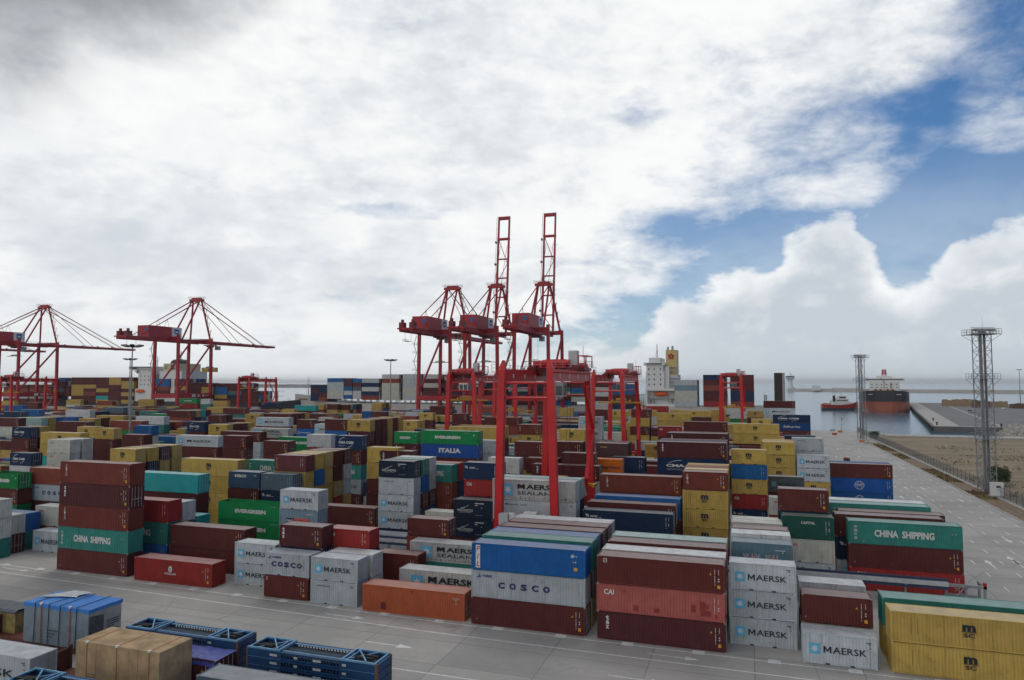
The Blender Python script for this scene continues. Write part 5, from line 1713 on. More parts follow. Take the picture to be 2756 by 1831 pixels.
# containers stacked on the two big ships and the smallest ones in the yard
SHIPC = """-274.67 402.00 2 23.45 2.66 7 14,5,14,24
-268.41 402.00 2 23.46 2.66 7 14,24,5,39
-261.99 402.00 4 27.84 2.70 7 12,0,0,20,20
-249.45 402.00 2 27.57 2.66 7 37,37,12,23,12
-242.84 402.00 2 27.56 2.66 7 35,5,26,23,23
-236.30 402.00 4 27.55 2.75 7 0,24,23,24,39
-221.83 402.00 4 30.13 2.75 7 23,39,20,20,20,20
-207.08 402.00 4 30.31 2.75 7 23,0,0,20,20,0
-192.64 402.00 4 30.03 2.75 7 23,5,20,7,5,5
-178.49 402.00 4 29.06 2.66 7 20,5,5,7,14,5
-163.87 402.00 4 24.94 2.66 7 23,14,5,5,12
-150.07 402.00 4 24.94 2.66 7 14,5,5,14,12
-136.77 402.00 4 24.95 2.66 7 14,0,14,5,5
-123.51 402.00 4 24.95 2.66 7 14,14,5,12,5
-110.95 402.00 4 24.95 2.66 7 14,18,20,5,12
-98.40 402.00 4 27.11 2.66 7 5,5,12,18,20
-86.11 402.00 4 24.96 2.66 7 5,20,23,5,23
-74.05 402.00 4 23.69 2.75 7 12,12,5,5,14
-39.33 402.00 4 26.41 2.95 7 0,27,20,20,0
-23.92 402.00 4 29.24 2.90 7 24,5,39,7,5,8
-9.69 402.00 4 29.20 2.90 7 5,5,5,24,14,39
-487.33 404.00 4 28.81 2.75 6 5,5,3,3,3,5,3
-475.04 404.00 4 28.79 2.75 6 7,5,3,5,39,5,5
-462.56 404.00 4 28.76 2.75 6 5,5,5,3,5,19,3
-450.62 404.00 4 28.74 2.75 6 3,3,5,7,5,5,14
-438.86 404.00 4 28.71 2.75 6 5,3,3,5,3,5,3
-499.79 404.00 2 28.56 2.66 6 12,5,5,26,5
-507.41 404.00 2 28.00 2.66 6 5,5,12,3,5
-494.92 404.00 2 22.33 2.66 6 5,5,5
-558.54 404.00 4 23.10 2.66 5 5,39,5,0,5
-544.41 404.00 4 23.12 2.66 5 5,39,5,0,5
-530.50 404.00 4 23.14 2.66 5 5,39,5,0,5
-517.97 404.00 4 23.15 2.66 5 5,39,5,0,5
-406.20 404.00 4 27.57 2.70 7 12,12,39,5,3
-389.37 404.00 4 27.55 2.66 7 5,5,3,5,3
-377.70 404.00 4 24.63 2.66 7 5,7,5,3,5
-366.29 404.00 4 24.38 2.66 7 5,3,3,5,5
-355.05 404.00 4 24.38 2.66 7 7,12,12,3,5
-343.35 404.00 4 24.39 2.66 7 5,5,26,14,5
-331.36 404.00 4 19.04 2.66 7 7,5,5"""
for ln in SHIPC.strip().split('\n'):
    x, y, L, zt, h, rows, codes = ln.split(); x, y, zt, h = map(float, (x, y, zt, h)); L = 12.19 if L == '4' else 6.06
    for i, c in enumerate(codes.split(',')):
        for j in range(int(rows)):
            q = int(c) if j == 0 else rc.choice((5, 5, 3, 14, 0, 20, 12, 39))
            rest.box(x, x + L, y + 2.5 * j, y + 2.5 * j + 2.44, zt - h * (i + 1), zt - h * i - .03, q)
tag(rest.build('stacked_containers', [paint(c) for c in RK], fix=False), 'far stacks of many coloured containers in the yard and on the ships', 'containers', kind='stuff')

# ------------------------------------------------------------------ cranes
M_red = mat('crane_red_paint', (.54, .009, .015), .42, var=.10, scale=.5, spec=.45, dirt=.35, dirtc=(.16, .02, .02), streak=.22)
M_redf = mat('quay_crane_red_paint', (.36, .014, .026), .5, var=.10, scale=.3, spec=.4, dirt=.3, dirtc=(.2, .03, .035), streak=.2)
M_dred = mat('dark_red_paint', (.17, .012, .016), .5, var=.2, dirt=.4, dirtc=(.05, .02, .02))
M_steel = mat('grey_steel', (.30, .31, .32), .5, .2, var=.15, dirt=.3, dirtc=(.14, .12, .10))
M_lsteel = mat('pale_steel', (.48, .50, .52), .5, .1, var=.12, dirt=.3, dirtc=(.25, .22, .18))
M_white = mat('white_paint', (.66, .67, .67), .5, var=.06, dirt=.3, dirtc=(.40, .36, .30), streak=.25)
M_glass = mat('dark_glass', (.02, .03, .035), .12, spec=.6, var=.05)
M_yel = mat('spreader_yellow', (.55, .32, .02), .45, var=.12, dirt=.4, dirtc=(.2, .12, .03))
M_blk = mat('black_rubber', (.022, .022, .024), .8, var=.2)
M_wire = flat('wire', (.05, .05, .055), .5)


def spreader(par, x, y, z, top, mt, L=12.1, along='x', ropes=True):
    s = MB(); h = L / 2
    s.box(-h, h, -.25, .25, 0, .38)
    for e in (-h, h - .35): s.box(e, e + .35, -1.2, 1.2, -.05, .35)
    s.box(-1.6, 1.6, -.9, .9, .3, .62); s.box(-1.3, 1.3, -.8, .8, .9, 1.3)
    for e in (-2.6, 2.2): s.box(e, e + .4, -1.0, 1.0, .3, .9)
    o = s.build('spreader', mt, par); o.location = (x, y, z)
    if ropes:
        r = MB()
        for a in (-1.3, 1.3):
            for b_ in (-.8, .8): r.tube((a, b_, 1.3), (a * 1.5, b_ * 1.6, top - z), .035, n=4)
        q = r.build('wire_rope', M_wire, par); q.location = (x, y, z)


def rtg(x, y, label, ty, cab_white, spz, spL=12.1, foot=True):
    """rubber tyred gantry: the span runs along y, the wheelbase along x"""
    t = thing('gantry_crane', label, 'gantry crane', (x, y, 0), 0, 'red gantry cranes over the container stacks')
    for sx in (-1, 1):
        for sy in (-1, 1):
            l = MB(); yy = sy * 11.75
            l.bar((sx * 4.15, yy, 2.2), (sx * 3.62, yy, 24.2), 1.08, 1.05, .98, 1.0)
            l.bar((sx * 3.62, yy, 24.2), (sx * 3.5, yy, 27.0), 1.0, 1.0, .92, .95)
            l.bar((sx * 3.5, yy, 27.0), (sx * 3.32, yy, 28.3), .95, .95, .30, .5)
            l.build('leg', M_red, t)
        g_ = MB(); g_.box(sx * 3.5 - .45, sx * 3.5 + .45, -11.1, 11.1, 25.35, 26.95); g_.box(sx * 3.5 - .06, sx * 3.5 + .06, -11.1, 11.1, 26.95, 27.08)
        g_.box(sx * 4.45 - .45, sx * 4.45 + .45, -12.5, 12.5, 26.62, 26.70)
        go = g_.build('girder', M_red, t)
        rl = MB(); rl.rail([(sx * 4.85, -12.5, 26.7), (sx * 4.85, 12.5, 26.7)], 1.05, 1.9, .03); rl.build('railing', M_dred, go)
        nb = MB()
        for i, b_ in enumerate((-8.5, -3, 2.5, 8)): nb.box(sx * 3.5 + .455, sx * 3.5 + .47, b_, b_ + .55, 25.8, 26.4)
        nb.build('number_plate', M_white, go)
    for sy in (-1, 1):
        yy = sy * 11.75
        s = MB(); s.box(-5.6, 5.6, yy - .5, yy + .5, 1.45, 2.45); s.box(-3.2, 3.2, yy - .38, yy + .38, 5.5, 6.2); s.build('sill_beam', M_red, t)
        p = MB(); p.tube((-3.0, yy, 25.1), (3.0, yy, 25.1), .17); p.tube((-3.1, yy, 23.0), (3.1, yy, 23.0), .17); p.build('cross_beam', M_red, t)
        for sx in (-1, 1):
            b_ = MB(); b_.box(sx * 4.6 - 1.5, sx * 4.6 + 1.5, yy - .32, yy + .32, .75, 1.45)
            bo = b_.build('bogie', M_dred, t); w_ = MB()
            for dx in (-.95, .95): w_.tube((sx * 4.6 + dx, yy - .42, .72), (sx * 4.6 + dx, yy + .42, .72), .72, n=16)
            w_.build('tyre', M_blk, bo)
    # power pack and electric cabin on the near sill
    pw = MB(); pw.box(-2.2, 2.9, -12.8, -11.0, 6.25, 6.75); pw.box(-.2, 1.6, -12.6, -11.2, 6.75, 7.35); pw.box(-2.2, -1.4, -12.8, -12.2, 6.75, 7.2); pw.build('power_pack', M_white, t)
    p2 = MB(); p2.box(-3.6, -2.3, -13.1, -11.7, 5.6, 7.1); p2.box(2.0, 2.8, -12.5, -11.3, 6.75, 7.1); p2.build('cooling_unit', M_lsteel, t)
    # trolley
    tr = MB(); tr.box(-4.6, 4.9, ty - 2.6, ty + 2.6, 27.1, 27.5)
    for a in (-3.5, 3.5): tr.box(a - .5, a + .5, ty - 3.0, ty + 3.0, 27.0, 27.9)
    tr.box(-4.4, 5.3, ty - 3.3, ty - 2.6, 27.45, 27.53)
    to = tr.build('trolley', M_dred, t)
    w_ = MB(); w_.box(-1.8, 1.6, ty - 1.5, ty + 1.5, 27.5, 28.9); w_.tube((-2.4, ty - 1.2, 28.3), (2.2, ty - 1.2, 28.3), .55, n=12); w_.box(-4.0, -2.2, ty - 1.2, ty + .9, 27.5, 28.7); w_.build('winch_house', M_red, to)
    c_ = MB(); c_.box(1.9, 3.3, ty - .9, ty + .7, 27.5, 30.3); c_.build('electric_cabinet', M_lsteel, to)
    f_ = MB()
    for a in (3.9, 5.1):
        for b_ in (ty - 2.2, ty + 2.2): f_.bar((a, b_, 27.5), (a, b_, 29.4), .14)
        f_.bar((a, ty - 2.2, 29.4), (a, ty + 2.2, 29.4), .14)
    f_.bar((3.9, ty - 2.2, 29.4), (5.1, ty - 2.2, 29.4), .14); f_.bar((3.9, ty + 2.2, 29.4), (5.1, ty + 2.2, 29.4), .14)
    f_.box(3.2, 4.4, ty - .8, ty + .8, 27.5, 28.3); f_.bar((3.6, ty + 2.4, 27.5), (3.6, ty + 2.4, 31.2), .06)
    f_.build('service_frame', M_red, to)
    rl = MB(); rl.rail([(-4.6, ty - 3.2, 27.5), (5.2, ty - 3.2, 27.5), (5.2, ty + 2.6, 27.5), (-4.6, ty + 2.6, 27.5)], 1.05, 1.2, .028); rl.build('railing', M_steel, to)
    u_ = MB()
    for a in (-2.5, 0, 2.5): u_.box(a - .3, a + .3, ty - 2, ty + 2, 26.2, 27.1)
    u_.bar((-3.4, ty - 1.5, 24.6), (3.4, ty - 1.5, 24.6), .22); u_.bar((-3.4, ty + 1.5, 24.6), (3.4, ty + 1.5, 24.6), .22); u_.build('hanging_frame', M_dred, to)
    cb = MB(); cy = ty - 3.2; cb.box(-.6, 1.9, cy - 1.2, cy + 1.1, 22.9, 25.2)
    co = cb.build('operator_cab', M_white if cab_white else M_steel, t)
    gl = MB(); gl.box(-.45, .55, cy - 1.23, cy - 1.2, 23.2, 24.6); gl.box(.75, 1.75, cy - 1.23, cy - 1.2, 23.2, 24.6); gl.box(1.9, 1.93, cy - .9, cy + .8, 23.2, 24.6); gl.build('window', M_glass, co)
    spreader(t, 0, ty, spz, 26.8, M_yel, spL)
    # zigzag stair on the far right leg
    st = MB(); z = 3.0; k = 0
    while z < 24:
        a, b_ = (9.6, 4.2) if k % 2 == 0 else (4.2, 9.6)
        st.bar((4.9, a, z), (4.7, b_, min(25.2, z + 7.2)), .55, .22); z += 7.2; k += 1
        st.box(4.3, 5.3, b_ - .8, b_ + .8, z - .1, z)
    st.build('stairway', M_red, t)
    return t


R_ = 26.1
rtg(-29.5, 94.5 + 11.75, 'nearest and tallest red gantry crane, its legs standing around stacked containers', 5.9, False, 8.7)
rtg(-33.0, 172.8 + 11.75, 'red gantry crane half hidden just right behind the nearest gantry crane', 7.5, False, 19.5)
rtg(-71.9, 172.8 + 11.75, 'red gantry crane with white cab and yellow lifting frame under its beam', -7.4, True, 20.2)
rtg(-77.8, 225 + 11.75, 'distant red gantry crane mostly hidden behind the legs of the nearest gantry', 0, False, 15)
rtg(-6.5, 277.2 + 11.75, 'red gantry crane farthest right, in front of maroon ship containers', 0, False, 15.2)
rtg(-268.5, 329.4 + 11.75, 'slim distant red gantry crane standing alone against the bright water', -8, True, 21.5)
rtg(-345.5, 251.1 + 11.75, 'red gantry crane cut by the left edge of the photo', -9, True, 20)


def quay_crane(x, label, up, house_flip=False, ty=8, spz=37, load=None):
    """ship to shore crane; the rail lines are y = 371 (land) and 401 (water)"""
    t = thing('quay_crane', label, 'quay crane', (x, 371, 0), 0, 'red quay cranes along the ships')
    gz = 53.4
    for sx in (-1, 1):
        for yy in (0, 30):
            l = MB(); l.bar((sx * 10, yy, 2.2), (sx * 10, yy, 17), 1.9, 1.7); l.bar((sx * 10, yy, 17), (sx * 9.6, yy, gz + (3.2 if yy == 0 else 2.0)), 1.75, 1.6, 1.6, 1.5); l.build('leg', M_redf, t)
        d = MB(); d.tube((sx * 9.9, .6, 19), (sx * 9.7, 29.4, gz - 2.5), .62, n=10); d.build('diagonal_brace', M_redf, t)
        pb = MB(); pb.box(sx * 10 - .75, sx * 10 + .75, .8, 29.2, 14.6, 17.6); po = pb.build('portal_beam', M_redf, t)
        sg = MB(); e = sx * 10 + sx * .78
        for a, b_, c, d_ in ((12, 15.2, 15.2, 17.1), (17, 19.6, 15.6, 16.0), (17, 19.6, 16.3, 16.7), (21.5, 23.2, 15.4, 16.9), (24, 27.5, 15.9, 16.3)): sg.box(min(e, e + .02), max(e, e + .02), a, b_, c, d_)
        sg.build('sign_panel', M_white, po)
    for yy in (0, 30):
        s = MB(); s.box(-9.2, 9.2, yy - .8, yy + .8, 14.8, 17.4); s.box(-12.5, 12.5, yy - .9, yy + .9, 1.6, 3.6); s.build('sill_beam', M_redf, t)
        s = MB(); s.box(-8.8, 8.8, yy - .7, yy + .7, gz - .6 if yy else gz - 1.0, gz + 1.8); s.build('cross_beam', M_redf, t)
        for sx in (-1, 1):
            b_ = MB()
            for dx in (-3.4, 0, 3.4): b_.box(sx * 10 + dx - 1.2, sx * 10 + dx + 1.2, yy - .6, yy + .6, .1, 1.6)
            b_.build('bogie', M_dred, t)
    g_ = MB()
    for sx in (-1, 1): g_.box(sx * 3.4 - .55, sx * 3.4 + .55, -36, 32, gz - 1.7, gz + .55)
    for yy in (-35.6, -24, -12, 12, 22): g_.box(-2.85, 2.85, yy - .4, yy + .4, gz - 1.2, gz + .3)
    g_.box(-4.6, 4.6, -37, -30.5, gz - .4, gz + .4)
    g_.build('main_girder', M_redf, t)
    hs = MB(); hs.box(-4.6, 4.6, -19.5, -.5, gz + 1.0, gz + 8.0); hs.box(-4.9, 4.9, -20, 8.4, gz + .55, gz + 1.0); ho = hs.build('machine_house', M_redf, t)
    hw = MB(); hw.box(-4.6, 4.6, -.5, 8.0, gz + 1.0, gz + 8.0); hw.build('house_end', M_white, ho)
    em = MB(); em.box(4.6, 4.63, 1.6, 5.6, gz + 3.6, gz + 6.8); em.box(1.4, 3.6, -19.53, -19.5, gz + 4, gz + 6.6); em.build('emblem', flat('emblem_blue', (.03, .12, .30)), ho)
    em = MB(); em.box(4.63, 4.65, 2.3, 4.9, gz + 4.4, gz + 5.4); em.build('emblem_band', M_white, ho)
    dk = MB()
    for a in (-4.4, 1.6): dk.box(a, a + 2.4, -35.5, -31.5, gz + .4, gz + 3.4); dk.box(a + .6, a + 1.8, -34.2, -33, gz + 3.4, gz + 5.0)
    dk.build('winch', M_dred, t)
    a_ = MB(); az = 82.0
    for sx in (-1, 1):
        a_.tube((sx * 8.6, 30, gz + 1.5), (sx * 3.6, 26.4, az), .62, n=10); a_.tube((sx * 4.4, 8.8, gz + .6), (sx * 3.4, 25.2, az), .58, n=10)
    a_.box(-5.2, 5.2, 24.4, 27.4, az - .5, az + 1.0); a_.box(-3.6, 3.6, 24.9, 27, az + 1, az + 1.9); a_.build('apex_frame', M_redf, t)
    rl = MB(); rl.rail([(-5.6, 23.6, az + 1), (5.6, 23.6, az + 1), (5.6, 28.4, az + 1), (-5.6, 28.4, az + 1), (-5.6, 23.6, az + 1)], 1.6, 1.6, .05); rl.build('railing', M_dred, t)
    bs = MB()
    for sx in (-1, 1):
        bs.tube((sx * 3.4, 25, az), (sx * 3.6, -26, gz + .6), .24, n=6); bs.tube((sx * 3.4, 25, az - .6), (sx * 3.6, -12, gz + 8.2), .16, n=6)
        bs.tube((sx * 3.6, -6, gz + 8), (sx * 3.6, -4, gz + 13.2), .10, n=5); bs.tube((sx * 3.6, -2, gz + 8), (sx * 3.6, -4, gz + 13.2), .10, n=5)
    bs.build('back_stay', M_redf, t)
    # boom, built flat along +y from its hinge and turned up when stowed
    L = 74
    bm_ = MB()
    for sx in (-1, 1): bm_.bar((sx * 3.4, 0, 0), (sx * 3.4, L, 0), .95, 2.0, .85, 1.35)
    for yy in (12, 24, 36, 48, L - .5): bm_.box(-2.95, 2.95, yy - .35, yy + .35, -.6, .4)
    bm_.box(-3.8, 3.8, L - .2, L + 1.0, -.8, .6); bm_.box(-3.9, 3.9, 60.2, 61.4, -1.0, .8)
    bo = bm_.build('boom', M_redf, t)
    bb = MB()
    for i, (p, q) in enumerate(((4, 12), (12, 23), (23, 34), (34, 45), (45, 60))):
        s = 1 if i % 2 else -1; bb.tube((-2.9 * s, p, 0), (2.9 * s, q, 0), .20, n=6)
    bb.build('boom_brace', M_redf, bo)
    rl = MB(); rl.rail([(-4.3, 2, .6), (-4.3, L, .6)], 1.1, 3.2, .05); rl.rail([(-4.3, L + .8, .6), (4.3, L + .8, .6)], 1.1, 1.4, .05)
    for yy in (14, 30, 44, 58): rl.box(-4.9, -4.1, yy, yy + 1.2, .4, 1.9); rl.bar((4.0, yy - 3, .4), (5.4, yy - 3, .9), .14)
    rl.build('walkway', M_dred, bo)
    bo.location = (0, 33, gz - .3)
    if up: bo.rotation_euler = (R(84.5), 0, 0)
    fs = MB()
    if not up:
        for sx in (-1, 1):
            fs.tube((sx * 3.4, 27, az), (sx * 3.4, 33 + 33, gz + .7), .19, n=6); fs.tube((sx * 3.4, 27, az + .3), (sx * 3.4, 33 + 60, gz + .6), .22, n=6); fs.tube((sx * 3.4, 27, az + .6), (sx * 3.4, 33 + 62, gz + .6), .12, n=6)
    else:
        for sx in (-1, 1):
            fs.tube((sx * 3.0, 27.4, az), (sx * 3.0, 34.2, gz + 14), .16, n=6); fs.tube((sx * 3.0, 34.2, gz + 14), (sx * 3.0, 36.2, gz + 34), .16, n=6); fs.tube((sx * 2.2, 27.4, az), (sx * 2.2, 39.0, gz + 56), .13, n=6)
    fs.build('fore_stay', M_redf, t)
    ld = MB()
    for i, z in enumerate((22, 27, 32, 37, 42, 47)):
        ld.box(-13.4, -10.9, -1.2, 1.2, z, z + .12); ld.rail([(-13.4, -1.2, z), (-13.4, 1.2, z)], 1.1, 1.2, .05); ld.rail([(-13.4, 1.2, z), (-10.9, 1.2, z)], 1.1, 1.2, .05)
        ld.bar((-13.1 if i % 2 else -11.4, 0, z), (-11.4 if i % 2 else -13.1, 0, z + 5), .5, .15)
    ld.build('stairway', M_lsteel, t)
    ap = MB()
    for i in range(5):
        z = gz + 2 + i * 5.2; yy = 30 - i * .62; xx = 7.6 - i * .8
        ap.box(xx, xx + 1.6, yy - .6, yy + 2.2, z, z + .12); ap.rail([(xx + 1.6, yy - .6, z), (xx + 1.6, yy + 2.2, z)], 1.1, 1.4, .05); ap.bar((xx + .8, yy, z), (xx, yy + 1.4, z + 5.2), .35, .12)
    ap.build('ladder', M_dred, t)
    wk = MB(); wk.rail([(5.0, -36, gz), (5.0, -20, gz)], 1.2, 2, .05); wk.rail([(5.0, 8.5, gz + .6), (5.0, 31, gz + .6)], 1.2, 2, .05); wk.box(4.0, 5.2, 8.5, 31, gz + .48, gz + .6)
    wk.box(-6.5, -4.2, -27, -25, gz - 6, gz - 5.9); wk.rail([(-6.5, -27, gz - 6), (-6.5, -20, gz - 6)], 1.3, 1.6, .06); wk.bar((-5, -27, gz - 6), (-5, -27, gz - 1), .12); wk.bar((-5, -20, gz - 6), (-5, -20, gz - 1), .12); wk.box(-6.5, -4.2, -27, -20, gz - 6.1, gz - 6)
    wk.build('walkway', M_steel, t)
    tr = MB(); tr.box(-3.2, 3.2, ty - 3, ty + 3, gz - 2.4, gz - 1.8); tr.box(-1.6, 1.6, ty - 2, ty + 2, gz - 3.4, gz - 2.4); to = tr.build('trolley', M_dred, t)
    cb = MB(); cb.box(1.2, 3.8, ty + 3.2, ty + 6.2, gz - 5.2, gz - 2.4); cb.build('operator_cab', M_steel, to)
    spreader(t, 0, ty, spz, gz - 2.4, mat('olive_steel', (.22, .19, .09), .6, var=.2), 12.1)
    return t


quay_crane(-614, 'quay crane off the left edge with only its lowered boom in view', False, spz=30)
quay_crane(-509, 'quay crane cut by the left edge with lowered boom and white house end', False, ty=4, spz=44)
quay_crane(-365, 'quay crane with lowered boom lifting a tan container beside the left ship', False, ty=40, spz=35.2)
quay_crane(-171, 'leftmost of the three close quay cranes, its boom lowered', False, spz=36.5)
quay_crane(-142.5, 'middle of the three close quay cranes, its boom raised upright', True, spz=36.5)
quay_crane(-113, 'rightmost of the three close quay cranes, with the highest upright boom', True, spz=36.5)
container('m', 12.19, 2.8, -365 - 6.1, 371 + 40 - 1.2, 32.3, 'tan yellow container hanging in the air under the crane spreader', None, True)

# ------------------------------------------------------------------ ships
M_hull = mat('pale_hull_paint', (.46, .45, .43), .5, var=.10, scale=.08, dirt=.5, dirtc=(.25, .19, .13), streak=.4)
M_hulld = mat('dark_hull_paint', (.03, .035, .05), .5, var=.15, scale=.08, dirt=.3, dirtc=(.08, .05, .04))
M_boot = mat('red_hull_paint', (.33, .085, .05), .6, var=.22, scale=.09, dirt=.6, dirtc=(.40, .17, .06), streak=.4)
M_deck = mat('deck_green_grey', (.16, .18, .17), .7, var=.15, scale=.2)
M_cream = mat('funnel_cream', (.55, .42, .17), .5, var=.06)
M_orange = mat('lifeboat_orange', (.62, .10, .02), .45, var=.06)


def ship_hull(L, B, stations, mats, par, zsplit):
    """stations: list of (fraction along, half width at deck, half width at water, deck height); bow is at 0"""
    s = MB(); rows = []
    for fr, hd, hw, zd in stations:
        x = fr * L
        rows.append([(x, -hd, zd), (x, -(hd * .5 + hw * .5), zsplit), (x, -hw, -3.5), (x, hw, -3.5), (x, (hd * .5 + hw * .5), zsplit), (x, hd, zd)])
    for r0, r1 in zip(rows, rows[1:]):
        for i, k in ((0, 0), (1, 1), (3, 1), (4, 0)): s.add([r0[i], r0[i + 1], r1[i + 1], r1[i]], [(0, 1, 2, 3)], k)
        s.add([r0[5], r0[0], r1[0], r1[5]], [(0, 1, 2, 3)], 2)
    for r_ in (rows[0], rows[-1]):
        s.add([r_[0], r_[1], r_[4], r_[5]], [(0, 1, 2, 3)], 0); s.add([r_[1], r_[2], r_[3], r_[4]], [(0, 1, 2, 3)], 1)
    return s.build('hull', mats, par)


def mast(par, x, y, z, h, m=M_white):
    s = MB(); s.tube((x, y, z), (x, y, z + h), .45, .16, n=8); s.bar((x, y - h * .16, z + h * .62), (x, y + h * .16, z + h * .62), .22); s.bar((x, y - h * .10, z + h * .82), (x, y + h * .10, z + h * .82), .18)
    s.box(x - .5, x + .5, y - 1.2, y + 1.2, z + h * .5, z + h * .54); s.bar((x - h * .18, y, z), (x, y, z + h * .55), .16); s.tube((x, y - 1.6, z + h * .62), (x, y - 1.6, z + h * .9), .07, n=5); s.tube((x, y + 1.6, z + h * .62), (x, y + 1.6, z + h * .95), .07, n=5)
    s.build('mast', m, par)


# centre ship: bow to the left
c1 = thing('container_ship', 'container ship with white bridge, cream funnel and tall container stacks behind the cranes', 'ship', (-298, 418.5, 0), 0)
ship_hull(318, 32, [(0, .4, .2, 17.2), (.012, 3.6, .6, 16.6), (.035, 8.5, 3.2, 15.6), (.07, 12.5, 8.5, 14.2), (.11, 15.2, 13, 12.4), (.2, 16, 16, 11.6), (.85, 16, 16, 11.6), (.95, 15.6, 13, 11.8), (1.0, 15, 9, 12)], [M_hull, M_boot, M_deck], c1, 2.0)
mast(c1, 10.5, 0, 15.5, 13.5)
hb = MB()
for i in range(4): hb.box(9 + i * 2.4, 9.8 + i * 2.4, -8.4 - i * .9, -8.1 - i * .9, 13.2, 14.2)
hb.build('hawse_opening', M_dark, c1)
sp = thing('superstructure', None, None); sp.parent = c1
s = MB(); s.box(242.5, 260.2, -16, 15, 11.6, 13.0); s.box(242.5, 243.6, -16, 15, 13, 20.4); s.box(258.8, 260.2, -16, 15, 13, 20.4); s.box(242.5, 260.2, -16, 15, 20.4, 21.6); s.box(243.6, 258.8, -12, 15, 13, 20.4)
s.box(242.8, 253.0, -15.4, 15, 21.6, 31.0); s.box(243.2, 252.6, -15.4, 15, 31, 34.6); s.box(241.8, 253.6, -16.2, 16, 34.6, 36.2); s.box(244.2, 250.5, -12, 12, 36.2, 39.0); s.box(253.0, 255.6, -13.6, 12, 21.6, 34.2)
s.add([(246, -15.42, 36.2), (249.6, -15.42, 36.2), (248.8, -15.42, 29.5), (246.8, -15.42, 29.5), (246, -14.8, 36.2), (249.6, -14.8, 36.2), (248.8, -14.8, 29.5), (246.8, -14.8, 29.5)], [(0, 1, 2, 3), (4, 5, 6, 7), (0, 4, 7, 3), (1, 5, 6, 2)])
s.build('accommodation_block', M_white, sp)
s = MB()
for z in (23.4, 26.2, 29.0, 32.0):
    for x in (244.2, 247.2, 250.6): s.box(x, x + .7, -15.44, -15.38, z, z + 1.0)
s.box(243.4, 252.0, -16.26, -16.18, 35.0, 35.8)
s.build('window_row', M_glass, sp)
s = MB(); s.box(255.4, 260.4, -12.2, 2, 21.6, 29.4)
for z in (23.4, 25.4, 27.4, 31.2, 33.6): s.box(253.2, 261, -13.4, -9, z, z + .25)
s.rail([(253.2, -13.4, 31.4), (261, -13.4, 31.4)], 1.1, 1.3, .06); s.build('engine_casing', M_lsteel, sp)
s = MB(); s.box(253.6, 259.6, -11.6, 0, 29.4, 43.4); fo = s.build('funnel', M_cream, c1)
s = MB()
for i in range(5):
    a = pi / 2 + i * 2 * pi / 5; s.tube((256.6 + 1.1 * cos(a), -11.66, 39.6 + 1.1 * sin(a)), (256.6 + 1.1 * cos(a), -11.60, 39.6 + 1.1 * sin(a)), .72, n=10)
s.build('funnel_emblem', flat('emblem_red', (.35, .03, .03)), fo)
s = MB(); s.tube((254.6, -9, 43.4), (254.6, -9, 45.2), .5, n=8); s.tube((256.8, -6, 43.4), (256.8, -6, 45.8), .6, n=8); s.build('exhaust_pipe', M_steel, fo)
mast(c1, 247.6, -2, 39, 8.4)
s = MB(); s.lathe((248, -14, 17.3), [(.2, 0), (1.25, .5), (1.35, 1.2), (1.1, 2.1), (.5, 2.6)], 12); v = s.v; s.v = [(251 + (a - 248) * 2.9, b_, c) for a, b_, c in v]; s.build('lifeboat', M_orange, c1)
s = MB()
for x in (244.5, 246.3, 256.5): s.box(x, x + .9, -12.6, -12.2, 13.2, 15.2)
s.bar((247, -14, 20.2), (247, -14, 14), .3); s.bar((255, -14, 20.2), (255, -14, 14), .3); s.box(244, 258, -14.6, -12, 15.9, 16.1); s.build('lifeboat_davit', M_steel, sp)
for x in (44, 58.6, 73.5, 88, 103, 118, 133, 148, 163, 178, 193, 208, 223, 238, 262, 276.5, 291, 306):
    s = MB()
    for y in (-16, -8, 0, 8): s.bar((x, y, 11.6), (x, y, 18.4), .35); s.bar((x + .9, y, 11.6), (x + .9, y, 18.4), .35)
    for z in (14.2, 18.2): s.box(x - .2, x + 1.1, -16.2, 15, z, z + .22)
    s.build('lashing_bridge', M_lsteel, c1)
for x in (293.4,):
    s = MB(); s.box(x, x + 2.2, -15.5, -9, 11.6, 31.0); s.build('crane_post', M_lsteel, c1)
s = MB(); s.box(311, 315, -10, -4, 12, 30.2); s.build('stern_post', flat('brown_black', (.035, .02, .02)), c1)
s = MB(); s.box(315, 316.3, -10, -4, 12, 30.2); s.build('stern_post', M_steel, c1)

# left ship
c2 = thing('container_ship', 'container ship with white bridge and wide maroon and yellow stacks, far left', 'ship', (-545, 420.5, 0), 0)
ship_hull(270, 32, [(0, 15, 10, 12), (.05, 16, 14, 11.4), (.82, 16, 16, 11.4), (.9, 13, 9, 12.2), (.96, 7, 3, 13.6), (1.0, .6, .2, 15)], [M_hulld, M_boot, M_deck], c2, 1.5)
s = MB(); s.box(118, 160, -15.5, 14, 11.4, 20.5); s.box(121, 134.5, -15.2, 14, 20.5, 36.4); s.box(140, 160.5, -15.0, 10, 20.5, 33.0); s.box(134.5, 140, -10, 10, 20.5, 31)
s.box(113.2, 135.0, -16.6, 16, 34.6, 36.6); s.add([(113.2, -16.6, 36.5), (121, -16.6, 36.5), (121, -16.6, 31.5), (113.2, -15.2, 36.5), (121, -15.2, 36.5), (121, -15.2, 31.5)], [(0, 1, 2), (3, 4, 5), (0, 3, 5, 2)])
s.build('accommodation_block', M_white, c2)
s = MB(); s.box(143, 158, -14.2, 6, 33.0, 38.6); fo = s.build('funnel', mat('funnel_ivory', (.52, .47, .33), .5, var=.05), c2)
s = MB(); s.lathe((150, -6, 38.6), [(6.4, 0), (6.0, 1.6), (4.2, 3.0), (1, 3.4)], 14); s.build('funnel_cap', flat('cap_black', (.03, .045, .04)), fo)
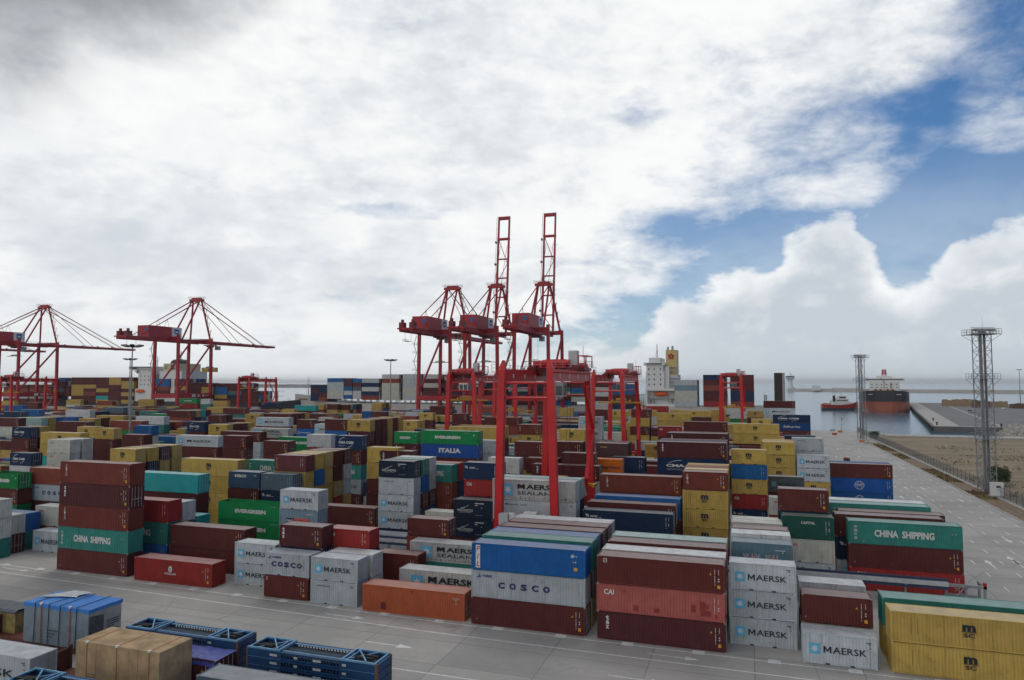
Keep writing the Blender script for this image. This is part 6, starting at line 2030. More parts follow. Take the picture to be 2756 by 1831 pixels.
s = TX(); s.Y = -14.26; s.ring(145.6, 35.9, .95, 1.35, .42, 0); s.build('funnel_emblem', flat('emblem_black', (.03, .05, .04)), fo, fix=False)
s = MB()
for z in (34.2, 36.2): s.box(149.5, 153.2, -14.26, -14.2, z, z + 1.7); s.box(154, 157.2, -14.26, -14.2, z, z + 1.7)
for z in (23, 26, 29): 
    for x in (123, 126.4, 130): s.box(x, x + .8, -15.27, -15.18, z, z + 1)
s.box(114.5, 134, -16.67, -16.58, 35.2, 36.1); s.build('window_row', M_glass, c2)
s = MB()
for z in (22.5, 25.2, 28, 30.8): s.box(134.5, 140.4, -16, -9, z, z + .3); s.rail([(134.5, -16, z + .3), (140.4, -16, z + .3)], 1.1, 1.4, .07); s.bar((134.8, -15.6, z), (140, -15.6, z + 2.7), .5, .2)
s.build('outside_stair', M_steel, c2)
mast(c2, 127, -4, 36.6, 8); mast(c2, 149, -4, 41.6, 6.5)
s = MB(); s.lathe((118, -16, 17.4), [(.2, 0), (1.3, .5), (1.4, 1.2), (1.1, 2.1), (.4, 2.6)], 12); s.v = [(124 + (a - 118) * 3, b_, c) for a, b_, c in s.v]; s.build('lifeboat', M_orange, c2)
for x in (34, 66, 100, 168, 182, 196, 210, 224):
    s = MB()
    for y in (-16, -8, 0, 8): s.bar((x, y, 11.4), (x, y, 19), .4); s.bar((x + 1, y, 11.4), (x + 1, y, 19), .4)
    for z in (15, 18.6): s.box(x - .2, x + 1.2, -16.2, 15, z, z + .25)
    s.build('lashing_bridge', M_lsteel, c2)

# tanker berthed at the jetty, bow towards the camera
tk = thing('tanker_ship', 'large tanker with black and rusty red bow berthed at the far jetty', 'ship', (119, 735, 0), R(90 - 9.3))
ship_hull(235, 42, [(0, 9, 5, 17.4), (.012, 14.5, 10.5, 17.0), (.035, 18.6, 16, 16.4), (.07, 20.4, 19.4, 15.8), (.13, 21, 21, 15), (.9, 21, 21, 15), (1, 18, 14, 15)], [mat('black_hull_paint', (.022, .024, .03), .5, var=.3, scale=.1, dirt=.3, dirtc=(.10, .06, .04)), M_boot, M_deck], tk, 7.0)
s = MB(); s.box(165, 190, -15.5, 15.5, 15, 27.0); s.box(166, 184, -20.5, 20.5, 26.4, 29.6); s.box(168, 180, -8, 8, 29.6, 32); s.build('accommodation_block', M_white, tk)
s = MB()
for z in (18.5, 22): 
    for y in range(-13, 14, 5): s.box(164.9, 165, y, y + 1.2, z, z + 1.1)
s.box(165.9, 166, -19, 19, 27.6, 28.7); s.build('window_row', M_glass, tk)
s = MB(); s.bar((196, 0, 20), (196, 0, 40), 7, 7, 4.6, 4.6); fo = s.build('funnel', flat('funnel_red', (.36, .02, .03)), tk)
s = MB(); s.box(192.3, 192.5, -2.2, 2.2, 30.5, 34); s.build('funnel_emblem', M_white, fo)
mast(tk, 172, 0, 32, 9); mast(tk, 16, 0, 16, 13, M_lsteel)
s = MB()
for y in (-9, -4, 4, 9): s.tube((20, y, 16.3), (160, y, 16.3), .5, n=6)
for x in (30, 60, 92, 120): s.box(x, x + 3, -10, 10, 15, 17.2); s.bar((x, -6, 15), (x, -6, 22), .7); s.bar((x, -6, 22), (x - 10, -6, 24.5), .5)
s.bar((90, 0, 15), (90, 0, 26), 1.4); s.bar((90, 0, 26), (74, 3, 29), .8); s.build('deck_pipe', mat('deck_ochre', (.42, .28, .16), .6, var=.2), tk)
s = MB(); s.rail([(4, -12, 17.2), (14, -19.5, 16.2), (60, -20.6, 15)], 1.2, 4, .12); s.rail([(4, 12, 17.2), (14, 19.5, 16.2), (60, 20.6, 15)], 1.2, 4, .12)
for y in (-7, -3, 3, 7): s.box(6, 8.5, y - .8, y + .8, 17, 18.8)
s.build('mooring_gear', M_dred, tk)
s = MB()
for y0 in (-13.6, 7.2):
    for i in range(5): s.box(5.4 - abs(y0 + i * 1.3) * .0, 5.5, y0 + i * 1.3, y0 + .9 + i * 1.3, 13.4, 14.1)
nm = s.build('name_lettering', M_white, tk); nm.location = (-4.6, 0, 0)

# tugs in front of the tanker
tg = thing('tugboat', 'red and white tugboat pushing beside the tanker bow', 'tugboat', (69, 782, -3), R(4))
ship_hull(34, 11, [(0, 4.4, 3.6, 6.2), (.08, 5.4, 4.6, 5.6), (.5, 5.6, 5, 5.4), (.8, 5.2, 4.4, 6.6), (.94, 3, 2, 8), (1, .4, .3, 8.8)], [mat('tug_red', (.40, .025, .02), .5, var=.1), M_hulld, M_deck], tg, 2.2)
s = MB(); s.box(10, 27, -4, 4, 5.4, 8.6); s.box(13, 25, -3.4, 3.4, 8.6, 11.4); s.box(16, 23, -2.8, 2.8, 11.4, 14.2); s.build('deckhouse', M_white, tg)
s = MB(); s.box(16.5, 22.5, -2.86, -2.78, 12.1, 13.6); s.box(22.98, 23.06, -2.4, 2.4, 12.1, 13.6); s.box(14, 24, -3.46, -3.38, 9.3, 10.2); s.build('window_row', M_glass, tg)
s = MB(); s.tube((12, -2.4, 8.6), (12, -2.4, 14.6), .8, n=8); s.tube((12, 2.4, 8.6), (12, 2.4, 14.6), .8, n=8); s.build('funnel', flat('tug_black', (.03, .03, .035)), tg)
mast(tg, 19, 0, 14.2, 8.5); s = MB()
for i in range(9): s.tube((i * 3.4 + 2, -5.9, 4.2), (i * 3.4 + 2, -5.5, 4.2), .7, n=8)
s.build('tyre_fender', M_blk, tg)
tg = thing('tugboat', 'small orange boat on the water behind the red tugboat', 'tugboat', (76, 845, -3), R(2))
ship_hull(28, 8, [(0, 3.4, 3, 5.4), (.2, 4, 3.6, 5), (.75, 4, 3.2, 5.4), (1, .4, .2, 7)], [M_orange, M_boot, M_deck], tg, 1.6)
s = MB(); s.box(7, 17, -2.8, 2.8, 5, 8.6); s.box(10, 15, -2.2, 2.2, 8.6, 11); s.build('deckhouse', M_white, tg); mast(tg, 12, 0, 11, 6)
bg = thing('barge', 'dark low barge with rusty cargo at the far right edge', 'barge', (500, 1480, -3), R(-10))
s = MB(); s.box(0, 120, -8, 8, 0, 6); s.build('hull', M_hulld, bg); s = MB(); rr = random.Random(8)
for i in range(12): s.box(4 + i * 9.5, 11 + i * 9.5, -6, 6, 6, 7 + rr.uniform(.5, 5))
s.build('cargo', mat('rusty_cargo', (.17, .07, .05), .8, var=.3), bg)

# ------------------------------------------------------------------ control tower on the breakwater
ct = thing('control_tower', 'white harbour control tower with a bulb top at the end of the breakwater', 'tower', (122, 2380, 0))
s = MB(); s.lathe((0, 0, 0), [(13, -4), (13, 9), (11, 9.2), (9, 9.4), (8.4, 14), (6.8, 22), (6.4, 30), (9.5, 34), (13.6, 38.5), (13.6, 40.4)], 20); s.build('shaft', M_white, ct)
s = MB(); s.lathe((0, 0, 40.4), [(12.6, 0), (12.9, 3.4)], 20); s.build('glazing', M_glass, ct)
s = MB(); s.lathe((0, 0, 43.8), [(13.8, 0), (13.8, 1.2), (8, 2.6), (4.4, 5.4), (3.6, 8), (.6, 8.8), (.25, 17)], 20); s.build('roof', M_white, ct)
wb = thing('building', 'low white building on the breakwater right of the control tower', 'building', (270, 2290, 0))
s = MB(); s.box(-40, 40, -12, 12, 0, 9); s.box(-92, -70, -10, 10, 0, 15); s.build('wall', M_white, wb); s = MB()
for i in range(9): s.box(-37 + i * 8.4, -33 + i * 8.4, -12.1, -12, 3, 6)
s.build('window_row', M_glass, wb)

# ------------------------------------------------------------------ masts and poles
M_galv = mat('galvanised_steel', (.26, .275, .29), .5, .35, var=.14, scale=1.0, dirt=.25, dirtc=(.20, .18, .15))


def lamp_mast(x, y, h, label, r=.34):
    t = thing('lamp_mast', label, 'lamp mast', (x, y, 0), 0, 'tall lamp masts')
    s = MB(); s.tube((0, 0, 0), (0, 0, h), r, r * .45, n=12); s.build('pole', M_galv, t)
    s = MB(); s.lathe((0, 0, h - .6), [(1.5, 0), (1.7, .12), (1.7, .3), (1.5, .42)], 16); s.build('lamp_ring', M_steel, t)
    for i in range(8):
        a = 2 * pi * i / 8; s = MB(); s.bar((1.5 * cos(a), 1.5 * sin(a), h - .5), (2.7 * cos(a), 2.7 * sin(a), h - .15), .9, .5, 1.1, .35); s.build('floodlight', M_dark if i % 2 else M_steel, t)
    return t


lamp_mast(-156, 146.9, 35.2, 'tallest lamp mast, on the left in front of the white ship bridge')
lamp_mast(-242, 227, 35, 'lamp mast with small head just left of the tallest lamp mast')
lamp_mast(-140, 261, 34.6, 'slender lamp mast in the middle, left of the quay cranes')
lamp_mast(266, 864, 38.5, 'lone lamp mast on the far jetty at the right edge', .5)


def lattice(x, y, h, label, rz, plats):
    t = thing('lattice_mast', label, 'lattice mast', (x, y, 0), rz, 'lattice floodlight masts along the road fence')
    w = 1.35; s = MB(); b_ = MB()
    cor = ((-w, -w), (w, -w), (w, w), (-w, w))
    for a, c in cor: s.tube((a, c, 0), (a, c, h), .14, .11, n=8)
    s.build('corner_leg', M_galv, t)
    n = int(h / 2.3); dz = h / n
    for i in range(n):
        for (a, c), (d, e) in zip(cor, cor[1:] + cor[:1]):
            z0, z1 = i * dz, (i + 1) * dz
            b_.bar((a, c, z0), (d, e, z1), .085) if i % 2 else b_.bar((d, e, z0), (a, c, z1), .085)
            b_.bar((a, c, z1), (d, e, z1), .08)
    b_.build('bracing', M_galv, t)
    ld = MB()
    ld.box(-1.05, -.95, -w - .5, -w + .4, 0, h); ld.box(-.25, -.15, -w - .5, -w + .4, 0, h)
    for xx in (-.85, -.35): ld.bar((xx, -w - .1, 0), (xx, -w - .1, h), .09, .09)
    for i in range(int(h / .4)): ld.bar((-.85, -w - .1, i * .4), (-.35, -w - .1, i * .4), .05)
    ld.build('ladder', M_galv, t)
    for z, e in plats:
        p = MB(); p.box(-w - e, w + e, -w - e, w + e, z - .1, z); p.rail([(-w - e, -w - e, z), (w + e, -w - e, z), (w + e, w + e, z), (-w - e, w + e, z), (-w - e, -w - e, z)], 1.15, 1.1, .035)
        for a, c in cor: p.bar((a, c, z - 1.6), (a * (1 + e / w), c * (1 + e / w), z - .1), .08)
        p.build('platform', M_galv, t)
    zt = plats[-1][0]
    for i, a in enumerate((-3.1, -2.4, -1.7, -1.0, -.2, .6, 1.4)):
        f = MB(); f.bar((a, -w - .9, zt + .9), (a - .25, -w - 1.5, zt + .75), .62, .55); f.bar((a, -w - .8, zt), (a, -w - .8, zt + .9), .09); f.build('floodlight', M_steel, t)
    q = MB(); q.bar((-3.5, -w - .85, zt + .05), (1.8, -w - .85, zt + .05), .12); q.bar((-3.5, -w - .85, zt + 1.4), (1.8, -w - .85, zt + 1.4), .1); q.build('lamp_bar', M_galv, t)
    q = MB(); q.tube((.6, .6, h), (.6, .6, h + 3.2), .05, .02, n=5); q.build('lightning_rod', M_galv, t)


lattice(47.4, 351, 36.8, 'smaller lattice floodlight mast by the quay, in front of the tanker', R(14), ((12.4, 1.0), (26, 1.1), (36.2, 1.5)))
lattice(50.9, 188.4, 37.0, 'tall lattice floodlight mast nearest on the right beside the fence', R(14), ((12.4, 1.0), (26, 1.1), (36.2, 1.5)))
ww = thing('wind_mast', 'thin grey mast with small instruments at the end of the fence', 'mast', (44.5, 398, 0))
s = MB(); s.tube((0, 0, 0), (0, 0, 9.5), .10, .06, n=6); s.bar((-1.4, 0, 8.8), (1.4, 0, 8.8), .08); s.box(-.4, .4, -.3, .3, 6, 7); s.box(1.1, 1.6, -.2, .2, 8.8, 9.4); s.build('pole', M_galv, ww)

# ------------------------------------------------------------------ fence, cabinet, bush
fe = thing('fence', 'long grey metal fence beside the road, from the quay to the right edge', 'fence', (51.4, 60, .22))
s = MB()
for i in range(1128):
    y = .3 * i; s.box(-.012, .012, y - .012, y + .012, .1, 2.3)
for z in (.25, 1.25, 2.2): s.box(-.03, .03, 0, 338, z, z + .05)
M_fence = mat('fence_grey', (.13, .14, .15), .6, .2, var=.2)
s.build('mesh_panel', M_fence, fe)
pm = MB().box(-.05, .05, -.05, .05, 0, 2.75).mesh('post', M_fence)
for i in range(94):
    o = bpy.data.objects.new('post', pm); COL.objects.link(o); o.parent = fe; o.location = (0, i * 3.6, 0)
cb = thing('electric_cabinet', 'white electric cabinet on a plinth at the foot of the nearest lattice mast', 'cabinet', (51.0, 182.2, .22), R(4))
s = MB(); s.box(-1.15, 1.15, -.7, .7, .25, 2.9); s.box(-1.22, 1.22, -.78, .78, 2.9, 3.0); s.build('housing', M_white, cb)
s = MB(); s.box(-1.4, 1.4, -1.0, 1.0, 0, .25); s.build('plinth', M_conc, cb)
s = MB(); s.box(-.35, .55, -.73, -.70, 2.0, 2.4); s.build('sign_plate', flat('sign_dark', (.06, .03, .05)), cb); s = MB(); s.box(.0, .2, -.73, -.70, 1.5, 1.62); s.build('handle', M_dark, cb)
gr = thing('guard_rail', 'low dark steel rail at the road edge before the nearest lattice mast', 'rail', (47.4, 184.5, .07))
s = MB(); s.rail([(0, -1.5, 0), (0, 1.5, 0), (3.0, 1.5, 0)], 1.0, 1.5, .06); s.build('tube', M_dred, gr)
M_leaf = mat('bush_leaf', (.055, .085, .028), .6, var=.45, scale=1.3, spec=.3, rnd=.1)
M_bark = mat('bush_bark', (.10, .075, .05), .9, var=.3)


def bush(x, y, w, h, n, label):
    t = thing('bush', label, 'bush', (x, y, .1)); rr = random.Random(int(x * 7)); s = MB(); b_ = MB(); tips = []
    for i in range(9):
        a = rr.uniform(0, 2 * pi); q = rr.uniform(.15, .42) * w; p = Vector((q * cos(a), q * sin(a), h * rr.uniform(.45, .85))); b_.tube((rr.uniform(-.2, .2), rr.uniform(-.2, .2), 0), p, .09, .03, n=5); tips.append(p)
    cl = [(Vector((rr.uniform(-.5, .5) * w * .8, rr.uniform(-.5, .5) * w * .8, h * rr.uniform(.18, .85))), rr.uniform(.14, .26) * w) for _ in range(26)] + [(p, .17 * w) for p in tips]
    for i in range(n):
        c, r = cl[rr.randrange(len(cl))]
        d = Vector((rr.gauss(0, 1), rr.gauss(0, 1), rr.gauss(0, 1))).normalized() * r * rr.random() ** .4
        p = c + d
        if p.z < .15: continue
        a = Vector((rr.gauss(0, 1), rr.gauss(0, 1), rr.gauss(0, 1))).normalized(); e = a.cross(Vector((rr.gauss(0, 1), rr.gauss(0, 1), rr.gauss(0, 1)))).normalized(); k = rr.uniform(.07, .17)
        s.add([p - a * k, p + e * k * .5, p + a * k, p - e * k * .5], [(0, 1, 2, 3)])
    s.build('foliage', M_leaf, t, fix=False); b_.build('branch', M_bark, t)


bush(57.2, 203, 5.2, 4.6, 9000, 'round dark green bush behind the fence beside the nearest lattice mast')
bush(52.6, 352, 4.2, 3.4, 3500, 'small green bush at the foot of the smaller lattice mast')
tf = MB(); rr = random.Random(9)
for i in range(7000):
    y = rr.uniform(120, 320); x = rr.choice((rr.uniform(46.8, 50.4), rr.uniform(53, 56 + (y - 100) * .22)))
    if mn.noise((x * .09, y * .05, 3)) < .08: continue
    k = rr.uniform(.1, .32); a = rr.uniform(0, pi); z0 = .06 if x < 51 else .05 + .9 * max(0, mn.noise((x * .03, y * .045, 1)) + .15) * min(1, (x - 52) / 14)
    tf.add([(x - k * cos(a), y - k * sin(a), z0), (x + k * cos(a), y + k * sin(a), z0), (x + rr.uniform(-.1, .1), y, z0 + k * 1.4)], [(0, 1, 2)])
tag(tf.build('dry_grass', mat('dry_grass_blade', (.17, .135, .06), .9, var=.4, scale=.4), fix=False), 'sparse dry grass tufts on the verge and sandy land', 'grass', kind='stuff')

# ------------------------------------------------------------------ power rail of the gantry cranes, between the first two blocks
br = thing('power_rail', 'long grey twin-beam power rail on posts running between container blocks', 'power rail', (0, 91.6, 0))
s = MB()
for y in (-.45, .35): s.box(-62, 20.6, y, y + .22, 2.55, 3.0)
s.build('beam', M_lsteel, br)
s = MB()
for y in (-.42, .38): s.box(-62, 20.6, y, y + .16, 2.2, 2.45)
s.box(-62, 20.6, -.1, .1, 3.05, 3.3); s.build('conductor', mat('rail_navy', (.03, .045, .10), .5, var=.1), br)
pm = MB(); pm.box(-.1, .1, -.1, .1, 0, 2.55); pm.box(-.12, .12, -.55, .65, 2.45, 2.55); pm.box(-.35, .35, -.45, .45, 0, .12); me = pm.mesh('post', M_galv)
for i in range(15):
    o = bpy.data.objects.new('post', me); COL.objects.link(o); o.parent = br; o.location = (-61 + i * 5.95, 0, 0)
s = MB(); s.box(20.6, 24.2, -.5, -.2, 2.6, 2.9); s.box(20.6, 23.8, 1.6, 1.9, 1.0, 1.3); s.box(23.9, 24.2, -.5, 1.9, 2.6, 2.9)
for a, b_ in ((24.05, -.35), (24.05, 1.75), (20.8, 1.75)): s.box(a - .12, a + .12, b_ - .12, b_ + .12, 0, 2.6)
s.bar((21.2, .2, 1.1), (22.8, 1.5, 2.4), .1); s.bar((22.8, .2, 1.1), (21.2, 1.5, 2.4), .1); s.build('end_frame', M_galv, br)
s = MB(); s.box(23.9, 24.2, -.5, -.2, 2.9, 3.25); s.build('signal_lamp', flat('lamp_red', (.4, .02, .02)), br)

# small red terminal tractor on the road
tt = thing('terminal_tractor', 'small red terminal tractor parked on the road beside maroon containers', 'tractor', (26.6, 232, 0), R(90))
s = MB(); s.box(-2.6, 2.6, -1.1, 1.1, .55, 1.0); s.box(-2.6, -1.0, -1.15, 1.15, 1.0, 1.7); s.build('chassis', M_dred, tt)
s = MB(); s.box(-.9, 1.0, -1.15, .4, 1.0, 2.9); s.box(1.0, 2.5, -1.0, 1.0, 1.0, 1.6); s.build('cab', M_redf, tt)
s = MB(); s.box(-.95, 1.05, -1.18, .43, 1.9, 2.6); s.build('window', M_glass, tt)
for a in (-1.6, 1.7):
    for b_ in (-1.05, 1.05):
        w_ = MB(); w_.tube((a, b_ - .2, .52), (a, b_ + .2, .52), .52, n=14); w_.build('wheel', M_blk, tt)

# loose things at the quay corner and on the jetty
M_barr = mat('barrier_orange', (.5, .16, .05), .6, var=.1)
for i, (x, y, lb) in enumerate(((44.5, 330, 'orange barrier near the smaller lattice mast'), (45.3, 324, 'pale barrier just before the smaller lattice mast'), (43.0, 392, 'orange barrier at the quay corner by the fence end'), (40.2, 400, 'pale bollard block at the quay corner'), (38.3, 372, 'red barrier on the quay left of the smaller lattice mast'))):
    s = MB(); s.bar((0, 0, 0), (0, 0, 1.0), 2.2, .7, 2.0, .25)
    o = s.build('barrier', (M_barr, M_conc, M_barr, M_conc, M_redf)[i]); o.location = (x, y, 0); tag(o, lb, 'barrier')
M_tan = mat('tan_cargo', (.34, .24, .15), .8, var=.25, dirt=.5); M_bro = mat('brown_cargo', (.14, .085, .055), .85, var=.35, dirt=.5)
for i, (x, y, w, d, h, mm, lb) in enumerate(((222, 905, 26, 9, 7.5, M_tan, 'long pale tan cargo stack on the far jetty'), (252, 880, 20, 8, 6.2, M_tan, 'tan cargo stack right of the long tan stack on the far jetty'), (238, 862, 14, 8, 8, M_bro, 'dark brown cargo heap between the tan stacks on the far jetty'), (266, 850, 15, 8, 5, M_bro, 'low brown cargo heap rightmost on the far jetty'))):
    rr = random.Random(i); s = MB()
    for a in range(7):
        for c in range(3):
            s.box(w * a / 7 + .1, w * (a + 1) / 7 - .1, d * c / 3, d * (c + 1) / 3 - .2, 0, h * rr.uniform(.62, 1))
    o = s.build('cargo_pile', mm); o.location = (x - 30, y - 60, .3); tag(o, lb, 'cargo pile', 'cargo piles on the far jetty')


def car(x, y, rz, m, lb):
    t = thing('parked_car', lb, 'car', (x, y, .31), rz)
    s = MB(); s.box(-2.2, 2.2, -.9, .9, .3, .95); s.add([(-1.6, -.85, .95), (1.2, -.85, .95), (1.2, .85, .95), (-1.6, .85, .95), (-1.1, -.7, 1.5), (.6, -.7, 1.5), (.6, .7, 1.5), (-1.1, .7, 1.5)], [(4, 5, 6, 7), (0, 1, 5, 4), (1, 2, 6, 5), (2, 3, 7, 6), (3, 0, 4, 7)]); s.build('body', m, t)
    s = MB()
    for a in (-1.4, 1.4):
        for b_ in (-.85, .85): s.tube((a, b_ - .1, .33), (a, b_ + .1, .33), .33, n=10)
    s.build('wheel', M_blk, t)


car(176, 690, .9, flat('car_black', (.03, .03, .035), .3), 'dark parked car alone on the far jetty')
car(221, 760, .6, flat('car_white', (.6, .6, .6), .3), 'white parked car by the cargo on the far jetty')
car(168, 655, .2, flat('car_grey', (.25, .26, .28), .3), 'grey parked car nearest the jetty edge')
bt = MB(); bt.lathe((0, 0, 0), [(1.6, 0), (1.6, 3.2), (1.5, 3.3)], 14); o = bt.build('water_tank', flat('tank_blue', (.02, .07, .30))); o.location = (205, 640, .3); tag(o, 'small bright blue tank on the far jetty', 'tank')
for i, (x, y) in enumerate(((103, 470), (112.5, 523), (133, 463), (160, 470))):
    s = MB(); s.tube((0, 0, 0), (0, 0, 1.4), .45, .35, n=10); s.tube((0, 0, 1.4), (0, 0, 1.8), .75, .6, n=10); o = s.build('bollard', M_blk); o.location = (x, y, .3)
    tag(o, 'black mooring bollard on the edge of the far jetty', 'bollard', 'mooring bollards on the far jetty')
ml = MB(); ml.tube((20, 404.6, .8), (1.5, 410, 8.5), .06, n=5); tag(ml.build('mooring_line', M_wire), 'dark mooring line from the quay up to the ship stern', 'rope')
for i in range(2):
    m_ = MB(); m_.tube((-322 - 8 * i, 403.5, 1), (-296, 411, 13.5 + i), .07, n=5); tag(m_.build('mooring_line', M_wire), 'thin mooring line from the pale bow down to the quay', 'rope', 'mooring lines at the pale bow')

# ------------------------------------------------------------------ special cargo in the near left corner
M_fr = mat('flat_rack_blue', (.010, .055, .15), .5, var=.15, dirt=.45, dirtc=(.02, .03, .05), streak=.3)
M_fl = mat('flat_rack_edge', (.13, .30, .48), .5, var=.15, dirt=.5, dirtc=(.05, .10, .16))
M_dkb = mat('flat_rack_deck', (.03, .05, .075), .8, var=.35, dirt=.6)
M_frb = mat('flat_rack_brown', (.12, .035, .028), .6, var=.2, dirt=.5, dirtc=(.05, .025, .02))
FR = {}


def rack_meshes():
    L, Wd = 12.19, 2.44
    s = MB()
    for y in (0, Wd - .16):
        s.box(0, L, y, y + .16, 0, .12); s.box(0, L, y, y + .16, .46, .60); s.box(0, 3.3, y + .03, y + .13, .12, .46); s.box(L - 3.3, L, y + .03, y + .13, .12, .46)
        for i in range(20): s.box(3.3 + i * .29, 3.36 + i * .29, y + .03, y + .13, .12, .46)
    for x in (0, L - .18): s.box(x, x + .18, .16, Wd - .16, 0, .60)
    FR['side'] = s.mesh('side_beam', M_fr)
    s = MB(); s.box(.18, L - .18, .16, Wd - .16, .20, .30); s.box(2.6, L - 2.6, .95, 1.5, .36, .44); FR['deck'] = s.mesh('deck', [M_dkb])
    s = MB(); e = 3.15
    s.bar((.1, .08, .68), (e, .08, .68), .13); s.bar((.1, Wd - .08, .68), (e, Wd - .08, .68), .13); s.bar((e, .02, .68), (e, Wd - .02, .68), .16); s.bar((.25, .02, .66), (.25, Wd - .02, .66), .13)
    s.bar((1.0, .1, .70), (e - .2, Wd - .1, .70), .10, .07); s.bar((1.0, Wd - .1, .78), (e - .2, .1, .78), .10, .07); s.bar((e - .45, .1, .7), (e - .45, Wd - .1, .7), .10)
    FR['end'] = s.mesh('folded_end_frame', M_fl)
    s = MB()
    for y in (.28, .40): s.box(3.3, L - 3.3, y, y + .06, .56, .62)
    for y in (Wd - .46, Wd - .34): s.box(3.3, L - 3.3, y, y + .06, .56, .62)
    for i in range(21): s.box(3.3 + i * .27, 3.38 + i * .27, .28, .46, .57, .615); s.box(3.3 + i * .27, 3.38 + i * .27, Wd - .46, Wd - .28, .57, .615)
    FR['lad'] = s.mesh('slatted_rail', M_fl)
    s = MB()
    for x, y in ((.5, .5), (.9, .8), (L - 2.4, .7), (L - 2.2, 1.2)): s.box(x, x + 1.6, y, y + .26, .60, .78)
    FR['gear'] = s.mesh('stowed_stanchion', [M_dark])
    s = MB()
    for x, a in ((2.3, .7), (4.6, .35), (6.4, .75), (9.1, .35)): s.box(x, x + a, -.012, 0, .20, .38)
    FR['plate'] = s.mesh('number_plate', M_lsteel)


rack_meshes()


def flat_rack(x, y, z, label, top):
    t = thing('flat_rack', label, 'flat rack', (x, y, z), 0, 'blue folded flat racks in stacks')
    child(t, 'side_beam', FR['side']); child(t, 'deck', FR['deck']); child(t, 'number_plate', FR['plate'])
    for k in range(2):
        o = child(t, 'folded_end_frame', FR['end'])
        if k: o.rotation_euler = (0, 0, pi); o.location = (12.19, 2.44, 0)
    if top: child(t, 'slatted_rail', FR['lad']); child(t, 'stowed_stanchion', FR['gear'])
    c = MB()
    for a in (-.01, 12.03):
        for b_ in (-.01, 2.28): c.box(a, a + .17, b_, b_ + .17, .0, .66)
    c.build('corner_casting', mat('rust_corner', (.17, .085, .04), .7, var=.3), t)
    return t


names = ('topmost', 'second', 'third', 'fourth', 'lowest')
for i in range(5):
    z = (4 - i) * .655
    flat_rack(-40.0, 50.1, z, names[i] + ' blue folded flat rack of the stack nearest the road arrows', i == 0)
    flat_rack(-53.6, 50.7, z, names[i] + ' blue folded flat rack of the stack behind the plywood crate', i == 0)
for i in range(2): flat_rack(-52.4, 38.8, 2.65 - i * .66, names[i] + ' blue folded flat rack at the bottom left corner', i == 0)
for i in range(3): flat_rack(-52.4, 38.8, 1.33 - i * .66, ('upper', 'middle', 'lower')[i] + ' hidden blue flat rack at the bottom left corner', False)


def open_rack(x, y, L, label):
    t = thing('flat_rack', label, 'flat rack', (x, y, 0), 0, 'brown flat racks under the crates')
    s = MB(); s.box(0, L, 0, .2, 0, .62); s.box(0, L, 2.24, 2.44, 0, .62); s.box(.0, L, .2, 2.24, .4, .6); s.build('platform', M_frb, t)
    for e in (0, L - .25):
        s = MB(); s.box(e, e + .25, 0, .25, .62, 2.6); s.box(e, e + .25, 2.19, 2.44, .62, 2.6); s.box(e + .06, e + .18, .25, 2.19, .62, 2.35); s.box(e - .02, e + .27, -.02, .27, 2.45, 2.62); s.build('end_wall', M_frb, t)
    return t


open_rack(-70.6, 51.0, 12.19, 'brown flat rack with end walls carrying the blue-tarped crate')
open_rack(-56.2, 45.0, 12.19, 'brown flat rack with end walls carrying the plywood crate')
# plywood crate
M_ply = mat('plywood', (.40, .285, .165), .8, var=.22, scale=.8, spec=.2, dirt=.65, dirtc=(.19, .13, .07), streak=.45, bump=.15)
M_strap = flat('orange_strap', (.36, .10, .04)); M_rope = flat('black_strap', (.035, .04, .05))
cr = thing('plywood_crate', 'large plywood crate with three orange straps, standing on a brown flat rack', 'crate', (-51.9, 44.3, .62))
s = MB(); s.box(0, 8.5, 0, 3.4, 0, 3.78); s.build('box_body', M_ply, cr)
s = MB(); 
for x in (2.13, 4.25, 6.38): s.box(x - .012, x + .012, -.006, 0, 0, 3.78); s.box(x - .012, x + .012, 0, 3.4, 3.78, 3.786)
s.build('panel_joint', flat('joint_brown', (.16, .10, .055)), cr)
for x in (1.15, 4.25, 7.5):
    s = MB(); s.box(x - .04, x + .04, -.02, -.004, 0, 3.79); s.box(x - .04, x + .04, -.02, 3.42, 3.79, 3.80); so = s.build('strap', M_strap, cr)
    s = MB(); s.box(x - .12, x + .12, -.06, .16, 3.70, 3.84); s.build('edge_protector', M_white, so)
s = TX(); r = random.Random(6)
for i in range(4): s.rect(1.25, 2.2 - .1 * (i % 2), 1.3 - .2 * i, 1.37 - .2 * i, 0)
s.rect(.5, 1.7, .1, .55, 1); s.rect(4.0, 5.2, .2, .7, 1); s.rect(6.7, 7.6, .3, .6, 1)
s.build('stencil_mark', [flat('stencil_brown', (.17, .13, .08)), flat('smudge_brown', (.27, .19, .11))], cr, fix=False)
# tarped crate
M_tarpg = mat('grey_sheet', (.17, .22, .27), .35, var=.16, scale=.7, spec=.5, dirt=.5, dirtc=(.26, .29, .31), bump=.5)
M_tarpb = mat('blue_tarp', (.035, .20, .58), .45, var=.10, scale=.9, spec=.4, bump=.35)
M_ply2 = mat('grey_board', (.34, .35, .33), .7, var=.10, scale=1.2, dirt=.4, dirtc=(.22, .22, .20), streak=.2)
tc_ = thing('tarped_crate', 'grey wrapped crate under a bright blue tarp with black straps', 'crate', (-66.0, 50.7, .62))
s = MB(); s.box(0, 8.0, .01, 3.6, 0, 3.62); s.build('box_body', M_ply2, tc_)
nx, nz = 40, 18; s = MB(); vs = []
for j in range(nz + 1):
    for i in range(nx + 1):
        x = -.04 + 8.08 * i / nx; z = .05 + 3.55 * j / nz; vs.append((x, -.05 + .045 * mn.noise((x * 1.1, z * 1.3, 4)) - .02 * abs(mn.noise((x * 3, z * .7, 9))), z))
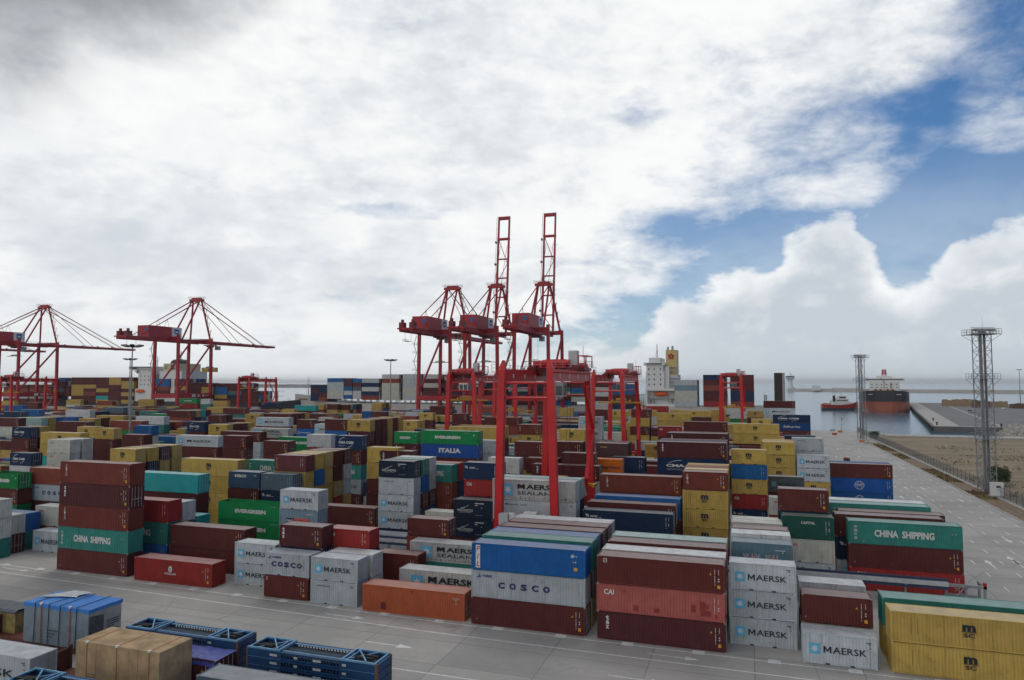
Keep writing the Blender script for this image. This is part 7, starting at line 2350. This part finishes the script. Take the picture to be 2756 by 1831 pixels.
s.add(vs, [(j * (nx + 1) + i, j * (nx + 1) + i + 1, (j + 1) * (nx + 1) + i + 1, (j + 1) * (nx + 1) + i) for j in range(nz) for i in range(nx)]); s.build('plastic_sheet', M_tarpg, tc_, fix=False)
s = MB(); vs = []
for j in range(12):
    for i in range(9):
        y = .1 + 1.5 * i / 8; z = .1 + 2.9 * j / 11 - .18 * i / 8; vs.append((8.03 + .07 * abs(mn.noise((y * 2.4, z * 1.6, 2))), y, z))
s.add(vs, [(j * 9 + i, j * 9 + i + 1, (j + 1) * 9 + i + 1, (j + 1) * 9 + i) for j in range(11) for i in range(8)]); s.build('black_sheet', mat('black_plastic', (.045, .05, .06), .3, var=.3, spec=.6, bump=.8), tc_, fix=False)
nx, ny = 46, 24; s = MB(); vs = []
for j in range(ny + 1):
    for i in range(nx + 1):
        x = -.08 + 8.16 * i / nx; y = -.08 + 3.76 * j / ny; vs.append((x, y, 3.70 + .05 * mn.noise((x * .9, y * 1.2, 7)) + .025 * mn.noise((x * 3, y * 2.4, 1)) - (.05 if i in (0, nx) or j in (0, ny) else 0)))
n1 = nx + 1; s.add(vs, [(j * n1 + i, j * n1 + i + 1, (j + 1) * n1 + i + 1, (j + 1) * n1 + i) for j in range(ny) for i in range(nx)])
edge = [(i, 0) for i in range(n1)] + [(nx, j) for j in range(1, ny + 1)] + [(i, ny) for i in range(nx - 1, -1, -1)] + [(0, j) for j in range(ny - 1, 0, -1)]
lo = len(s.v)
for i, j in edge:
    a, b_, c = s.v[j * n1 + i]; s.v.append((a, b_, c - .34 - .05 * mn.noise((a * 1.5, b_ * 1.5, 3))))
E_ = len(edge)
for q in range(E_):
    (i, j), (k_, l_) = edge[q], edge[(q + 1) % E_]; s.f.append((j * n1 + i, lo + q, lo + (q + 1) % E_, l_ * n1 + k_)); s.k.append(0)
s.build('blue_tarp', M_tarpb, tc_)
s = MB(); fl_ = [(.15, 1.4, 3.80), (2.1, 3.5, 3.95), (4.2, 3.66, 3.92), (3.6, 2.6, 3.82), (3.9, 2.2, 3.80), (2.5, 1.9, 3.84), (1.2, 1.5, 3.82)]
s.add(fl_, [(0, 6, 5), (0, 5, 1), (5, 3, 1), (5, 4, 3), (1, 3, 2)]); s.build('torn_flap', mat('pale_tarp_back', (.46, .49, .50), .6, var=.1), tc_)
for x in (1.35, 3.1, 4.5, 6.55):
    s = MB(); s.bar((x, -.12, .05), (x + .1, -.12, 3.74), .045); s.bar((x + .1, -.12, 3.77), (x + .05, 3.7, 3.77), .045); s.build('strap', M_rope, tc_)
for x in (2.25, 5.85):
    s = MB(); s.box(x - .04, x + .04, -.15, -.12, 0, 3.76); s.build('strap', M_strap, tc_); s = MB(); s.box(x - .12, x + .12, -.2, .05, 3.64, 3.80); s.build('edge_protector', M_white, tc_)
s = MB(); r = random.Random(2)
for i in range(6): s.box(8.01, 8.016, 1.95, 2.75 + .65 * r.random() if i else 3.4, 2.05 - .20 * i, 2.14 - .20 * i)
s.build('stencil_mark', K_ := flat('stencil_dark', (.06, .06, .06)), tc_)
s = TX(); s.Y = -.16
for i in range(3): s.rect(3.0, 4.4 - .3 * i, 1.35 - .3 * i, 1.43 - .3 * i, 0)
s.build('stencil_mark', K_, tc_, fix=False)
# yellowish crate under a dark cover
yc = thing('covered_crate', 'ochre crate under a dark grey ribbed cover at the left edge', 'crate', (-80.6, 51.8, .3))
s = MB(); s.box(0, 11.9, 0, 2.4, 0, 2.35); s.build('box_body', mat('ochre_board', (.27, .20, .07), .75, var=.25, dirt=.6, dirtc=(.07, .055, .03), streak=.4), yc)
s = MB(); vs = []
for j in range(9):
    for i in range(61):
        x = -.1 + 12.1 * i / 60; y = -.14 + 2.7 * j / 8; vs.append((x, y, 2.46 + .06 * (i % 4 == 0) + .05 * mn.noise((x, y, 5)) - (.14 if j in (0, 8) else 0)))
s.add(vs, [(j * 61 + i, j * 61 + i + 1, (j + 1) * 61 + i + 1, (j + 1) * 61 + i) for j in range(8) for i in range(60)]); s.box(-.1, 12.0, -.12, 2.52, 2.2, 2.36); s.build('cover', mat('dark_cover', (.075, .085, .10), .5, var=.2, spec=.5), yc)
# near containers
container('M', 12.19, 2.9, -67.7, 43.2, 0, 'pale grey container with big black letters, nearest at the bottom left corner', 'shipping containers on the near apron', True)
container('s', 12.19, 2.9, -40.4, 44.9, 0, 'slate container seen from above at the bottom edge, with ribbed roof', 'shipping containers on the near apron', False)
ot = container('x', 12.19, 2.75, -53.4, 47.9, 0, 'dark maroon container with crumpled violet-blue tarp instead of a roof', 'shipping containers on the near apron', True, open_top=True)
s = MB(); vs = []; nx, ny = 60, 18
for j in range(ny + 1):
    for i in range(nx + 1):
        x = -.03 + 12.25 * i / nx; y = -.05 + 2.54 * j / ny; d = .10 * abs(mn.noise((x * 1.3, y * 1.1, 8))) + .05 * abs(mn.noise((x * 3.1, y * 2.3, 2)))
        vs.append((x, y, 2.56 + d - (.45 + .1 * mn.noise((x, y, 1)) if j == 0 or i == nx * 2 else 0)))
s.add(vs, [(j * (nx + 1) + i, j * (nx + 1) + i + 1, (j + 1) * (nx + 1) + i + 1, (j + 1) * (nx + 1) + i) for j in range(ny) for i in range(nx)])
s.build('tarp', mat('violet_tarp', (.055, .075, .33), .45, var=.18, spec=.4, bump=.4), ot, fix=False)

# ------------------------------------------------------------------ sea air
hz = bpy.data.materials.new('sea_haze'); hz.use_nodes = True
g = NT(hz.node_tree); out = g.n('ShaderNodeOutputMaterial'); pv = g.n('ShaderNodeVolumePrincipled')
pv.inputs['Color'].default_value = (.92, .95, 1, 1); pv.inputs['Density'].default_value = .00005; pv.inputs['Anisotropy'].default_value = .45
g.t.links.new(pv.outputs[0], out.inputs['Volume'])
tag(MB().box(-31000, 31000, -700, 46000, -7.2, 135).build('haze', hz), kind='stuff')
